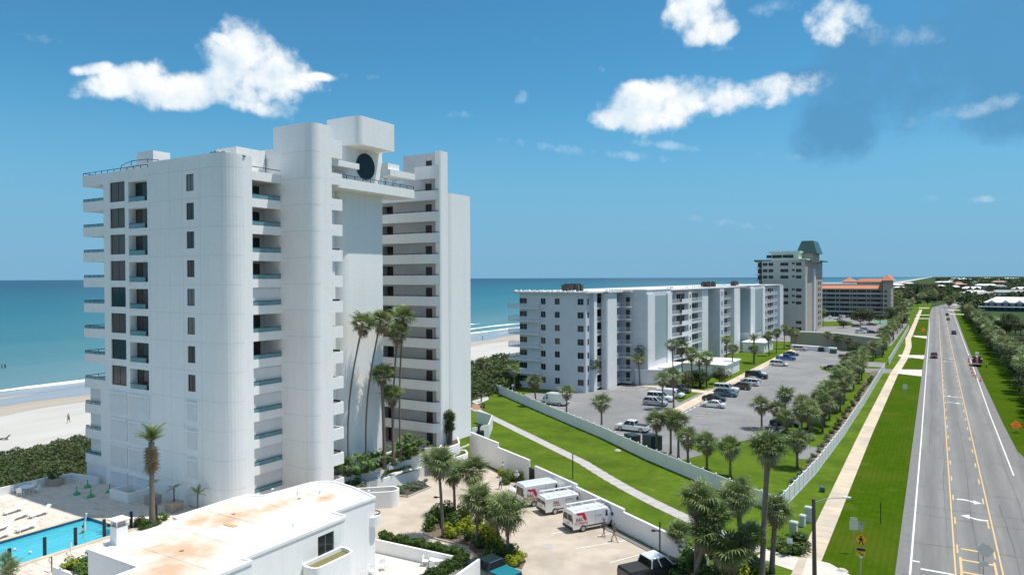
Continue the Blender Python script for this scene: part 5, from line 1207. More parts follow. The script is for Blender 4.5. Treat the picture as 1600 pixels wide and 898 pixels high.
wall_windows(B4, (xe1, yb4-3), (0, 1), 30, 0, 23.6, [(5, 2), (12, 2), (20, 2)], [fl4(k) for k in range(5)], .9, 1.4, 'taupe')
obj('wall', MB().box(xe0, yb4-2.5, 0, xe1-.3, 540, 23.6), M['taupe'], B4)
m_ = MB(); hip(m_, xe0-1.5, yb4-5, xe1+1.5, 541, 23.6, 27.2, 3.5); obj('tiled_roof', m_, M['orange'], B4)

# ---------------------------------------------------------------- suburb to the right and far away
def house(label, pxx, pyy, w, d_, h, roof='roofwhite', wall='white2', rise=2.2, rot=0, gables=0, flat=False):
    x, y = G(pxx, pyy); t = thing('house', label, 'house', (x, y, 0), rot)
    m_ = MB(); m_.box(-w/2, -d_/2, 0, w/2, d_/2, h); obj('wall', m_, M[wall], t, local=True)
    m_ = MB()
    if flat: m_.box(-w/2-.4, -d_/2-.4, h, w/2+.4, d_/2+.4, h+.5)
    else: m_.prism([(-w/2-1, -d_/2-1), (w/2+1, -d_/2-1), (w/2+1, d_/2+1), (-w/2-1, d_/2+1)], h, h+rise, taper=[(-w/2+d_*.42, -.3), (w/2-d_*.42, -.3), (w/2-d_*.42, .3), (-w/2+d_*.42, .3)])
    r_ = obj('roof', m_, M[roof], t, local=True)
    nwin = max(2, int(w/4))
    pm_ = MB(); pm_.box(-.8, -.06, 0, .8, 0, 1.5); pme_ = WME.setdefault('hw', mesh_of('window', pm_, M['glass']))
    for st in range(max(1, int(h//3))):
        for i in range(nwin): put('window', pme_, t, (-w/2+(i+.5)*w/nwin, -d_/2, 1+3*st))
    for i in range(gables):
        gx = -w/2+(i+.5)*w/gables; m_ = MB(); m_.face([(gx-2.4, -d_/2-.6, h), (gx+2.4, -d_/2-.6, h), (gx, -d_/2-.6, h+1.7)]); m_.face([(gx-2.6, -d_/2-1, h), (gx, -d_/2-1, h+1.9), (gx, 0, h+1.9), (gx-2.6, 0, h)]); m_.face([(gx+2.6, -d_/2-1, h), (gx, -d_/2-1, h+1.9), (gx, 0, h+1.9), (gx+2.6, 0, h)])
        obj('gable', m_, M[roof], r_, local=False, recalc=False) if False else obj('gable', m_, M[roof], t, local=True, recalc=False)
    return t
M['bluewall'] = mat('slate_blue_wall', (.12, .17, .22)); M['greyroof'] = mat('grey_roof', (.30, .31, .32), (.24, .25, .26), 1)
M['pinkroof'] = mat('salmon_roof', (.55, .30, .24), (.48, .26, .21), 1); M['tanwall'] = mat('tan_wall', (.5, .44, .36))
hb = house('large slate blue house with white roof and four gables beyond the trees', 1584, 486, 34, 14, 6.5, 'roofwhite', 'bluewall', 4, R(-10), 4)
obj('porch_roof', MB().box(-21, -11, 3.0, 20, -7, 3.5), M['roofwhite'], hb, local=True)
HS = [('low white roofed house left of the slate blue house', 1524, 463, 30, 16, 5, 'roofwhite', 'tanwall', 3), ('broad white hip roofed house with a chimney beyond the palms', 1519, 456, 34, 18, 5, 'roofwhite', 'white2', 4),
 ('grey roofed house in front of the white roofed houses', 1540, 466, 20, 12, 5, 'greyroof', 'tanwall', 3), ('brown roofed house with a broad eave beside the road bend', 1500, 448, 26, 16, 6, 'pinkroof', 'tanwall', 3),
 ('teal gabled tall house among the far white roofs', 1523, 447, 12, 10, 10, 'tealroof', 'white2', 4), ('white flat block at the far end of the suburb', 1541, 436.5, 90, 40, 12, 'roofwhite', 'white2', 3),
 ('pink roofed house behind the bare poles', 1561, 444, 40, 20, 8, 'pinkroof', 'white2', 3), ('grey roofed long house behind the bare poles', 1575, 442, 60, 24, 7, 'greyroof', 'tanwall', 3),
 ('white roofed house at the right edge of the photo', 1597, 457, 26, 16, 6, 'roofwhite', 'white2', 3), ('long grey roofed house behind the slate blue house', 1590, 464, 60, 16, 6, 'greyroof', 'white2', 3),
 ('white roofed low block left on the horizon', 1573, 436.5, 70, 30, 10, 'roofwhite', 'white2', 3), ('second white roofed low block on the horizon', 1584, 437, 90, 30, 10, 'roofwhite', 'white2', 3),
 ('salmon roofed house at the right edge on the horizon', 1597, 440, 50, 24, 8, 'pinkroof', 'white2', 3), ('white apartment block rising by the beach', 1508, 440, 60, 20, 12, 'roofwhite', 'white2', 3),
 ('long white terrace of beach houses on the shore', 1475, 444, 50, 20, 7, 'roofwhite', 'white2', 3), ('white beach house beside the dune scrub', 1487, 442, 40, 20, 8, 'roofwhite', 'tanwall', 3), ('distant white beach block at the waterline', 1497, 437.5, 90, 30, 12, 'roofwhite', 'white2', 3),
 ('small white house in the trees near the road bend', 1493, 452, 14, 10, 5, 'roofwhite', 'tanwall', 3), ('pale house among trees left of the road bend', 1470, 450, 16, 10, 4, 'roofwhite', 'white2', 3),
 ('red brown roofed house among the far trees', 1497, 445, 22, 12, 6, 'pinkroof', 'tanwall', 3), ('white gabled house right of the teal house', 1532, 452, 16, 12, 8, 'roofwhite', 'white2', 3), ('low white house in the middle of the suburb', 1545, 450, 30, 14, 6, 'roofwhite', 'white2', 3),
 ('cream house with a grey roof far to the right', 1562, 452, 22, 14, 6, 'greyroof', 'white2', 3), ('white villa behind the pink roofed house', 1556, 439, 50, 20, 8, 'roofwhite', 'white2', 3), ('white row house far left beyond the orange roofed block', 1403, 449, 24, 12, 6, 'roofwhite', 'tanwall', 2.5),
 ('second row house with a brown roof beyond the orange roofed block', 1412, 446, 26, 12, 6, 'pinkroof', 'tanwall', 2.5), ('third pale house on the shore near the conifer', 1421, 447, 16, 12, 8, 'roofwhite', 'white2', 2.5), ('low pale beach house in front of the brown roofed one', 1405, 453, 20, 12, 5, 'roofwhite', 'white2', 2)]
for a in HS: house(*a, rot=random.uniform(-.3, .3))
sheet('side_street', [G(1585, 503), G(1560, 497), G(1556, 500), G(1600, 516), G(1640, 530), G(1640, 520)], .06, M['asphalt2'])
sheet('far_road', [G(1532, 447), G(1536, 447), G(1527, 438), G(1525.5, 438)], .06, M['asphalt'])
sheet('clearing', [G(1550, 492), G(1572, 500), G(1590, 512), G(1556, 500)], .05, M['grass'])
# ---------------------------------------------------------------- palms
def frond_mesh(name, m, seed, Lp=.75, Lb=.95, nleaf=15, droop=.35, fold=.10):
    rg = random.Random(seed); mb = MB()
    # petiole
    mb.tube([(0, 0, 0), (Lp*.5, 0, .03), (Lp, 0, -.02)], [.035, .022, .016], 3)
    for i in range(nleaf):
        t = (i+.5)/nleaf; a = R(-118+236*t)+rg.uniform(-.05, .05)
        ln_ = Lb*(.62+.38*math.cos(a*.62))*rg.uniform(.88, 1.08); w = .055
        ax = .18*math.cos(a); base = Vector((Lp, 0, -.02)); d_ = Vector((math.cos(a), math.sin(a), fold*2.2*math.cos(a)*0+.12)); s_ = Vector((-math.sin(a), math.cos(a), 0))
        p1 = base+d_*ln_*.5+Vector((0, 0, -.04)); p2 = base+d_*ln_*.82+Vector((0, 0, -droop*ln_*.45)); p3 = base+d_*ln_*.96+Vector((0, 0, -droop*ln_*rg.uniform(.85, 1.3)))
        up_ = Vector((0, 0, fold*.25))
        mb.face([base, p1-s_*w, p1+up_]); mb.face([base, p1+up_, p1+s_*w])
        mb.face([p1-s_*w, p2-s_*w*.6, p2+s_*w*.6, p1+s_*w]); mb.face([p2-s_*w*.6, p3, p2+s_*w*.6])
    return mesh_of(name, mb, m, recalc=False)
def feather_mesh(name, m, seed, Lf=2.6, n=26, arch=.5):
    rg = random.Random(seed); mb = MB(); pts = []
    for i in range(9):
        t = i/8; pts.append(Vector((Lf*t*(1-.12*t), 0, Lf*arch*(t*.75-t*t*1.15))))
    mb.tube(pts, [.04*(1-.8*i/8) for i in range(9)], 3)
    for i in range(n):
        t = .12+.88*i/n; f = t*8; k = min(7, int(f)); q = pts[k].lerp(pts[k+1], f-k); dirx = (pts[k+1]-pts[k]).normalized()
        l_ = .55*math.sin(math.pi*(t*.85+.12))+.08
        for s_ in (-1, 1):
            e_ = q+Vector((dirx.x*.35*l_, s_*l_*.85, dirx.z*.3*l_-l_*rg.uniform(.15, .45))); w = dirx*.035
            mb.face([q-w, q+w, e_])
    return mesh_of(name, mb, m, recalc=False)
FR = [frond_mesh('fan_frond', M['leaf'], s, Lp=.65+.15*(s % 3), Lb=.95+.08*(s % 2), droop=.3+.12*(s % 3)) for s in range(4)]
FR2 = [frond_mesh('fan_frond', M['leaf2'], 20+s, Lp=.8, Lb=1.0, droop=.55) for s in range(3)]
FD = [frond_mesh('dry_frond', M['leafdry'], 40+s, Lp=.6, Lb=.85, nleaf=10, droop=.9) for s in range(2)]
FE = [feather_mesh('feather_frond', M['leaf'], 60+s) for s in range(2)]
def trunk_mesh(h, r, seed, lean=(0, 0), boots=True, curve=0, m='trunk', r1=None):
    rg = random.Random(seed); mb = MB(); n = 9; pts = []; rs = []
    for i in range(n):
        t = i/(n-1); pts.append((lean[0]*(t**1.4)+curve*math.sin(math.pi*t)*.5, lean[1]*(t**1.4)+curve*.3*math.sin(math.pi*t), h*t))
        rs.append(r*(1.25-.25*min(1, t*5))*(1-.18*t)*rg.uniform(.95, 1.05) if r1 is None else r+(r1-r)*t)
    if boots: rs[-1] *= 1.35; rs[-2] *= 1.15
    mb.tube(pts, rs, 9)
    return mesh_of('trunk', mb, M[m], smooth=True)
def add_fronds(root, top, n, seed, R0=1.0, lo=-45, hi=80, set_=FR, dry=5, parent=None, dryset=FD, name='frond'):
    rg = random.Random(seed); ga = 2.39996
    for i in range(n):
        t = i/n; el_ = R(hi-(hi-lo)*(t**.8))+rg.uniform(-.12, .12); a_ = i*ga+rg.uniform(-.25, .25)
        s_ = R0*(.72+.33*math.sin(math.pi*min(1, t*1.1+.15)))*rg.uniform(.9, 1.1)
        mt = Matrix.Rotation(a_, 4, 'Z') @ Matrix.Rotation(-el_, 4, 'Y') @ Matrix.Rotation(rg.uniform(-.5, .5), 4, 'X')
        o = put(name, rg.choice(set_ if (t < .72 or set_ is not FR) else FR2), root, top, scale=s_); o.rotation_euler = mt.to_euler()
    for i in range(dry):
        a_ = i*ga*1.7+rg.random(); mt = Matrix.Rotation(a_, 4, 'Z') @ Matrix.Rotation(R(rg.uniform(52, 80)), 4, 'Y')
        o = put('dry_frond', rg.choice(dryset), root, (top[0], top[1], top[2]-.1), scale=R0*rg.uniform(.75, 1)); o.rotation_euler = mt.to_euler()
def palm(label, x, y, h, crown=1.0, z=0, lean=(0, 0), n=26, r=.17, dry=5, group=None, seed=None, kind='fan', curve=0, name=None, lo=-45):
    seed = seed if seed is not None else int(abs(x*31+y*17)*10) % 9999
    t = thing(name or ('sabal_palm' if kind == 'fan' else 'date_palm'), label, 'palm tree', (x, y, z), group=group)
    put('trunk', trunk_mesh(h, r, seed, lean, curve=curve), t, (0, 0, 0))
    add_fronds(t, (lean[0], lean[1], h), n, seed, crown, set_=FR if kind == 'fan' else FE, dry=dry, lo=lo)
    return t
# simpler palms for the middle distance: trunk and one joined crown, shared
def crown_mesh(seed, n=20, R0=1.0, mats=('leaf', 'leaf2', 'leafdry'), lo=-40, dry=4):
    rg = random.Random(seed); mb = MB(); ga = 2.39996
    def add(el_, a_, s_, mi, k=11, dr=.4):
        Mx = Matrix.Rotation(a_, 4, 'Z') @ Matrix.Rotation(-el_, 4, 'Y') @ Matrix.Rotation(rg.uniform(-.5, .5), 4, 'X') @ Matrix.Scale(s_, 4)
        for i in range(k):
            t = (i+.5)/k; a = R(-110+220*t); l_ = 1.0*(.62+.38*math.cos(a*.6))*rg.uniform(.85, 1.1); b = Vector((.65, 0, 0)); d_ = Vector((math.cos(a), math.sin(a), .1)); s2 = Vector((-math.sin(a), math.cos(a), 0))*.075
            p1 = b+d_*l_*.55; p3 = b+d_*l_+Vector((0, 0, -dr*l_*rg.uniform(.8, 1.3)))
            q = [Mx @ v_ for v_ in (b, p1-s2, p3, p1+s2)]; mb.face(q, mi)
        q = [Mx @ Vector(v_) for v_ in ((0, -.03, 0), (0, .03, 0), (.66, .02, 0), (.66, -.02, 0))]; mb.face(q, mi)
    for i in range(n):
        t = i/n; add(R(80-(80-lo)*(t**.8))+rg.uniform(-.12, .12), i*ga, R0*(.75+.3*math.sin(math.pi*min(1, t+.15)))*rg.uniform(.9, 1.1), 0 if t < .65 else 1)
    for i in range(dry): add(R(-rg.uniform(50, 80)), i*ga*1.6, .8*R0, 2, 8, .8)
    return mesh_of('crown', mb, [M[q] for q in mats], recalc=False)
CR = [crown_mesh(100+s, n=(15, 20, 24, 18, 22)[s % 5], lo=(-40, -55, -25, -50)[s % 4], dry=(4, 8, 2, 6, 12)[s % 5]) for s in range(12)]
TK = {}
def far_palm(label, x, y, h, crown=1.0, group=None, z=0, r=.17, name='sabal_palm', lean=0):
    sd = int(abs(x*13+y*7)) ; k = (round(h*2)/2)
    if k not in TK: TK[k] = trunk_mesh(k, r, int(k*10), (.25*random.uniform(-1, 1), 0))
    t = thing(name, label, 'palm tree', (x, y, z), sd % 6.28, group)
    put('trunk', TK[k], t, (0, 0, 0), scale=(1, 1, h/k)); put('crown', CR[sd % 12], t, (0, 0, h), sd % 5, scale=(crown*random.uniform(.9, 1.12), crown*random.uniform(.9, 1.12), crown*random.uniform(.85, 1.1))); t.rotation_euler = (random.uniform(-.05, .05), random.uniform(-.05, .05), sd % 6.28)
    return t
def px_h(cx, cy, x, y): return max(1.5, ZAT(cx, cy, x, y))
# six palms in the drive island
DP = [((692.4, 840), (685.6, 724), 'tallest sabal palm in the drive island beside the black lamp post', 1.0), ((710.6, 802.6), (709, 740), 'second sabal palm from the left in the drive island with a thin trunk', .92), ((730.5, 813.5), (738, 738), 'dense round crowned sabal palm in the middle of the drive island', 1.02),
      ((745, 856), (747, 782), 'lean sabal palm in front of the yellow croton shrubs in the drive island', .95), ((779.6, 853.6), (774, 799), 'sabal palm behind the rightmost palm of the drive island', .95), ((793.6, 874), (793.6, 802), 'rightmost sabal palm of the drive island beside the blue pickup', 1.1)]
for b, c, lb, s in DP:
    x, y = G(*b); h = px_h(*c, x, y); x2 = (c[0]-b[0])*((x*fw.x+y*fw.y))/F_PX; palm(lb, x, y, h, s*1.3, lean=(x2*.857, x2*.515), n=32, r=.16, dry=7)
# tall slender garden palms at the foot of the tower
TP = [((537, 700), (566, 508), (-58.7, 60.6), 'leftmost slender palm bowing out from the white lift shaft', .95, 1.0, .11), ((567, 705), (594, 504), (-58.2, 63.0), 'second slender palm leaning right beside the white lift shaft', 1.0, .9, .11),
      ((608, 711), (629.5, 497), (-57.6, 68.5), 'tallest slender palm in front of the open walkways', 1.0, .4, .12), ((600, 713), (620.6, 523), (-57.3, 67.0), 'slender palm just below the tallest one by the walkways', .95, .5, .12), ((589.6, 716), (595.7, 586), (-57.2, 65.0), 'shorter thick trunked palm in the curved planter', .95, 0, .22), ((606, 712), (611.7, 618), (-57.2, 66.6), 'shortest palm of the garden group with a drooping crown', .9, 0, .18)]
for b, c, (x, y), lb, s, cv, r_ in TP:
    z0 = 2.9; h = ZAT(c[0], c[1], x, y)-z0; dpx = c[0]-(800+F_PX*((x*rt.x+y*rt.y)/(x*fw.x+y*fw.y))); D_m = x*fw.x+y*fw.y; l_ = dpx*D_m/F_PX
    palm(lb, x, y, h, s*1.2, z=z0, lean=(l_*.857, l_*.515), n=26, r=r_, dry=7, curve=-cv, name='fan_palm', lo=-35)
# young date palm beside the pool
x, y = G(238, 822, DZ); palm('stout palm with a bare beard of dead fronds standing by the pool corner', x, y, ZAT(238, 690, x, y)-DZ, .85, z=DZ, n=20, r=.24, dry=0, kind='feather', lo=25, name='date_palm')
t = thing('dead_frond_beard', None, None)
bpy.data.objects.remove(t)
root = [o for o in bpy.data.objects if o.get('label', '').startswith('stout palm with')][0]
h_ = ZAT(238, 690, x, y)-DZ
for i in range(30):
    mt = Matrix.Rotation(i*2.4, 4, 'Z') @ Matrix.Rotation(R(78+5*(i % 3)), 4, 'Y'); o = put('dry_frond', FD[i % 2], root, (.05*math.cos(i), .05*math.sin(i), h_-.1-.34*(i % 6)), scale=.95); o.rotation_euler = mt.to_euler()
# the big palms in the foreground right
FG = [((1190, 925), (1200, 702), 'very tall leaning sabal palm rising across the lawn with a ragged crown', 1.1, .24), ((1062, 873), (1062, 832), 'small dark trunked palm in front of the drive wall', .8, .16), ((1088, 905), (1090, 782), 'broad palm left in the foreground cluster over the lawn path', 1.15, .22),
      ((1120, 912), (1115, 808), 'palm second from the left in the foreground cluster', 1.05, .22), ((1085, 915), (1103, 838), 'low palm with orange dead fronds in the foreground cluster', 1.05, .22), ((1158, 858), (1152, 778), 'double trunked palm with the largest round crown in front of the vinyl fence', 1.25, .26),
      ((1150, 925), (1140, 862), 'low bushy palm at the bottom of the foreground cluster', 1.2, .2), ((1206, 895), (1212, 797), 'thick trunked palm behind the very tall leaning palm', 1.05, .24), ((1120, 925), (1172, 838), 'yellowish young palm between the foreground palms', .9, .18)]
for b, c, lb, s, r_ in FG:
    x, y = G(*b); h = px_h(*c, x, y); l_ = (c[0]-b[0])*((x*fw.x+y*fw.y))/F_PX; palm(lb, x, y, h, s*1.08, lean=(l_*.857, l_*.515), n=34, r=r_, dry=11)
# palms along the inside of the sloping fence and on the lawn behind it
FP_ = [((1025.7, 706), (1025.7, 658), 'palm right of the dark dumpsters'), ((1048, 709), (1049, 655), 'second palm right of the dumpsters'), ((1060, 716), (1063.6, 660), 'dense crowned palm beside the second palm right of the dumpsters'), ((1074.7, 725), (1076, 684), 'low palm leaning over the vinyl fence'), ((1104.4, 734), (1105, 693), 'palm in the middle of the lawn behind the vinyl fence'),
       ((1141, 745), (1141.5, 700), 'rightmost palm of the row behind the vinyl fence'), ((940, 671), (939, 630), 'palm left of the white pickup behind the fence'), ((1190, 670), (1190.7, 634), 'left palm of the group at the dark sedan'), ((1214, 672), (1214.8, 639), 'thick middle palm hiding the dark sedan'), ((1227, 668), (1226, 617), 'rear palm of the group at the dark sedan'),
       ((1229, 678), (1229, 653), 'short palm in front of the dark sedan'), ((1252.7, 674), (1252, 631), 'right palm of the group at the dark sedan'), ((1245.5, 731), (1247, 690), 'grey green palm beside the short asphalt bay')]
for b, c, lb in FP_:
    x, y = G(*b); palm('sabal '+lb, x, y, px_h(*c, x, y), 1.3, n=24, r=.17, dry=6)
# palms round the parking lot and block
MP = [((804.5, 618), (805.7, 578), 'by the globe lamp on the lawn left of the white condo block'), ((837.6, 634), (837.6, 597), 'with a tan crown just left of the white cargo van'), ((882, 604), (884, 574), 'against the window wall of the white condo block'), ((928, 611), (929, 570), 'at the corner of the white condo block'), ((885, 648), (885, 613), 'in front of the white cargo van'),
      ((999, 600), (987.7, 547), 'leaning over the balconies by the first block'), ((1000, 602), (1005, 561), 'thin and leaning right of the balconies'), ((1034.4, 639), (1034.5, 593), 'dark and thin in front of the silver suv'), ((1052.8, 638), (1053.5, 589), 'with a dry crown in front of the white van'), ((1053, 600), (1054, 539), 'left of the garden clump between block and walkway'),
      ((1066, 600), (1072, 542), 'second of the garden clump by the block'), ((1082, 602), (1088, 554), 'third of the garden clump by the block'), ((1093, 604), (1097, 563), 'fourth of the garden clump by the block'), ((1104, 604), (1110, 559), 'rightmost of the garden clump by the block'), ((1143.4, 584), (1145.4, 545), 'slender one in front of the utility building'), ((1135, 566), (1137, 530), 'behind the slender one near the utility building'),
      ((1178.5, 568), (1182, 546), 'low one below the date palm'), ((1202, 556), (1203, 525), 'beside the pool building'), ((1213, 552), (1214, 520), 'second beside the pool building'), ((1225, 545), (1226, 513), 'tall one right of the pool building'), ((1236, 545), (1236, 520), 'between the pool building and the boundary wall'), ((1243.5, 542.6), (1249, 520), 'leaning one at the left end of the boundary wall'),
      ((1279.6, 541.5), (1280, 529), 'small one in front of the boundary wall'), ((1293, 549), (1295, 523), 'tall one in front of the boundary wall'), ((1307.7, 546), (1308, 530), 'third one in front of the boundary wall'), ((1324, 548), (1325, 533), 'fourth one in front of the boundary wall'), ((1286, 510), (1289, 486), 'at the corner of the beige tower'), ((1268, 505), (1269, 492), 'small one by the beige tower garage'), ((1312, 508), (1313, 500), 'low one in the neighbour parking lot')]
for b, c, lb in MP:
    x, y = G(*b); far_palm('sabal palm '+lb, x, y, px_h(*c, x, y), 1.5 if 1050 < b[0] < 1110 else 1.35)
x, y = G(1178, 566); palm('bluish date palm with long feather fronds by the pool building', x, y, px_h(1180, 530, x, y), 1.1, n=26, dry=0, kind='feather', r=.25, lo=-25)
# rows
k = 0; rg = random.Random(3); y = 118.0
while y < 500:
    if not 222 < y < 242:
        k += 1; x = -17.2+rg.uniform(-1.3, 1.6)+(1.4 if y > 240 else 0); h = rg.uniform(3.6, 5.6)
        far_palm(nth(k)+' palm from the near end of the row inside the white roadside fence', x, y, h, rg.uniform(1.2, 1.5), 'palms inside the roadside fence')
    y += rg.uniform(2.2, 3.8) if y < 225 else rg.uniform(4, 7.5)
# ---------------------------------------------------------------- leafy trees and shrubs
def leaf_cloud(n, rx, ry, rz, size, seed, lumps=9, hollow=.55, flat=.0):
    rg = np.random.default_rng(seed); V = []
    cs = rg.normal(size=(lumps, 3)); cs /= np.linalg.norm(cs, axis=1)[:, None]; cs *= rg.uniform(.25, .72, (lumps, 1)); rad = rg.uniform(.30, .55, lumps)
    pick = rg.integers(0, lumps, n); d_ = rg.normal(size=(n, 3)); d_ /= np.linalg.norm(d_, axis=1)[:, None]; rr_ = rg.uniform(hollow, 1, (n, 1))**.6
    P_ = cs[pick]+d_*rad[pick][:, None]*rr_; P_ *= np.array([rx, ry, rz])
    if flat: P_[:, 2] = np.maximum(P_[:, 2], -rz*flat)
    nrm = d_+rg.normal(size=(n, 3))*.55; nrm[:, 2] += .35; nrm /= np.linalg.norm(nrm, axis=1)[:, None]
    t_ = np.cross(nrm, rg.normal(size=(n, 3))); t_ /= np.linalg.norm(t_, axis=1)[:, None]; b_ = np.cross(nrm, t_)
    s_ = (size*rg.uniform(.6, 1.3, n))[:, None]
    q = np.stack([P_-t_*s_, P_-b_*s_*.55, P_+t_*s_, P_+b_*s_*.55], 1).reshape(-1, 3)
    return q
def quads_mesh(name, q, mats, idx=None):
    me = bpy.data.meshes.new(name); n = len(q)//4
    me.vertices.add(len(q)); me.vertices.foreach_set('co', q.astype(np.float32).ravel())
    me.loops.add(n*4); me.loops.foreach_set('vertex_index', np.arange(n*4, dtype=np.int32))
    me.polygons.add(n); me.polygons.foreach_set('loop_start', np.arange(0, n*4, 4, dtype=np.int32)); me.polygons.foreach_set('loop_total', np.full(n, 4, dtype=np.int32))
    for m_ in (mats if isinstance(mats, list) else [mats]): me.materials.append(m_)
    if idx is not None: me.polygons.foreach_set('material_index', idx.astype(np.int32))
    me.update(calc_edges=True); return me
TREE = [quads_mesh('crown', leaf_cloud(2600, 3.4, 3.4, 2.4, .20, 200+s, lumps=11+s), M['treeleaf' if s % 2 else 'treeleaf2']) for s in range(5)]
def limb_mesh(seed, h=3):
    rg = random.Random(seed); mb = MB(); mb.tube([(0, 0, 0), (.1, 0, h*.5), (.05, .1, h)], [.22, .17, .12], 7)
    for i in range(4):
        a = i*1.6+rg.random(); mb.tube([(.05, .05, h*.55+i*.3), (math.cos(a)*1.1, math.sin(a)*1.1, h+.5), (math.cos(a)*1.9, math.sin(a)*1.9, h+1.4)], [.1, .07, .03], 5)
    return mesh_of('trunk', mb, M['trunkd'])
LIMB = [limb_mesh(s) for s in range(3)]
def tree(label, x, y, h, w, group=None, sd=None, name='leafy_tree', cat='tree'):
    sd = sd if sd is not None else int(abs(x*7+y*3)); t = thing(name, label, cat, (x, y, 0), sd % 6.1, group)
    put('trunk', LIMB[sd % 3], t, (0, 0, 0), scale=(1, 1, h*.55/3)); put('crown', TREE[sd % 5], t, (0, 0, h*.6), scale=(w/3.4, w/3.4, h*.4/2.2)); return t
x, y = G(1338, 560); tree('wide dark green tree over the maroon pickup at the end of the parking lot', x, y, px_h(1340, 533, x, y)*.95, 3.6)
for (pxx, pyy, w, h, lb) in ((1095, 606, 3, 4.5, 'garden tree under the palm clump by the block'), (1125, 600, 3, 4.0, 'grey green small tree beside the utility building'), (1075, 606, 3.2, 4, 'dark garden tree near the first block'), (1345, 507, 6.5, 9, 'bright broad tree in the neighbour parking lot'), (1358, 505, 4.5, 7, 'second tree of the neighbour parking lot'), (1375, 506, 4, 6, 'dark tree behind the tennis court'), (1318, 512, 3, 4, 'low tree beside the neighbour driveway'),
                          (1402, 505, 5, 9, 'dark tree left of the far pavement'), (1410, 512, 4, 7, 'round tree by the far white fence')):
    x, y = G(pxx, pyy); tree(lb, x, y, h, w)
# tree belt on the inland side of the road
k = 0; rg = random.Random(12); y = 112.0
while y < 560:
    dens = 1 if y > 150 else 1
    x = 18.0+rg.uniform(-1.0, 1.0)
    k += 1
    if rg.random() < .62: far_palm(nth(k)+' along the front row of trees beyond the inland verge, a sabal palm', x, y, rg.uniform(4.8, 7), rg.uniform(1.5, 1.9), 'trees along the inland verge')
    else: tree(nth(k)+' along the front row of trees beyond the inland verge, leafy', x, y, rg.uniform(6, 8.5), rg.uniform(3.2, 4.2), 'trees along the inland verge')
    y += rg.uniform(3.4, 5.6)
BACK = 'trees behind the front row inland of the road'; nb = 0
for i in range(175):
    y = 95+(rg.random()**1.25)*620; x = 22+rg.random()**1.1*(34+y*.11)
    if 60 < x < 110 and 300 < y < 420 and rg.random() < .6: continue
    if y > 440 and .035 < x/y < .13: continue
    nb += 1; tree('dark leafy tree in the wooded belt behind the front row inland of the road', x, y, rg.uniform(5, 8), rg.uniform(3, 4.6), BACK)
k = 0
for i in range(60):
    y = rg.uniform(400, 900); x = rg.uniform(-48, -13) if y < 640 else rg.uniform(-90, 5+(y-640)*.1)
    if y < 500 and x < -24: continue
    (tree if rg.random() < .6 else far_palm)('dark tree in the grove left of the far end of the road', x, y, rg.uniform(5, 8.5), *( (rg.uniform(3, 4.5),) ), group='trees left of the far road')
x, y = G(1434, 466); t = thing('conifer', 'tall dark spire shaped conifer standing above the far grove', 'tree', (x, y, 0)); q = leaf_cloud(2200, 3.2, 3.2, 9, .35, 77, lumps=14); q[:, :2] *= (1-(q[:, 2:3]+9)/19)*1.3+.1
put('crown', quads_mesh('crown', q, M['treeleaf']), t, (0, 0, 10), scale=(1.2, 1.2, 1.15)); put('trunk', LIMB[0], t, (0, 0, 0), scale=(1, 1, 2))
# far wooded land: thousands of crowns that read as one mass
def far_wood(name, n, fx, size, hgt, m, seed):
    rg = np.random.default_rng(seed); P_ = np.array([fx(rg) for _ in range(n)]); k = 26
    base = np.repeat(P_, k, 0); d_ = rg.normal(size=(n*k, 3)); d_ /= np.linalg.norm(d_, axis=1)[:, None]; d_[:, 2] = np.abs(d_[:, 2])
    sc_ = np.repeat(rg.uniform(.7, 1.3, n), k)[:, None]; c = np.c_[base, np.full(n*k, 0)]+d_*np.array([size, size, hgt])*sc_
    nrm = d_+rg.normal(size=(n*k, 3))*.5; nrm /= np.linalg.norm(nrm, axis=1)[:, None]; t_ = np.cross(nrm, rg.normal(size=(n*k, 3))); t_ /= np.linalg.norm(t_, axis=1)[:, None]; b_ = np.cross(nrm, t_); s_ = size*.42*rg.uniform(.6, 1.3, (n*k, 1))
    q = np.stack([c-t_*s_, c-b_*s_, c+t_*s_, c+b_*s_], 1).reshape(-1, 3)
    o = bpy.data.objects.new(name, quads_mesh(name, q, m)); COL.objects.link(o); tag(o, kind='stuff'); return o
def fx1(rg):
    while True:
        y = 560+2600*rg.random()**1.6; x = 20+rg.random()*(y*.62+60)
        if y < 660 and .035 < x/y < .14: continue
        if rg.random() < .8: return x, y
far_wood('far_woodland', 5200, fx1, 4.0, 6.5, M['treeleaf'], 1)
far_wood('far_woodland', 900, lambda rg: (62+rg.random()*170, 130+rg.random()*460), 4.0, 6.5, M['treeleaf'], 2)
def fx3(rg):
    y = 3000+9000*rg.random()**1.5; return 20+rg.random()*y*.7, y
far_wood('far_woodland', 3500, fx3, 16, 10, M['treeleaf'], 3)
far_wood('far_woodland', 700, lambda rg: (-90+rg.random()*120, 880+rg.random()*1400), 4.0, 5.0, M['treeleaf2'], 4)
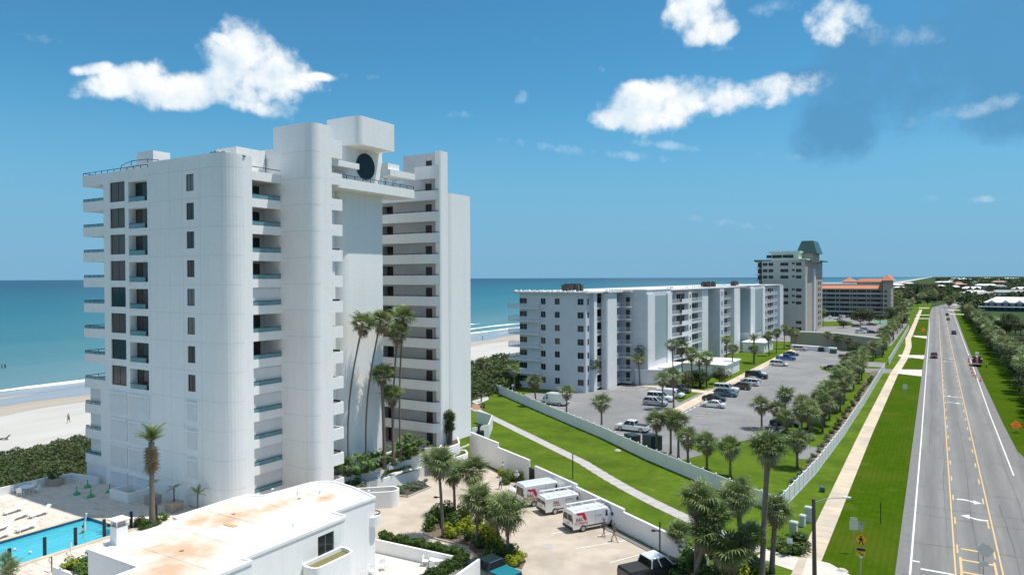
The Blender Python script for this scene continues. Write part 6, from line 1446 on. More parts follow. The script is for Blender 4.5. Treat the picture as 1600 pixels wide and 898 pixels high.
# dune scrub
def scrub(name, n, x0, x1, y0, y1, hmax, m, seed, size=.26):
    rg = np.random.default_rng(seed); x = rg.uniform(x0, x1, n); y = rg.uniform(y0, y1, n)
    h = hmax*(.72+.13*np.sin(x*.7+y*.31)+.10*np.sin(x*1.9-y*1.1)+.10*np.sin(y*2.3+x)); edge = np.minimum(1, np.minimum(x-x0, x1-x)/1.8+.15); h = h*edge
    z = h*rg.uniform(.55, 1.0, n)**.5; c = np.c_[x, y, z]; nrm = rg.normal(size=(n, 3))*.6; nrm[:, 2] += 1; nrm /= np.linalg.norm(nrm, axis=1)[:, None]
    t_ = np.cross(nrm, rg.normal(size=(n, 3))); t_ /= np.linalg.norm(t_, axis=1)[:, None]; b_ = np.cross(nrm, t_); s_ = size*rg.uniform(.6, 1.4, (n, 1))
    q = np.stack([c-t_*s_, c-b_*s_*.6, c+t_*s_, c+b_*s_*.6], 1).reshape(-1, 3)
    o = bpy.data.objects.new(name, quads_mesh(name, q, m)); COL.objects.link(o); tag(o, kind='stuff'); return o
scrub('dune_scrub', 120000, -117, -85.5, 20, 130, 2.0, M['scrub'], 5, .19)
scrub('dune_scrub', 22000, -117, -96, 130, 420, 3.0, M['scrub'], 6, .5)
scrub('dune_scrub', 9000, -100, -84, 118, 150, 3.4, M['scrub'], 7, .3)
# shrubs
BS = [quads_mesh('foliage', leaf_cloud(900, 1, 1, .8, .10, 300+s, lumps=8, flat=.4), M['bush']) for s in range(3)]
BY = [quads_mesh('foliage', leaf_cloud(900, 1, 1, .8, .10, 310+s, lumps=8, flat=.4), M['bushy']) for s in range(2)]
BG = [quads_mesh('foliage', leaf_cloud(700, 1, 1, .7, .10, 320+s, lumps=7, flat=.4), M['bushg']) for s in range(2)]
def shrub(label, x, y, w, h, set_=BS, z=0, group=None, name='shrub'):
    t = bpy.data.objects.new(name, set_[int(abs(x*9+y*5)) % len(set_)]); COL.objects.link(t); t.location = (x, y, z+h*.4); t.scale = (w, w, h/1.2); t.rotation_euler.z = (x*3+y) % 6
    return tag(t, label, 'shrub', group)
ISL = [(672, 828, 1.1, 1.4, 0), (682, 815, 1.5, 1.7, 0), (700, 812, 1.5, 1.9, 0), (712, 826, 1.4, 1.6, 0), (706, 838, 1.2, 1.3, 1), (722, 812, 1.2, 1.6, 1), (728, 830, 1.3, 1.4, 1), (742, 822, 1.2, 1.4, 0), (752, 838, 1.2, 1.4, 1), (765, 842, 1.2, 1.6, 1), (752, 856, 1.2, 1.2, 0), (775, 858, 1.3, 1.4, 1), (785, 868, 1.2, 1.3, 0), (768, 868, 1.3, 1.2, 0), (800, 874, 1.2, 1.3, 0), (812, 878, .9, 1.0, 1), (800, 886, 1.1, 1.0, 1), (735, 844, .9, 1.0, 0)]
for i, (pxx, pyy, w, h, c) in enumerate(ISL):
    x, y = G(pxx, pyy); shrub(nth(i+1)+(' shrub from the left in the drive island, yellow leaved' if c else ' shrub from the left in the drive island, dark green'), x, y, w, h, BY if c else BS, .1, 'shrubs in the drive island')
gpoly('mulch_bed', [(660, 834), (680, 842), (733, 856), (745, 868), (815, 890), (822, 876), (800, 850), (745, 812), (700, 802), (676, 812)], .06, M['mulch'])
kb = MB(); P_ = [G(*q) for q in [(660, 834), (680, 843), (733, 857)]]
for a, b in zip(P_[:-1], P_[1:]):
    a, b = Vector(a), Vector(b); n = Vector((-(b-a).y, (b-a).x)).normalized()*.15; kb.prism([tuple(a), tuple(b), tuple(b+n), tuple(a+n)], .04, .19)
struct('island_kerb', kb, M['walkgrey'])
# low kerbed bed with silver plants
bd = [G(604, 773), G(637, 777.5), G(674, 762), G(650, 748)]
gpoly('planting_bed', [(604, 773), (637, 777.5), (674, 762), (650, 748)], .07, M['soil'])
kb = MB()
for a, b in zip(bd[:-1], bd[1:]):
    a, b = Vector(a), Vector(b); n = Vector((-(b-a).y, (b-a).x)).normalized()*.16; kb.prism([tuple(a), tuple(b), tuple(b+n), tuple(a+n)], .04, .2)
struct('bed_kerb', kb, M['walkgrey'])
k = 0
for i in range(16):
    t = i/15; pxx = 615+50*t+random.uniform(-3, 3); pyy = 772-12*t+random.uniform(-6, 3); x, y = G(pxx, pyy); k += 1
    shrub(nth(k)+' silver leaved shrub from the left in the kerbed bed below the bromeliad planter', x, y, .6, .7, BG, .05, 'silver shrubs in the kerbed bed')
# bromeliads and planter plants
BR = MB(); rg = random.Random(8)
for i in range(26):
    a = i*2.4; el_ = R(rg.uniform(15, 75)); l_ = rg.uniform(.4, .65); d_ = Vector((math.cos(a)*math.cos(el_), math.sin(a)*math.cos(el_), math.sin(el_))); s_ = Vector((-math.sin(a), math.cos(a), 0))*.06
    BR.face([-s_*.6, d_*l_*.6-s_, d_*l_+Vector((0, 0, -.12)), d_*l_*.6+s_, s_*.6])
br_y = mesh_of('rosette', BR, M['bushy'], recalc=False); BR2 = MB(); BR2.v, BR2.f, BR2.m = list(BR.v), list(BR.f), list(BR.m); br_g = mesh_of('rosette', BR2, M['leaf'], recalc=False)
def rosette(label, x, y, z, s, me, group=None, name='bromeliad', cat='plant'):
    o = bpy.data.objects.new(name, me); COL.objects.link(o); o.location = (x, y, z); o.scale = (s,)*3; o.rotation_euler.z = x*5 % 6; return tag(o, label, cat, group)
for i in range(11):
    t = i/10; x, y = G(598+40*t+random.uniform(-2, 2), 741-12*t+random.uniform(-2, 3), 1.6); rosette(nth(i+1)+' bromeliad from the left in the lower curved planter', x, y, 1.55, random.uniform(.9, 1.3), br_y if i % 2 else br_g, 'bromeliads in the lower curved planter')
for i in range(5): x, y = G(556+5*i, 747-1.5*i, 1.4); rosette(nth(i+1)+' green plant from the left in the planter nearest the clubhouse roof', x, y, 1.35, 1.1, br_g, 'plants in the planter nearest the clubhouse')
for i in range(6): x, y = G(711+3.5*i, 711-1.5*i, 2.3); rosette(nth(i+1)+' small yellow plant from the left in the low planter under the yucca', x, y, 2.25, .6, br_y, 'yellow plants under the yucca')
# big leaved bird of paradise clumps
BP = MB(); rg = random.Random(18)
for i in range(18):
    a = i*2.4; el_ = R(rg.uniform(45, 85)); l_ = rg.uniform(1.3, 2.3); d_ = Vector((math.cos(a)*math.cos(el_), math.sin(a)*math.cos(el_), math.sin(el_))); s_ = Vector((-math.sin(a), math.cos(a), 0))*.19; o_ = Vector((math.cos(a), math.sin(a), -.55))
    p0 = d_*l_*.55; p1 = d_*l_*.8; p2 = d_*l_+o_*.35; p3 = d_*l_*1.02+o_*.7
    BP.face([-s_*.08, p0-s_*.1, p0+s_*.1, s_*.08]); BP.face([p0, p1-s_, p1]); BP.face([p0, p1, p1+s_]); BP.face([p1-s_, p2-s_*.9, p2, p1]); BP.face([p1, p2, p2+s_*.9, p1+s_]); BP.face([p2-s_*.9, p3, p2]); BP.face([p2, p3, p2+s_*.9])
bp_me = mesh_of('banana_like_plant', BP, M['bush'], recalc=False)
for i, (x, y, s, w) in enumerate(((-58.6, 59.6, 1.3, 'left end'), (-58.0, 61.6, 1.3, 'left part'), (-57.9, 63.6, 1.2, 'middle left'), (-58.4, 65.6, 1.15, 'middle'), (-58.3, 69.2, 1.3, 'middle right'), (-57.8, 71.4, 1.3, 'right part'), (-59.2, 71.8, 1.5, 'right end, at the back'), (-60.8, 57.3, 1.6, 'gap behind the landing balconies'), (-60.2, 59.6, 1.4, 'foot of the lift shaft'))):
    o = bpy.data.objects.new('bird_of_paradise', bp_me); COL.objects.link(o); o.location = (x, y, 2.85); o.scale = (s,)*3; o.rotation_euler.z = i*1.1; tag(o, 'large leaved clump at the '+w+' of the palm planter', 'plant')
for i in range(12):
    x, y = -58.3+random.uniform(-.8, .9), 60.5+i*1.05; shrub(nth(i+1)+' dark ground shrub from the left under the slender palms', x, y, .8, .8, BS, 2.85, 'ground shrubs under the slender palms')
for i, (pxx, pyy, s) in enumerate(((548, 762, 1.2), (556, 768, 1.1), (540, 770, 1.0), (545, 756, 1.2))): x, y = G(pxx, pyy, .8); o = bpy.data.objects.new('cycad', bp_me); COL.objects.link(o); o.location = (x, y, .6); o.scale = (s*.8,)*3; tag(o, nth(i+1)+' bright green leafy plant in the group just behind the clubhouse roof edge', 'plant')
# yucca tree by the entrance
x, y = G(703, 692, 3.6); t = thing('yucca_tree', 'clumped yucca with many upright stems in the white planter by the entrance', 'tree', (x, y, 3.4))
rg = random.Random(4); st = MB()
for i in range(13):
    a = rg.random()*6.28; r_ = rg.random()*1.0; h_ = rg.uniform(1.8, 4.6); p_ = (math.cos(a)*r_, math.sin(a)*r_, h_); st.tube([(math.cos(a)*.35, math.sin(a)*.35, 0), (p_[0]*.8, p_[1]*.8, h_*.6), p_], [.08, .06, .05], 5)
    for j in range(3):
        o = put('leaf_rosette', br_g, t, (p_[0], p_[1], p_[2]-.35*j), i+j, scale=1.25)
put('stems', mesh_of('stems', st, M['trunk']), t, (0, 0, 0))
# hedges of the terrace: clipped row
hm = scrub('hedge_leaves', 10, 0, 1, 0, 1, 1, M['bush'], 1); bpy.data.objects.remove(hm)
def hedge(label, a, b, w, h, z0=0, n=8500):
    a, b = Vector(a), Vector(b); rg = np.random.default_rng(9); t = rg.random(n); L_ = (b-a).length; dd = (b-a)/L_; nn = Vector((-dd.y, dd.x)); s_ = rg.uniform(-w/2, w/2, n)
    hh = h*(.93+.07*np.sin(t*L_*3.1)+.05*np.sin(t*L_*7)); x = a.x+dd.x*t*L_+nn.x*s_; y = a.y+dd.y*t*L_+nn.y*s_; z = z0+hh*rg.uniform(.3, 1, n)**.6
    c = np.c_[x, y, z]; nr = rg.normal(size=(n, 3)); nr[:, 2] += .6; nr /= np.linalg.norm(nr, axis=1)[:, None]; t_ = np.cross(nr, rg.normal(size=(n, 3))); t_ /= np.linalg.norm(t_, axis=1)[:, None]; b_ = np.cross(nr, t_); q_ = .10*rg.uniform(.6, 1.3, (n, 1))
    o = bpy.data.objects.new('hedge', quads_mesh('hedge', np.stack([c-t_*q_, c-b_*q_*.6, c+t_*q_, c+b_*q_*.6], 1).reshape(-1, 3), M['bush'])); COL.objects.link(o); return tag(o, label, 'hedge')
hedge('dark clipped hedge behind the white terrace wall', G(594, 840, 1.0), G(722, 868, 1.0), .9, 1.7)
hedge('dark hedge running down the right side of the terrace to the blue pickup', G(728, 872, 1.0), G(650, 915, 1.0), 1.1, 1.6)
# more plants
q = [((-56.8, 30.5), .5), ((-55.9, 29.2), .6), ((-54.8, 30.2), .7), ((-53.8, 29.4), .6), ((-56.2, 28.3), .6), ((-54.3, 28.2), .6)]
for i, ((x, y), h) in enumerate(q): shrub(nth(i+1)+' bright green low shrub from the left in the poolside planter', x, y, .95, h+.2, BY if i == 4 else BS, 4.1, 'shrubs in the poolside planter')
for i, (pxx, pyy) in enumerate(((215, 822), (224, 826), (232, 824), (246, 818), (254, 812), (240, 828), (222, 818))): x, y = G(pxx, pyy, DZ); shrub(nth(i+1)+' dry reddish shrub around the foot of the stout pool palm', x, y, .6, .8, BS, DZ, 'shrubs round the pool palm')
for i in range(7): shrub(nth(i+1)+' rooftop shrub from the left on the corner of the seaward wing', -60.9+.45*i if i < 4 else -58.9+.3*(i-4), 44.2+.1*i if i < 4 else 45.8, .38, .6 if i < 4 else .35, BS, 37.9, 'rooftop shrubs')
for i, (pxx, pyy, w, h) in enumerate(((1240, 858, 2.0, 1.6), (1222, 862, 1.5, 1.4), (1252, 852, 1.3, 1.2))): x, y = G(pxx, pyy); shrub(('large', 'left', 'right')[i]+' rounded dark green bush behind the small blue white sign', x, y, w, h)
for i, (pxx, pyy, w, h, cc_) in enumerate(((1075, 882, 1.6, 2.0, 0), (1095, 892, 1.8, 2.2, 0), (1130, 895, 1.8, 2.4, 0), (1165, 898, 1.5, 1.8, 1), (1055, 898, 1.4, 1.6, 0), (1090, 908, 2.0, 2.4, 0), (1180, 890, 1.2, 1.5, 2))): x, y = G(pxx, pyy); shrub(nth(i+1)+' leafy understorey shrub from the left beneath the foreground palm cluster', x, y, w, h, (BS, BY, BG)[cc_], group='shrubs under the foreground palms')
for i in range(4): x, y = G(1168+7*i, 892-6*(i % 2)); rosette(nth(i+1)+' blue grey agave from the left at the foot of the very tall palm', x, y, .1, 2.0, mesh_of('rosette', BR, M['bushg'], recalc=False), 'agaves by the very tall palm', 'agave')
k = 0
for i in range(34):
    yy = 84+i*3.6
    if 205 < yy: break
    k += 1; shrub(nth(k)+' low grey green shrub from the near end inside the roadside fence', -15.1+.012*(yy-84)+random.uniform(-.3, .3), yy, .7, .7, BG if i < 12 else BS, .05, 'shrubs in the mulch strip')
for i, (pxx, pyy) in enumerate(((786, 745), (795, 752), (803, 750), (790, 756), (812, 752))): x, y = G(pxx, pyy); shrub(nth(i+1)+' light green shrub from the left beside the green transformer', x, y, .9, 1.3, BS if i % 2 else BY, 0, 'shrubs beside the transformer')
for i, (pxx, pyy, s) in enumerate(((741, 570, 2.6), (752, 560, 2.6), (748, 590, 2.4), (775, 582, 2.2), (795, 578, 2.4), (812, 575, 2.0), (741, 606, 2.0), (764, 590, 2.0))): x, y = G(pxx, pyy+12); shrub(nth(i+1)+' big dune bush in the group right of the tower at the beach edge', x, y, s, 2.8, BS, 0, 'dune bushes right of the tower')
for i, (pxx, pyy) in enumerate(((752, 583), (760, 581))): x, y = G(pxx, pyy+10); far_palm(('left', 'right')[i]+' low palm growing out of the dune bushes right of the tower', x, y, 4.2, 1.1)
x, y = G(752, 628); t = thing('small_fountain', 'small dark ornamental post on a sandy patch beside the path', 'ornament', (x, y, 0)); obj('post', MB().cyl(0, 0, 0, 1.9, .14, 8).cyl(0, 0, 1.5, 1.7, .45, 10), M['wood'], t, local=True)
sheet('sandy_patch', [G(738, 612), G(760, 614), G(764, 624), G(745, 632), G(738, 628)], .05, M['sand']); sheet('brick_patch', [G(738, 631), G(752, 634), G(756, 638), G(744, 641), G(738, 639)], .055, mat('brick_paving', (.35, .2, .14), (.28, .15, .1), 4))
t = thing('wooden_bench', 'small wooden bench at the seaward end of the lawn path', 'bench', (*G(754, 637), 0), R(-35)); obj('seat', MB().box(-.8, -.22, .42, .8, .22, .48), M['wood'], t, local=True); obj('leg', MB().box(-.7, -.2, 0, -.6, .2, .42), M['wood'], t, local=True); obj('leg', MB().box(.6, -.2, 0, .7, .2, .42), M['wood'], t, local=True); obj('backrest', MB().box(-.8, .2, .55, .8, .25, .9), M['wood'], t, local=True)
# ---------------------------------------------------------------- vehicles
PAINT = {}
def paint(n, c, metal=.25):
    if n not in PAINT: PAINT[n] = mat(n+'_car_paint', c, rough=.32, metal=metal, coat=.6)
    return PAINT[n]
PC = dict(white=(.78, .79, .80), silver=(.42, .44, .46), grey=(.07, .08, .09), black=(.012, .013, .016), bluegrey=(.07, .12, .17), brown=(.10, .08, .065), blue=(.015, .11, .42), maroon=(.13, .012, .02), navy=(.012, .025, .05), darkgrey=(.035, .038, .042), teal=(.012, .035, .045))
def sect(x, hw, z0, z1, rad=.1, tuck=.04):
    """one closed cross ring at station x"""
    return [(x, -hw+tuck, z0), (x, -hw, z0+rad), (x, -hw, z1-rad*1.6), (x, -hw+rad, z1-rad*.3), (x, -hw+rad*2.2, z1), (x, hw-rad*2.2, z1), (x, hw-rad, z1-rad*.3), (x, hw, z1-rad*1.6), (x, hw, z0+rad), (x, hw-tuck, z0)]
KINDS = {
 # length, width, stations of hood/deck height, cabin base x0,x1, roof x0,x1, roof height, belt
 'sedan': dict(L=4.8, W=1.82, body=[(-2.4, .62, .80), (-2.25, .50, .92), (-1.5, .42, .97), (-.2, .42, .95), (1.2, .42, .90), (2.1, .42, .78), (2.38, .50, .62)], cab=[(-1.75, .95), (-1.05, 1.40), (.15, 1.44), (1.15, .92)], belt=.93, gs=.62),
 'suv': dict(L=4.9, W=1.92, body=[(-2.42, .65, 1.02), (-2.3, .50, 1.10), (-1.2, .45, 1.10), (.9, .45, 1.08), (1.9, .45, .98), (2.3, .48, .85), (2.42, .55, .70)], cab=[(-2.3, 1.08), (-1.9, 1.66), (.25, 1.72), (1.15, 1.06)], belt=1.08, gs=.68),
 'minivan': dict(L=5.1, W=1.98, body=[(-2.52, .6, 1.0), (-2.4, .46, 1.08), (-1.2, .42, 1.08), (1.1, .42, 1.05), (2.0, .42, .92), (2.4, .46, .75), (2.52, .52, .62)], cab=[(-2.4, 1.05), (-2.1, 1.68), (.5, 1.74), (1.75, 1.0)], belt=1.05, gs=.7),
 'bigsuv': dict(L=5.5, W=2.02, body=[(-2.72, .65, 1.10), (-2.6, .52, 1.18), (-1.2, .48, 1.18), (1.1, .48, 1.16), (2.3, .48, 1.08), (2.66, .52, .98), (2.74, .6, .8)], cab=[(-2.66, 1.16), (-2.5, 1.86), (.45, 1.92), (1.25, 1.14)], belt=1.16, gs=.74),
 'pickup': dict(L=5.8, W=2.0, body=[(-2.9, .70, 1.02), (-2.8, .58, 1.15), (-1.2, .52, 1.16), (.4, .52, 1.16), (1.4, .52, 1.14), (2.5, .52, 1.06), (2.85, .60, .92)], cab=[(-.75, 1.14), (-.6, 1.82), (.75, 1.86), (1.45, 1.12)], belt=1.15, gs=.7),
}
CARM = {}
def wheel_meshes(r=.34):
    if ('w', r) not in CARM:
        ring = lambda rr_, y: [(rr_*math.cos(2*math.pi*i/20), y, rr_*math.sin(2*math.pi*i/20)) for i in range(20)]
        w = MB(); w.loft([ring(r*.9, -.12), ring(r, -.08), ring(r, .08), ring(r*.9, .12)]); a = mesh_of('wheel', w, M['tyre'])
        w = MB(); w.loft([ring(r*.62, -.128), ring(r*.62, .128)]); b = mesh_of('rim', w, M['rim']); CARM[('w', r)] = (a, b)
    return CARM[('w', r)]
def car_parts(kind, col):
    if (kind, col) in CARM: return CARM[(kind, col)]
    K = KINDS[kind]; hw = K['W']/2; m = paint(col, PC[col]); parts = []
    b = MB(); b.loft([sect(x, hw*(.86 if i in (0, len(K['body'])-1) else (.96 if i in (1, len(K['body'])-2) else 1)), z0-.22, z1, .09) for i, (x, z0, z1) in enumerate(K['body'])]); parts.append(('body', mesh_of('body', b, m, smooth=False), None))
    x0, x1, x2, x3 = [q[0] for q in K['cab']]; z0, z1, z2, z3 = [q[1] for q in K['cab']]; bw = hw-.06; rw = hw*K['gs']+.08
    g = MB()      # glasshouse
    B_ = [(x0, -bw, z0), (x3, -bw, z3), (x3, bw, z3), (x0, bw, z0)]; T_ = [(x1, -rw, z1-.03), (x2, -rw, z2-.03), (x2, rw, z2-.03), (x1, rw, z1-.03)]
    g.loft([B_, T_]); parts.append(('windows', mesh_of('windows', g, M['glass']), None))
    r_ = MB(); r_.loft([[(x1-.06, -rw-.02, z1-.06), (x2+.10, -rw-.02, z2-.06), (x2+.10, rw+.02, z2-.06), (x1-.06, rw+.02, z1-.06)], [(x1+.05, -rw+.1, z1+.02), (x2-.08, -rw+.1, z2+.02), (x2-.08, rw-.1, z2+.02), (x1+.05, rw-.1, z1+.02)]])
    for s_ in (-1, 1):   # pillars
        for (xa, za, xb, zb) in ((x0, z0, x1, z1), (x3, z3, x2, z2)): r_.tube([(xa, s_*(bw+.005), za), (xb, s_*(rw+.01), zb-.04)], .045, 5)
        for f in ((.38, .42), (.68, .66)) if kind != 'pickup' else ((.45, .45),):
            xa = x0+(x3-x0)*f[0]; xb = x1+(x2-x1)*f[1]-.05; r_.tube([(xa, s_*(bw+.005), z0), (xb, s_*(rw+.01), z1-.04)], .04, 5)
    parts.append(('roof', mesh_of('roof', r_, m), None))
    xf, xr_ = K['body'][-1][0], K['body'][0][0]; zf = K['body'][-1][2]; zb = K['body'][0][2]
    for s_ in (-1, 1):
        h = MB(); h.box(xf-.25, s_*hw*.62-.17, zf-.16, xf+.005, s_*hw*.62+.17, zf-.03); parts.append(('headlight', mesh_of('headlight', h, M['lampclear']), None))
        h = MB(); h.box(xr_-.012, s_*hw*.68-.14, zb-.28, xr_+.1, s_*hw*.68+.14, zb-.08); parts.append(('tail_light', mesh_of('tail_light', h, M['lampred']), None))
        h = MB(); h.box(x3-.35, s_*(hw+.10)-.09, K['belt']-.02, x3-.2, s_*(hw+.10)+.09, K['belt']+.12); parts.append(('mirror', mesh_of('mirror', h, m), None))
    h = MB(); h.box(xf-.1, -hw*.8, .25, xf+.03, hw*.8, .42); h.box(xf-.06, -hw*.4, .48, xf+.015, hw*.4, zf-.1); parts.append(('grille', mesh_of('grille', h, M['blackplastic']), None))
    h = MB(); h.box(xr_-.04, -hw*.8, .28, xr_+.1, hw*.8, .48); parts.append(('bumper', mesh_of('bumper', h, M['blackplastic'] if kind in ('pickup', 'suv') else m), None))
    parts.append(('number_plate', mesh_of('number_plate', MB().box(xr_-.055, -.18, .52, xr_-.005, .18, .66), M['plate']), None))
    if kind == 'pickup':
        h = MB(); h.box(-2.78, -hw+.12, 1.10, -.82, hw-.12, 1.175); parts.append(('truck_bed', mesh_of('truck_bed', h, M['blackplastic']), None))
    CARM[(kind, col)] = parts; return parts
def car(kind, col, x, y, rot, label, cat='car', group=None, s=1.0, z=.04, name=None):
    t = thing(name or {'pickup': 'pickup_truck', 'minivan': 'minivan', 'sedan': 'sedan', 'suv': 'suv', 'bigsuv': 'suv'}[kind], label, cat, (x, y, z), rot, group, s)
    for n, me, _ in car_parts(kind, col): put(n, me, t, (0, 0, 0))
    K = KINDS[kind]; r = .40 if kind in ('pickup', 'bigsuv') else .35; w, rm = wheel_meshes(r)
    for sx in (-K['L']*.31, K['L']*.31):
        for sy in (-1, 1): o = put('wheel', w, t, (sx, sy*(K['W']/2-.11), r)); put('rim', rm, o, (0, 0, 0))
    return t
def cpx(kind, col, pxx, pyy, deg, label, **k): x, y = G(pxx, pyy); return car(kind, col, x, y, R(deg), label, **k)
PK = 'cars parked in front of the white condo block'
cpx('suv', 'silver', 1024, 633, 0, 'silver suv parked nearest the camera left of the walkway', group=PK); cpx('bigsuv', 'white', 1032, 626, 0, 'white off roader with dark windows beside the silver suv', group=PK); cpx('bigsuv', 'grey', 1060, 613, 0, 'dark grey suv in the bay beside the lawn island', group=PK)
cpx('sedan', 'white', 1114, 636, 180, 'white sedan nearest the camera in the long row', group=PK); cpx('sedan', 'black', 1116, 626, 0, 'black sedan second in the long row', group=PK); cpx('suv', 'bluegrey', 1134, 619, 0, 'blue grey suv third in the long row', group=PK); cpx('bigsuv', 'white', 1135, 612, 0, 'long white suv behind the blue grey suv', group=PK)
cpx('suv', 'brown', 1156, 608, 180, 'brown suv in the middle of the long row', group=PK); cpx('minivan', 'white', 1169, 602, 180, 'white minivan with roof rails in the long row', group=PK); cpx('sedan', 'silver', 1173, 597, 180, 'silver car mostly hidden behind the white minivan', group=PK); cpx('bigsuv', 'black', 1182, 591, 0, 'big black suv before the gap in the row', group=PK); cpx('sedan', 'white', 1183, 586, 0, 'white car hidden behind the big black suv', group=PK)
cpx('minivan', 'white', 1217, 571.5, 0, 'white minivan after the gap in the row', group=PK); cpx('pickup', 'blue', 1228, 562.5, 0, 'bright blue pickup truck', cat='pickup truck', group=PK); cpx('sedan', 'navy', 1236, 555.5, 0, 'navy sedan behind the blue pickup', group=PK); cpx('suv', 'silver', 1250, 547.5, 0, 'silver suv at the far end of the row', group=PK)
cpx('sedan', 'darkgrey', 1302, 578, 0, 'dark grey sedan alone by the striped bays'); cpx('sedan', 'black', 1226, 665, 0, 'black sedan half hidden by the palm group'); cpx('pickup', 'maroon', 1326, 560, 0, 'maroon pickup under the wide dark tree', cat='pickup truck')
cpx('pickup', 'white', 988, 673, 180, 'white pickup parked beside the dumpsters behind the vinyl fence', cat='pickup truck')
# neighbour lot
LOT = [('suv', 'white', 1345, 520.5, 0, 'white suv near the olive wall'), ('suv', 'silver', 1352, 517, 0, 'silver suv behind the white suv near the olive wall'), ('sedan', 'navy', 1363, 521, 0, 'dark car right of the white suv near the olive wall'), ('sedan', 'white', 1297, 496.5, 90, 'white car left under the tiled roof block'), ('sedan', 'white', 1306, 498.5, 90, 'white hatchback in the neighbour lot'), ('suv', 'silver', 1314, 495.5, 90, 'silver suv under the tiled roof block'), ('sedan', 'white', 1319, 496, 90, 'white car in the middle under the tiled roof block'), ('suv', 'grey', 1324, 496, 90, 'grey suv right of the white cars under the tiled roof block'),
       ('sedan', 'white', 1368, 493, 60, 'white car at the right end under the tiled roof block'), ('sedan', 'maroon', 1362, 508.5, 0, 'dark red car behind the tennis court'), ('suv', 'white', 1422, 479, 80, 'white suv in the far lot left of the pavement'), ('sedan', 'black', 1420, 484, 0, 'black car in the far lot'), ('sedan', 'grey', 1416, 488, 0, 'grey car in the far lot'), ('suv', 'black', 1268, 518, 60, 'black suv at the garage ramp of the beige tower'), ('sedan', 'black', 1262, 512, 60, 'dark car at the garage of the beige tower'), ('sedan', 'white', 1256, 515, 60, 'white car beside the garage ramp'), ('sedan', 'white', 1322, 506, 0, 'white car beside the broad tree'), ('sedan', 'grey', 1338, 511, 0, 'grey car beneath the broad tree')]
for a in LOT: cpx(*a)
# cars on the road
car('suv', 'maroon', *G(1459.5, 559), R(-90), 'maroon suv coming towards the camera on the road'); car('suv', 'black', *G(1490.5, 522), R(90), 'black suv driving away in the right lane'); car('sedan', 'darkgrey', *G(1481.5, 500), R(90), 'dark car right behind another one far along the road'); car('suv', 'black', *G(1480, 493), R(90), 'black suv leading the pair far along the road'); car('sedan', 'navy', *G(1468.5, 462.5), R(80), 'dark car at the road bend'); car('sedan', 'grey', *G(1461, 464.5), R(-90), 'small grey car coming at the road bend')
# pickups in the near drive
t = cpx('pickup', 'teal', 768, 905, 166, 'dark pickup with a glossy teal bed cover beside the drive island', cat='pickup truck', s=1.0)
obj('bed_cover', MB().box(-2.75, -.95, 1.175, -.8, .95, 1.23), mat('glossy_teal_cover', (.02, .22, .27), rough=.12, coat=1), t, local=True)
t = cpx('pickup', 'black', 1019, 901, 57, 'black pickup with a white cab roof at the bottom edge of the photo', cat='pickup truck', s=1.05)
for c_ in t.children:
    if c_.name.startswith('roof'): c_.data = c_.data.copy(); c_.data.materials[0] = paint('white', PC['white'])
def text(name, s, parent, loc, rot, size, m, ext=.004, align='CENTER'):
    cu = bpy.data.curves.new(name, 'FONT'); cu.body = s; cu.size = size; cu.extrude = ext; cu.align_x = align; cu.align_y = 'CENTER'; cu.materials.append(M[m])
    tmp = bpy.data.objects.new('tmp', cu); COL.objects.link(tmp); dg = bpy.context.evaluated_depsgraph_get(); me = bpy.data.meshes.new_from_object(tmp.evaluated_get(dg)); bpy.data.objects.remove(tmp)
    me.name = name; o = put(name, me, parent, loc, rot=rot); return o
FLA = [(0, 1), (0, .82), (.12, .80), (.18, .70), (.30, .72), (.40, .66), (.46, .74), (.60, .62), (.62, .40), (.72, .18), (.84, .02), (.96, 0), (1, .14), (.97, .38), (.86, .66), (.80, .86), (.78, .97), (.62, .96), (.60, 1.0), (.30, .97), (.28, 1.02)]
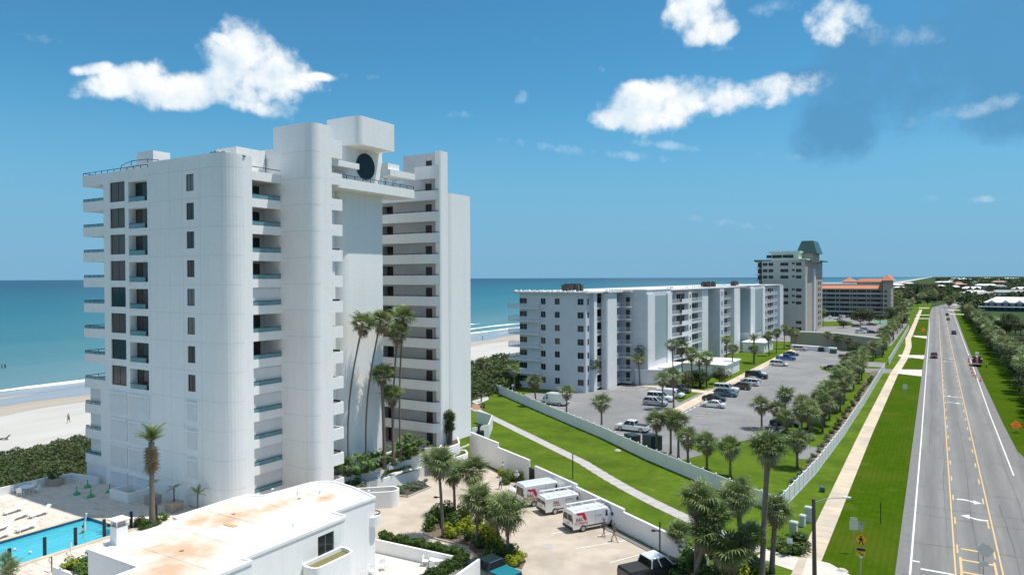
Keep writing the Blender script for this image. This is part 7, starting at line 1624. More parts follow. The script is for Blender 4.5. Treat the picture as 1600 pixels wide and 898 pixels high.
def cargo_van(x, y, rot, label, high=True, rack=True, cab='white', logo='map', s=1.0, name='cargo_van'):
    t = thing(name, label, 'van', (x, y, .04), rot, None, s); H_ = 2.5 if high == 2 else (2.2 if high else 1.95); hw = 1.0; m = paint('white', PC['white'])
    st = [(-2.95, .45, H_-.12), (-2.9, .32, H_-.02), (-1.5, .30, H_), (.9, .30, H_), (1.35, .30, H_-.08), (1.75, .30, H_-.5), (2.2, .32, 1.25), (2.75, .34, 1.02), (2.95, .42, .80)]
    b = MB(); b.loft([sect(xx, hw*(.97 if i < 1 else (1 if i < 6 else (.98, .94, .85)[i-6])), z0_, z1_, .10) for i, (xx, z0_, z1_) in enumerate(st)]); obj('body', b, m, t, local=True)
    for sy in (-1, 1):
        g = MB(); ys = sy*(hw+.006); g.face([(1.02, ys, 1.22), (2.02, ys*.985, 1.22), (1.62, ys*.985, H_-.48), (1.06, ys, H_-.36)]); g.face([(1.02, ys-.02*sy, 1.22), (2.02, ys*.985-.02*sy, 1.22), (1.62, ys*.985-.02*sy, H_-.48), (1.06, ys-.02*sy, H_-.36)]); obj('side_window', g, M['glass'], t, local=True, recalc=False)
        h = MB(); h.box(1.75, ys-.02 if sy > 0 else ys-.22, 1.2, 1.92, ys+.22 if sy > 0 else ys+.02, 1.48); obj('mirror', h, M['blackplastic'], t, local=True)
        h = MB(); h.box(-2.0, sy*(hw+.012)-.012, .48, 1.0, sy*(hw+.012)+.012, .60); obj('side_trim', h, M['blackplastic'], t, local=True)
        h = MB()
        for xx in (.98, -.25): h.box(xx-.008, sy*(hw+.004)-.004, .4, xx+.008, sy*(hw+.004)+.004, H_-.3)
        obj('door_seam', h, M['framelt'], t, local=True)
        h = MB(); h.box(-2.965, sy*.86-.07, .95, -2.93, sy*.86+.07, 1.5); obj('tail_light', h, M['lampred'], t, local=True)
        h = MB(); h.box(2.62, sy*.68-.18, .78, 2.9, sy*.68+.18, 1.0); obj('headlight', h, M['lampclear'], t, local=True)
        h = MB(); h.box(.62, sy*(hw+.014)-.014, 1.0, .78, sy*(hw+.014)+.014, 1.06); obj('door_handle', h, M['blackplastic'], t, local=True)
    g = MB(); zt = H_-.14; g.loft([[(1.42, -.86, zt+.04), (1.44, .86, zt+.04), (2.2, .9, 1.30), (2.18, -.9, 1.30)], [(1.36, -.82, zt-.1), (1.36, .82, zt-.1), (2.1, .86, 1.2), (2.1, -.86, 1.2)]]); obj('windscreen', g, M['glass'], t, local=True)
    g = MB(); g.box(-2.975, -.78, 1.15, -2.95, -.06, H_-.42); g.box(-2.975, .06, 1.15, -2.95, .78, H_-.42); obj('rear_window', g, M['glass'], t, local=True)
    g = MB(); g.box(-3.02, -.95, .32, -2.9, .95, .55); obj('bumper', g, M['blackplastic'], t, local=True); g = MB(); g.box(2.8, -.85, .3, 3.0, .85, .7); obj('front_bumper', g, M['blackplastic'], t, local=True)
    obj('number_plate', MB().box(-3.03, -.2, .75, -2.97, .2, .9), M['plate'], t, local=True)
    w, rm = wheel_meshes(.36)
    for xx in (-1.75, 1.9):
        for sy in (-1, 1): o = put('wheel', w, t, (xx, sy*.93, .34)); put('rim', rm, o, (0, 0, 0))
    if rack:
        r_ = MB()
        for sy in (-.78, .78): r_.tube([(-2.6, sy, H_+.22), (1.0, sy, H_+.22)], .04, 6)
        for xx in (-2.4, -1.0, .6): r_.tube([(xx, -.85, H_-.03), (xx, -.85, H_+.2), (xx, .85, H_+.2), (xx, .85, H_-.03)], .035, 5)
        r_.box(-2.8, .55, H_+.24, 1.5, .72, H_+.34); obj('ladder_rack', r_, M['whitefurn'], t, local=True)
    for sy in (-1, 1) if logo else ():
        rot_ = Euler((R(90), 0, 0 if sy < 0 else R(180))); ys = sy*(hw+.012); dx = 1 if sy < 0 else -1
        if logo == 'map':
            mb_ = MB(); W_, Hh = 1.25, 1.0; cx0 = -2.55 if sy < 0 else -1.3
            mb_.face([((cx0+q[0]*W_ if sy < 0 else cx0-q[0]*W_+.0), ys, 1.12+q[1]*Hh*.88) for q in FLA]); obj('map_logo', mb_, M['logored'], t, local=True, recalc=False)
            text('lettering', 'B&L', t, (-2.18 if sy < 0 else -1.75, ys+sy*.006, 1.30), rot_, .52, 'logomaroon'); text('lettering', 'PLUMBING', t, (-1.95, ys+sy*.006, .90), rot_, .34, 'logored')
            text('lettering', 'PLUMBING', t, (.25, ys+sy*.006, 1.45), rot_, .16, 'framelt')
        else:
            text('lettering', 'B&L', t, (-1.55, ys+sy*.006, 1.30), rot_, .50, 'logomaroon'); text('lettering', 'PLUMBING', t, (-1.5, ys+sy*.006, .98), rot_, .20, 'black'); text('lettering', 'PLUMBING', t, (.15, ys+sy*.006, 1.45), rot_, .22, 'framelt')
    return t
VD = math.atan2(.85, .53)
def van_at(rear_px, rot, **k):
    x, y = G(*rear_px); c = Vector((math.cos(rot), math.sin(rot)))*2.9; return cargo_van(x+c.x, y+c.y, rot, **k)
x, y = G(884, 829); c = Vector((math.cos(VD), math.sin(VD))); van_at((888, 829), VD, label='white plumbing van with a ladder rack and red map logo nearest the camera', high=True, s=1.0)
van_at((846, 802), VD, label='white plumbing van with wrapped side lettering in the middle of the three', high=False, logo='text', s=1.0)
van_at((814, 790), VD, label='tallest white plumbing van with a red map logo furthest from the camera', high=2, rack=False, s=1.02)
x, y = G(814, 790); t = car('sedan', 'white', x+1.5-2.9, y+2.5+1.7, VD, 'white car with a dark rear window beside the tallest plumbing van')
cargo_van(*G(866, 632), R(180), 'plain white high roofed cargo van behind the sloping vinyl fence', high=2, rack=False, logo=None)
cargo_van(*G(1048, 621), 0, 'plain white cargo van between the off roader and the dark grey suv', high=False, rack=False, logo=None)
# red utility truck on the verge
x, y = G(1527, 573); t = thing('utility_truck', 'red utility truck with a white boom standing on the grass beside traffic cones', 'truck', (x, y+3, .04), R(90))
m = paint('truckred', (.20, .02, .015)); b = MB(); b.box(-2.9, -1.15, .9, .9, 1.15, 1.15); b.box(-2.9, -1.2, 1.15, .9, -.75, 2.2); b.box(-2.9, .75, 1.15, .9, 1.2, 2.2); b.box(.5, -.8, 1.15, .9, .8, 2.3); obj('service_body', b, m, t, local=True)
b = MB(); b.loft([sect(1.0, 1.1, .6, 2.6, .15), sect(2.2, 1.1, .6, 2.6, .15), sect(2.7, 1.05, .6, 1.6, .15), sect(3.9, 1.0, .6, 1.5, .15)]); obj('cab', b, m, t, local=True)
obj('windows', MB().box(2.15, -.95, 1.7, 2.45, .95, 2.3).box(1.2, -1.12, 1.7, 2.1, 1.12, 2.3), M['glass'], t, local=True)
b = MB(); b.cyl(-.3, 0, 1.15, 2.6, .3, 10); b.tube([(-.3, 0, 2.6), (2.0, 0, 3.3), (-1.2, .1, 3.9)], .16, 8); obj('boom', b, M['whitefurn'], t, local=True); obj('bucket', MB().box(-1.6, -.45, 3.0, -.8, .45, 3.9), M['whitefurn'], t, local=True)
obj('rear_bumper', MB().box(-3.1, -1.15, .7, -2.9, 1.15, .95).box(-3.0, -1.25, 2.2, -2.2, -1.0, 2.35).box(-3.0, 1.0, 2.2, -2.2, 1.25, 2.35), M['whitefurn'], t, local=True)
w, rm = wheel_meshes(.45)
for xx in (-1.8, 2.9):
    for sy in (-1, 1): o = put('wheel', w, t, (xx, sy*.95, .45)); put('rim', rm, o, (0, 0, 0))
cm = MB(); cm.box(-.18, -.18, 0, .18, .18, .04); cm.cyl(0, 0, .04, .9, .14, 10, 0, .03); cn_ = mesh_of('traffic_cone', cm, M['signo']); cb = MB(); cb.cyl(0, 0, .45, .6, .1, 10, 0, .078); cb_ = mesh_of('reflective_band', cb, M['whitefurn'])
for i, q in enumerate(((1515, 571), (1517, 577), (1519, 583), (1521.5, 588), (1525, 591), (1532, 596), (1513, 566))):
    x, y = G(*q); t = bpy.data.objects.new('traffic_cone', cn_); COL.objects.link(t); t.location = (x, y, .045); t.scale = (1.3,)*3; tag(t, nth(i+1)+' orange traffic cone of the line behind the red utility truck', 'traffic cone', 'traffic cones behind the red truck'); put('reflective_band', cb_, t, (0, 0, 0))
# dumpsters, transformer, boxes
M['cabinetw'] = mat('pale_cabinet_paint', (.50, .54, .52), (.44, .48, .46), 1)
def box_thing(name, label, cat, pxx, pyy, w, d_, h, m, rot=0, lid=True, part='bin_body'):
    x, y = G(pxx, pyy); t = thing(name, label, cat, (x, y, .03), rot)
    b = MB(); b.prism([(-w/2, -d_/2), (w/2, -d_/2), (w/2, d_/2), (-w/2, d_/2)], 0, h); [b.box(-w/2-.03, -d_/2-.03, z_, w/2+.03, -d_/2, z_+.06) for z_ in (h*.3, h*.65)]; obj(part, b, M[m], t, local=True)
    if lid: b = MB(); b.prism([(-w/2-.06, -d_/2-.06), (w/2+.06, -d_/2-.06), (w/2+.06, d_/2+.06), (-w/2-.06, d_/2+.06)], h, h+.12, taper=[(-w/2, -d_/2), (w/2, -d_/2), (w/2, d_/2), (-w/2, d_/2)]); obj('lid', b, M[m], t, local=True)
    return t
box_thing('dumpster', 'low dark green dumpster left of the taller one behind the fence', 'dumpster', 988, 692, 2.2, 1.6, 1.3, 'dumpster', R(-35)); box_thing('dumpster', 'tall dark green dumpster with a sloping lid behind the fence', 'dumpster', 1019, 702, 2.3, 2.0, 2.1, 'dumpster', R(-35))
box_thing('dumpster', 'small green dumpster at the end of the parking lot', 'dumpster', 1302, 552, 2, 1.5, 1.3, 'greygreen'); box_thing('dumpster', 'dark blue green dumpster left of the green one at the end of the lot', 'dumpster', 1283, 549, 1.8, 1.5, 1.3, 'dumpster')
box_thing('transformer', 'green electrical transformer cabinet beside the drive wall', 'utility box', 806, 741, 1.8, 1.5, 1.8, 'greygreen', R(-30), part='cabinet')
box_thing('utility_box', 'tallest white utility cabinet at the fence corner', 'utility box', 1264, 815, .8, .5, 1.5, 'cabinetw', R(-10), part='cabinet'); box_thing('utility_box', 'small grey white utility cabinet between the two larger ones', 'utility box', 1254, 822, .5, .5, 1.1, 'cabinetw', R(-10), part='cabinet'); box_thing('utility_box', 'white capped utility cabinet next to the round bush', 'utility box', 1240, 836, .7, .5, 1.3, 'cabinetw', R(-10), part='cabinet'); box_thing('utility_box', 'low dark green service box on the grass beside the pavement', 'utility box', 1285, 768, .55, .5, .5, 'greygreen', 0, part='cabinet')
# ---------------------------------------------------------------- poles and signs
def lamp_post(label, pxx, pyy, top, arm, r=.07, z=0):
    x, y = G(pxx, pyy, z); h = ZAT(pxx, top, x, y)-z; t = thing('lamp_post', label, 'lamp post', (x, y, z)); obj('post', MB().cyl(0, 0, 0, h, r, 8), M['dark'], t, local=True)
    if arm: obj('lamp_arm', MB().box(-.75, -.05, h-.9, 0, .05, h-.82).box(-.8, -.12, h-.98, -.45, .12, h-.86), M['dark'], t, local=True)
    return t
lamp_post('thin black lamp post in the drive island beside the tallest palm', 688.5, 825.7, 764, True, .08); lamp_post('thin black post with a small lamp arm in front of the drive wall', 1031, 870, 815, True); lamp_post('plain thin dark post on the lawn edge behind the drive wall', 895, 747, 708, False)
x, y = G(801, 617); t = thing('globe_lamp', 'white globe lamp on a short post on the lawn', 'lamp', (x, y, 0)); obj('post', MB().cyl(0, 0, 0, 1.9, .06, 8), M['railwhite'], t, local=True); obj('globe', MB().loft([[(.3*math.sin(math.pi*j/8+.001)*math.cos(i*.628), .3*math.sin(math.pi*j/8+.001)*math.sin(i*.628), 2.15-.3*math.cos(math.pi*j/8)) for i in range(10)] for j in range(9)]), M['whitefurn'], t, local=True, smooth=True)
x, y = G(1273, 918); t = thing('street_lamp', 'wooden pole with a long thin arm and white lamp head over the pavement', 'street lamp', (x, y, 0)); h = ZAT(1270, 779, x, y)
obj('pole', MB().tube([(0, 0, 0), (-.1, 0, h)], [.19, .14], 10), M['wood'], t, local=True); e = Vector(G(1308, 776, h))-Vector((x, y)); obj('arm', MB().tube([(-.1, 0, h-.3), (.8, .3, h+.05), (2.1, 1.1, h+.15)], .035, 6), M['galv'], t, local=True); obj('lamp_head', MB().loft([[(2.0, 1.0, h+.12), (2.0, 1.25, h+.12), (2.0, 1.25, h+.22), (2.0, 1.0, h+.22)], [(2.6, 1.25, h+.08), (2.6, 1.45, h+.08), (2.6, 1.45, h+.2), (2.6, 1.25, h+.2)]]), M['whitefurn'], t, local=True)
def facing(x, y): return math.atan2(-x, y)*1.0   # yaw that turns a local -Y face to the camera
def sign_post(t, h, r=.04): obj('post', MB().cyl(0, .05, 0, h, r, 6), M['galv'], t, local=True)
def diamond(t, zc, s, m, name='sign_face', border=True):
    b = MB(); b.face([(0, -.02, zc-s), (s, -.02, zc), (0, -.02, zc+s), (-s, -.02, zc)]); obj(name, b, M[m], t, local=True, recalc=False)
    if border:
        b = MB(); k = .93; k2 = .86
        for (a1, a2) in (((0, -1), (1, 0)), ((1, 0), (0, 1)), ((0, 1), (-1, 0)), ((-1, 0), (0, -1))): b.face([(a1[0]*s*k, -.026, zc+a1[1]*s*k), (a2[0]*s*k, -.026, zc+a2[1]*s*k), (a2[0]*s*k2, -.026, zc+a2[1]*s*k2), (a1[0]*s*k2, -.026, zc+a1[1]*s*k2)])
        obj('sign_border', b, M['black'], t, local=True, recalc=False)
    if m == 'signo': return
    b = MB(); b.face([(0, -.01, zc-s), (s, -.01, zc), (0, -.01, zc+s), (-s, -.01, zc)]); obj('sign_back', b, M['signb'], t, local=True, recalc=False)
x, y = G(1345, 925); t = thing('crosswalk_sign', 'yellow diamond pedestrian crossing sign with a solar panel and beacon lights', 'road sign', (x, y, 0), R(12)); zt = lambda py_: ZAT(1345, py_, x, y)
sign_post(t, zt(815), .06); zc = zt(842); diamond(t, zc, .62, 'signy')
b = MB(); s_ = .42; body_ = [[(-.05, .17), (.05, .17), (.06, .05), (.1, -.1), (-.1, -.1), (-.07, .05)], [(-.09, .14), (.02, .17), (-.02, .02), (-.22, .02), (-.2, -.03), (-.04, -.03)], [(.03, .15), (.10, .12), (.22, -.02), (.17, -.06), (.08, .05)], [(-.09, -.08), (.02, -.08), (-.06, -.26), (-.16, -.44), (-.23, -.42), (-.12, -.24)], [(0, -.08), (.1, -.08), (.16, -.28), (.22, -.44), (.14, -.45), (.07, -.26)]]
for pl in body_: b.face([(q[0]*.95, -.03, zc+q[1]*.95-.0) for q in pl])
b.face([(.0+.075*math.cos(i*.785), -.03, zc+.25+.075*math.sin(i*.785)) for i in range(8)]); obj('walking_figure', b, M['black'], t, local=True, recalc=False)
z1_ = zt(858); obj('beacon', MB().box(-.32, -.08, z1_-.07, .32, .04, z1_+.1), M['black'], t, local=True); z2_ = zt(863.5); obj('arrow_plate', MB().box(-.33, -.03, z2_-.22, .33, 0, z2_+.14), M['signy'], t, local=True)
b = MB(); b.face([(-.2, -.035, z2_+.06), (-.14, -.035, z2_+.1), (.1, -.035, z2_-.1), (.16, -.035, z2_-.04), (.18, -.035, z2_-.18), (.0, -.035, z2_-.18), (.05, -.035, z2_-.13)]); obj('arrow', b, M['black'], t, local=True, recalc=False)
z3_ = zt(816); b = MB(); b.loft([[(-.36, -.16, z3_+.10), (.36, -.16, z3_+.10), (.36, .16, z3_), (-.36, .16, z3_)], [(-.36, -.16, z3_+.14), (.36, -.16, z3_+.14), (.36, .16, z3_+.04), (-.36, .16, z3_+.04)]]); obj('solar_panel', b, M['galv'], t, local=True); obj('control_box', MB().box(-.15, -.1, z3_-.5, .15, .1, z3_-.1), M['galv'], t, local=True); obj('pole_collar', MB().cyl(0, .05, zt(871), zt(867), .13, 8), M['whitefurn'], t, local=True)
x, y = G(1334, 864); t = thing('road_sign', 'grey square sign seen from behind on a thin post left of the yellow crossing sign', 'road sign', (x, y, 0), R(10)); h = ZAT(1334, 808, x, y); sign_post(t, h, .035); obj('sign_back', MB().box(-.38, -.02, h-1.15, .38, .0, h-.35).box(-.3, -.02, h-.3, .3, 0, h), M['signb'], t, local=True)
x, y = G(1376, 818); t = thing('marker_post', 'thin dark marker post standing alone on the verge', 'post', (x, y, 0)); obj('post', MB().box(-.04, -.02, 0, .04, .02, ZAT(1376, 784, x, y)), M['dark'], t, local=True)
x, y = G(1234, 866); t = thing('small_sign', 'small pale blue and white sign on a short post beside the round bush', 'sign', (x, y, 0), R(25)); sign_post(t, 1.5, .03); obj('sign_face', MB().box(-.25, -.02, 1.0, .25, 0, 1.55), M['signw'], t, local=True)
x, y = G(1414, 622); t = thing('road_sign', 'dark backed sign on a thin post far along the verge', 'road sign', (x, y, 0), R(10)); sign_post(t, 3.0, .05); obj('sign_back', MB().box(-.45, -.02, 2.0, .45, 0, 3.0), M['signb'], t, local=True)
x, y = G(1537, 905); t = thing('road_sign', 'two grey diamond signs back to back on a post in the painted median', 'road sign', (x, y, 0), R(30)); h = ZAT(1537, 866, x, y)+.1
sign_post(t, h+1.0, .05)
for (dx, dz, s_) in ((.28, .22, .62), (-.12, .42, .62)):
    b = MB(); b.loft([[(dx, -.03+dx*.1, h+dz-s_), (dx+s_, -.03, h+dz), (dx, -.03, h+dz+s_), (dx-s_, -.03, h+dz)], [(dx, -.05+dx*.1, h+dz-s_), (dx+s_, -.05, h+dz), (dx, -.05, h+dz+s_), (dx-s_, -.05, h+dz)]]); obj('sign_back', b, M['signb'], t, local=True)
obj('lower_plate', MB().box(-.4, -.04, h-1.1, .4, -.02, h-.65), M['signb'], t, local=True)
x, y = G(1587.5, 676); t = thing('work_sign', 'orange diamond roadwork sign on the inland verge', 'road sign', (x, y, 0), R(-8)); h = ZAT(1587.5, 663.5, x, y); diamond(t, h, .85, 'signo', border=False); 
for i, s_ in enumerate(('UTILITY', 'WORK', 'AHEAD')): text('lettering', s_, t, (0, -.04, h+.28-.28*i), Euler((R(90), 0, 0)), .2, 'black')
obj('stand', MB().cyl(0, .05, 0, h, .03, 6).box(-.5, -.03, .05, .5, .03, .12), M['dark'], t, local=True)
x, y = G(1601, 672); t = thing('work_flag', 'orange flag at the right edge beside the roadwork sign', 'flag', (x, y, 0)); obj('post', MB().cyl(0, 0, 0, 1, .03, 6), M['dark'], t, local=True); obj('cloth', MB().box(-.3, -.02, .6, .3, .02, 1.0), M['signo'], t, local=True)
x, y = G(1442.5, 519); t = thing('work_sign', 'small orange roadwork sign far down the left verge', 'road sign', (x, y, 0), R(-5)); diamond(t, ZAT(1442.5, 515, x, y), 1.0, 'signo', border=False); obj('stand', MB().cyl(0, .05, 0, 1.2, .04, 6), M['dark'], t, local=True)
# utility line on the inland side
PX_ = [(36, 112), (38, 168), (40, 226), (42, 290), (44, 360)]
for i, (x, y) in enumerate(PX_):
    t = thing('utility_pole', nth(i+1)+' wooden utility pole from the near end of the line inland of the road', 'utility pole', (x, y, 0), group='utility poles inland'); obj('pole', MB().tube([(0, 0, 0), (0, 0, 9.5)], [.17, .12], 8), M['wood'], t, local=True); obj('crossarm', MB().box(-1.1, -.06, 8.8, 1.1, .06, 8.95), M['wood'], t, local=True)
for k, dx in enumerate((-1, 0, 1)):
    mb = MB()
    for a, b in zip(PX_[:-1], PX_[1:]): mb.tube([(a[0]+dx+(b[0]-a[0])*u, a[1]+(b[1]-a[1])*u, 9.05-2.6*u*(1-u)) for u in [j/8 for j in range(9)]], .022, 4)
    mb.tube([(PX_[0][0]+dx, PX_[0][1], 9.05), (30+dx, 40, 8.2)], .022, 4); tag(obj('overhead_wire', mb, M['dark']), ('left', 'middle', 'right')[k]+' overhead wire of the utility line inland of the road', 'wire')
k = 0
for pxx in (1545.5, 1551, 1557, 1562, 1568, 1574, 1580):
    pass
# ---------------------------------------------------------------- pool furniture
def recliner(label, x, y, rot, z=DZ):
    t = thing('sun_lounger', label, 'sun lounger', (x, y, z), rot, 'loungers on the pool deck'); obj('seat', MB().loft([[(-.95, -.3, .30), (-.95, .3, .30), (-.95, .3, .34), (-.95, -.3, .34)], [(.35, -.3, .32), (.35, .3, .32), (.35, .3, .36), (.35, -.3, .36)]]), M['whitefurn'], t, local=True)
    obj('backrest', MB().loft([[(.35, -.3, .33), (.35, .3, .33), (.38, .3, .37), (.38, -.3, .37)], [(.95, -.3, .82), (.95, .3, .82), (.98, .3, .86), (.98, -.3, .86)]]), M['whitefurn'], t, local=True)
    for sx in (-.8, .5):
        for sy in (-.27, .27): obj('leg', MB().box(sx-.03, sy-.03, 0, sx+.03, sy+.03, .31), M['whitefurn'], t, local=True)
for i, (pxx, pyy, a) in enumerate(((22, 797, 100), (32, 806, 100), (62, 802, 95), (6, 823, 100), (0, 838, 100), (42, 824, 100))): x, y = G(pxx, pyy, DZ+.2); recliner(nth(i+1)+' white sun lounger from the sea wall on the sunny part of the deck', x, y, R(a))
def cafe_chair(label, x, y, rot, z, group, m='whitefurn'):
    t = thing('garden_chair', label, 'chair', (x, y, z), rot, group); obj('seat', MB().box(-.25, -.25, .42, .25, .25, .46), M[m], t, local=True); obj('backrest', MB().box(-.25, .22, .46, .25, .27, .9), M[m], t, local=True)
    for sx in (-.22, .22):
        for sy in (-.22, .22): obj('leg', MB().box(sx-.02, sy-.02, 0, sx+.02, sy+.02, .42), M[m], t, local=True)
def round_table(label, x, y, z, r=.6, m='whitefurn'):
    t = thing('garden_table', label, 'table', (x, y, z)); obj('tabletop', MB().cyl(0, 0, .70, .74, r, 20), M[m], t, local=True)
    for a in range(4): obj('leg', MB().box(.7*r*math.cos(a*1.57)-.02, .7*r*math.sin(a*1.57)-.02, 0, .7*r*math.cos(a*1.57)+.02, .7*r*math.sin(a*1.57)+.02, .70), M[m], t, local=True)
x, y = G(42, 770, DZ); round_table('round table with a grey top by the sea wall on the shaded deck', x, y, DZ, .75, 'whitefurn')
for i in range(4): a = i*1.57+.6; cafe_chair(nth(i+1)+' white chair counted clockwise at the round table by the sea wall', x+1.05*math.cos(a), y+1.05*math.sin(a), a-R(90), DZ, 'chairs at the deck table')
x, y = G(683, 886, 0); round_table('round white garden table on the terrace below the clubhouse', x, y, .08, .7)
for i in range(4): a = i*1.57+.3; cafe_chair(nth(i+1)+' white chair counted clockwise at the terrace table', x+1.1*math.cos(a), y+1.1*math.sin(a), a-R(90), .08, 'chairs at the terrace table')
for i, (pxx, pyy) in enumerate(((592, 884), (575, 893), (562, 903))):
    x, y = G(pxx, pyy, .3); cafe_chair(('far', 'middle', 'near')[i]+' white chair along the clubhouse wall on the terrace', x+.5, y, R(60), .08, 'chairs along the clubhouse wall')
x, y = G(672, 905, .4); t = thing('flower_pot', 'dark pot with spiky brown leaves at the bottom of the terrace', 'potted plant', (x, y, .08)); obj('pot', MB().cyl(0, 0, 0, .6, .28, 12, 0, .38), M['soil'], t, local=True); put('leaves', br_g, t, (0, 0, .6), scale=1.3)
ub = MB(); ub.cyl(0, 0, 0, .12, .32, 14); ub.cyl(0, 0, .12, .3, .28, 14, 0, .08); ub.cyl(0, 0, .3, .75, .05, 8); ub_ = mesh_of('umbrella_base', ub, M['umbg'])
for i, (pxx, pyy, w) in enumerate(((120, 772, 'nearest the sea wall'), (142, 776, 'closest to the pool'), (137, 761, 'furthest back against the tower'), (171.5, 768, 'nearest the white planter box'))):
    x, y = G(pxx, pyy, DZ); o = bpy.data.objects.new('umbrella_base', ub_); COL.objects.link(o); o.location = (x, y, DZ); o.scale = (1.15,)*3; tag(o, 'green cone umbrella base '+w, 'umbrella base', 'green umbrella bases')
x, y = G(87, 757, DZ); t = thing('round_planter', 'large round beige planter with a low bush at the corner of the sea wall', 'planter', (x, y, DZ)); obj('pot', MB().cyl(0, 0, 0, .75, .75, 20, 0, .9), M['potbeige'], t, local=True); put('foliage', BS[0], t, (0, 0, 1.0), scale=(.8, .8, .5))
def box_pot(label, pxx, pyy, s, h, ph, n=7):
    x, y = G(pxx, pyy, DZ); t = thing('box_planter', label, 'planter', (x, y, DZ), 0); obj('pot', MB().prism([(-s*.45, -s*.45), (s*.45, -s*.45), (s*.45, s*.45), (-s*.45, s*.45)], 0, h, taper=[(-s/2, -s/2), (s/2, -s/2), (s/2, s/2), (-s/2, s/2)]), M['potbeige'], t, local=True); put('stem', trunk_mesh(ph, .07, 5, boots=False), t, (0, 0, h))
    for i in range(n): o = put('leaf', FE[i % 2], t, (0, 0, h+ph), scale=.38); o.rotation_euler = (Matrix.Rotation(i*2.4, 4, 'Z') @ Matrix.Rotation(-.5+.25*(i % 3), 4, 'Y')).to_euler()
box_pot('square beige planter with a small palm against the tower wall', 272, 797, 1.3, .9, 1.3); box_pot('square beige planter behind the stout pool palm', 239, 787, 1.2, .9, 1.2)
x, y = G(309, 800, DZ); palm('small two leaved palm behind the clubhouse roof edge', x, y, 1.7, .55, z=DZ, n=9, r=.08, dry=0, kind='feather', lo=5, name='small_palm')
planter('raised_planter', [G(179, 787, DZ+.8), (-69.2, 41.0), (-69.0, 43.4), (-73.0, 43.4)] if False else [(-73.5, 40.9), (-70.2, 40.9), (-70.2, 43.45), (-73.5, 43.45)], DZ, DZ+.95, 'empty white box shaped planter against the tower wall', soil='walkgrey', sink=.7)
# pool stair rail and shower pole
t = thing('pool_handrail', 'thin chrome handrail at the near side of the pool', 'handrail', (*G(110, 862, DZ), DZ)); obj('rail', MB().tube([(0, 0, 0), (0, 0, .95), (.5, -.2, 1.0), (1.1, -.5, .3), (1.1, -.5, 0)], .03, 6), M['galv'], t, local=True)
t = thing('shower_pole', 'short pole with a coiled hose beside the pool', 'pole', (*G(81, 893, DZ), DZ)); obj('pole', MB().cyl(0, 0, 0, 1.2, .05, 6), M['wood'], t, local=True); obj('hose', MB().tube([(.0+.22*math.cos(a*.5)-.2, 0, .9+.22*math.sin(a*.5)) for a in range(13)], .03, 5), M['galv'], t, local=True)
x, y = G(28, 905, DZ); 
for i in range(3): palm(('left', 'middle', 'right')[i]+' tip of a dry brown palm at the bottom left edge of the photo', x-2+1.2*i, y-.3*i, .9, .6, z=DZ, n=9, r=.07, dry=3, kind='fan', name='small_palm')

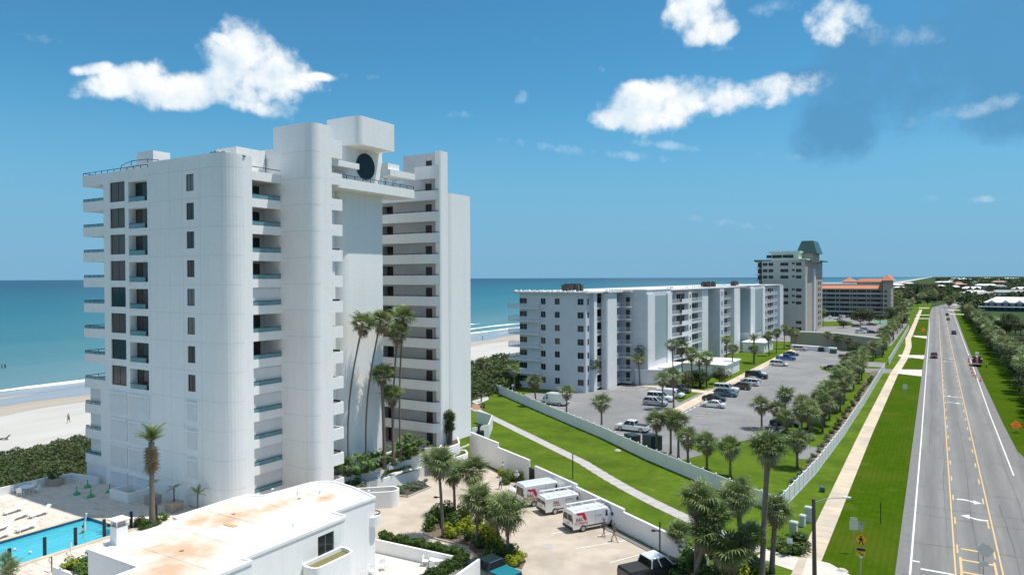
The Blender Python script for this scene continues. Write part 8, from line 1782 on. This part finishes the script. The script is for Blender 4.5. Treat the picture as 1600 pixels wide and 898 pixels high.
# ---------------------------------------------------------------- people
M['shirtw'] = mat('striped_white_shirt', (.62, .63, .66), rough=.9); M['shirtg'] = mat('dark_grey_shirt', (.09, .085, .09), rough=.9); M['shirtm'] = mat('brown_shirt', (.13, .085, .075), rough=.9); M['trouserd'] = mat('dark_trousers', (.035, .035, .045), rough=.9); M['trousert'] = mat('tan_trousers', (.30, .20, .13), rough=.9); M['shortg'] = mat('grey_shorts', (.13, .13, .14), rough=.9); M['hivis'] = mat('hi_vis_vest', (.55, .8, .05), rough=.8); M['cap'] = mat('white_cap', (.7, .7, .7), rough=.8); M['shortr'] = mat('red_shorts', (.3, .03, .04), rough=.8)
def person(label, x, y, rot, z=0, top='shirtw', low='trouserd', shoe='black', hair='hair', stride=.25, pose='stand', shorts=False, scale=1.0, bare=False, group=None):
    t = thing('person', label, 'person', (x, y, z), rot, group, scale)
    V, E, RA = [], [], []
    def v(p, r, parent=None):
        V.append(p); RA.append((r, r) if not isinstance(r, tuple) else r); 
        if parent is not None: E.append((parent, len(V)-1))
        return len(V)-1
    pel = v((0, 0, .95), (.15, .12)); wa = v((0, 0, 1.12), (.135, .10), pel); ch = v((0, .01, 1.33), (.165, .115), wa); nk0 = v((0, 0, 1.48), (.075, .06), ch); nk = v((0, .02, 1.54), (.055, .055), nk0); hd = v((0, .03, 1.64), (.085, .095), nk); ht = v((0, .02, 1.73), (.07, .08), hd)
    v((0, .125, 1.625), .018, hd)                                       # nose
    for s_ in (-1, 1):
        f = stride*s_ if pose != 'lift' else 0
        hip = v((.09*s_, 0, .88), (.095, .1), pel); kn = v((.10*s_, f*.5+.03, .50), (.06, .065), hip); an = v((.10*s_, f-.02, .09), (.042, .045), kn); to = v((.11*s_, f+.15, .035), (.04, .03), an)
        sh = v((.18*s_, 0, 1.40), (.062, .062), ch)
        if pose == 'arms': el_, wr = (.30*s_, .12, 1.22), (.18*s_, .32, 1.22)
        elif pose == 'up': el_, wr = (.28*s_, .05, 1.62) if s_ > 0 else (.28*s_, .1, 1.2), (.24*s_, .0, 1.88) if s_ > 0 else (.2*s_, .28, 1.1)
        else: el_, wr = (.25*s_, -f*.35, 1.13), (.26*s_, .10-f*.6, .90)
        e1 = v(el_, .043, sh); w1_ = v(wr, .028, e1); d_ = (Vector(wr)-Vector(el_)).normalized(); pa_ = v(tuple(Vector(wr)+d_*.07), (.036, .018), w1_)
        sd_ = d_.cross(Vector((0, 1, 0))); sd_ = (sd_ if sd_.length > .1 else Vector((1, 0, 0))).normalized()
        for i in range(4): q = Vector(wr)+d_*.09+sd_*(.012*(i-1.5)*1.6); k = v(tuple(q+d_*(.035+.01*(i in (1, 2)))), .009, pa_); v(tuple(q+d_*(.065+.015*(i in (1, 2)))+Vector((0, .015, 0))), .008, k)
        v(tuple(Vector(wr)+d_*.05+sd_*.045+Vector((0, .02, 0))), .010, w1_)
    me = bpy.data.meshes.new('tmp'); me.from_pydata(V, E, []); tmp = bpy.data.objects.new('tmp', me); COL.objects.link(tmp)
    md = tmp.modifiers.new('s', 'SKIN'); md.use_smooth_shade = True
    for i, r_ in enumerate(RA): me.skin_vertices[0].data[i].radius = r_
    me.skin_vertices[0].data[0].use_root = True
    sb = tmp.modifiers.new('b', 'SUBSURF'); sb.levels = 1; sb.render_levels = 1
    dg = bpy.context.evaluated_depsgraph_get(); bm_ = bpy.data.meshes.new_from_object(tmp.evaluated_get(dg)); bpy.data.objects.remove(tmp)
    bm_.materials.clear(); [bm_.materials.append(M[q]) for q in ('skin', top, low, shoe)]
    for p in bm_.polygons:
        c = p.center; zz = c.z; ax = abs(c.x)
        if zz < .10: i = 3 if not bare else 0
        elif zz < .98 and ax < .215 and not (ax > .205): i = 2 if (not shorts or zz > .52) else 0
        elif .98 <= zz < 1.50 and ax < .235: i = 0 if bare else 1
        elif not bare and ax >= .18 and zz > 1.16: i = 1
        else: i = 0
        p.material_index = i
    bm_.name = 'body'; put('body', bm_, t, (0, 0, 0))
    h_ = MB(); h_.loft([[(.098*math.sin(a_)*math.cos(i*.524), .015+.108*math.sin(a_)*math.sin(i*.524), 1.67+.10*math.cos(a_)) for i in range(12)] for a_ in (.05, .5, .95, 1.35, 1.6)]); obj('hair' if hair == 'hair' else 'cap', h_, M[hair], t, local=True, smooth=True)
    return t
person('man in a striped white shirt and dark trousers standing beside the driveway kerb', *G(782, 764), R(150), .04, 'shirtw', 'trouserd', pose='arms', stride=.12)
person('man in a white cap and striped shirt behind the tallest plumbing van', *G(808, 757), R(200), .04, 'shirtw', 'trouserd', hair='cap', pose='arms')
person('worker in pale blue and white behind the shrubs near the drive wall', *G(786, 742), R(120), .04, 'shirtw', 'shirtw', hair='hair')
person('man in a dark grey shirt and shorts standing beside the nearest plumbing van', *G(944, 838), R(60), .045, 'shirtg', 'shortg', shorts=True, stride=.3)
person('man in a brown shirt and tan trousers striding on the painted bay', *G(960, 845.5), R(-100), .045, 'shirtm', 'trousert', stride=.42, pose='arms')
person('walker in dark shorts alone on the beach', *G(107, 660, -.2), R(30), -.24, 'skin', 'trouserd', shorts=True, bare=True, stride=.2)
person('left of two people standing in the shallow sea', *G(3, 575, -.2), R(0), -.6, 'trouserd', 'trouserd'); person('right of two people standing in the shallow sea', *G(8, 575, -.2), R(40), -.6, 'shirtg', 'trouserd')
person('distant walker at the tide line right of the tower', *G(754, 531, -.2), R(90), -.24, 'shirtg', 'trouserd'); 
person('worker in a yellow safety vest on the grass right of the red truck', *G(1541.5, 575.5), R(20), .03, 'hivis', 'trouserd', pose='arms'); person('worker in white and red standing left of the red truck', *G(1514, 565), R(20), .04, 'shirtw', 'shortr')
person('swimmer with a raised arm holding a white float in the pool', *G(130, 832, 3.05), R(140), 2.0, 'skin', 'trouserd', bare=True, pose='up', shorts=True); 
x, y = G(130, 832, 3.05); t = thing('pool_noodle', 'white foam float held upright by the swimmer', 'float', (x+.1, y+.1, 3.3)); obj('float', MB().tube([(0, 0, 0), (-.05, .05, .8), (.1, .1, 1.5)], .08, 8), M['whitefurn'], t, local=True)
t = person('second swimmer lying in the water at the far pool corner', *G(158, 824, 3.05), R(220), 2.95, 'skin', 'trouserd', bare=True, shorts=True); t.rotation_euler = (R(78), 0, R(150))
for i, (pxx, pyy) in enumerate(((23, 860), (47, 864.5))): x, y = G(pxx, pyy, 3.06); o = obj('pool_float', MB().loft([[(.12*math.sin(math.pi*j/6+.01)*math.cos(i_*.785), .12*math.sin(math.pi*j/6+.01)*math.sin(i_*.785), -.12*math.cos(math.pi*j/6)) for i_ in range(8)] for j in range(7)]), M['whitefurn'], smooth=True); o.location = (x, y, 3.08); tag(o, ('left', 'right')[i]+' small white ball floating in the pool', 'ball')
t = thing('beach_chair', 'dark low beach chair lying at the left edge of the beach', 'beach chair', (*G(8, 686, -.25), -.3), R(30)); obj('seat', MB().loft([[(-.8, -.3, .2), (-.8, .3, .2), (-.8, .3, .24), (-.8, -.3, .24)], [(.2, -.3, .25), (.2, .3, .25), (.2, .3, .3), (.2, -.3, .3)]]), M['shirtg'], t, local=True); obj('backrest', MB().loft([[(.2, -.3, .25), (.2, .3, .25), (.24, .3, .3), (.24, -.3, .3)], [(.8, -.3, .8), (.8, .3, .8), (.84, .3, .84), (.84, -.3, .84)]]), M['shirtg'], t, local=True); obj('leg', MB().box(-.7, -.28, 0, -.65, .28, .2).box(.2, -.28, 0, .25, .28, .25), M['galv'], t, local=True)
# rocks / utility lid on the lawn
for i, (pxx, pyy, w) in enumerate(((965, 704, 'lawn below the vinyl fence'), (1421, 559, 'verge beside the second far apron'), (1316, 892, 'verge at the bottom of the photo'))):
    x, y = G(pxx, pyy); o = obj('stone', MB().prism([(x-.5, y-.25), (x+.1, y-.35), (x+.5, y-.1), (x+.45, y+.3), (x-.3, y+.3)], .02, .22, taper=[(x-.3, y-.15), (x+.1, y-.2), (x+.3, y), (x+.2, y+.2), (x-.2, y+.2)]), M['apron']); tag(o, 'pale flat stone on the '+w, 'stone')
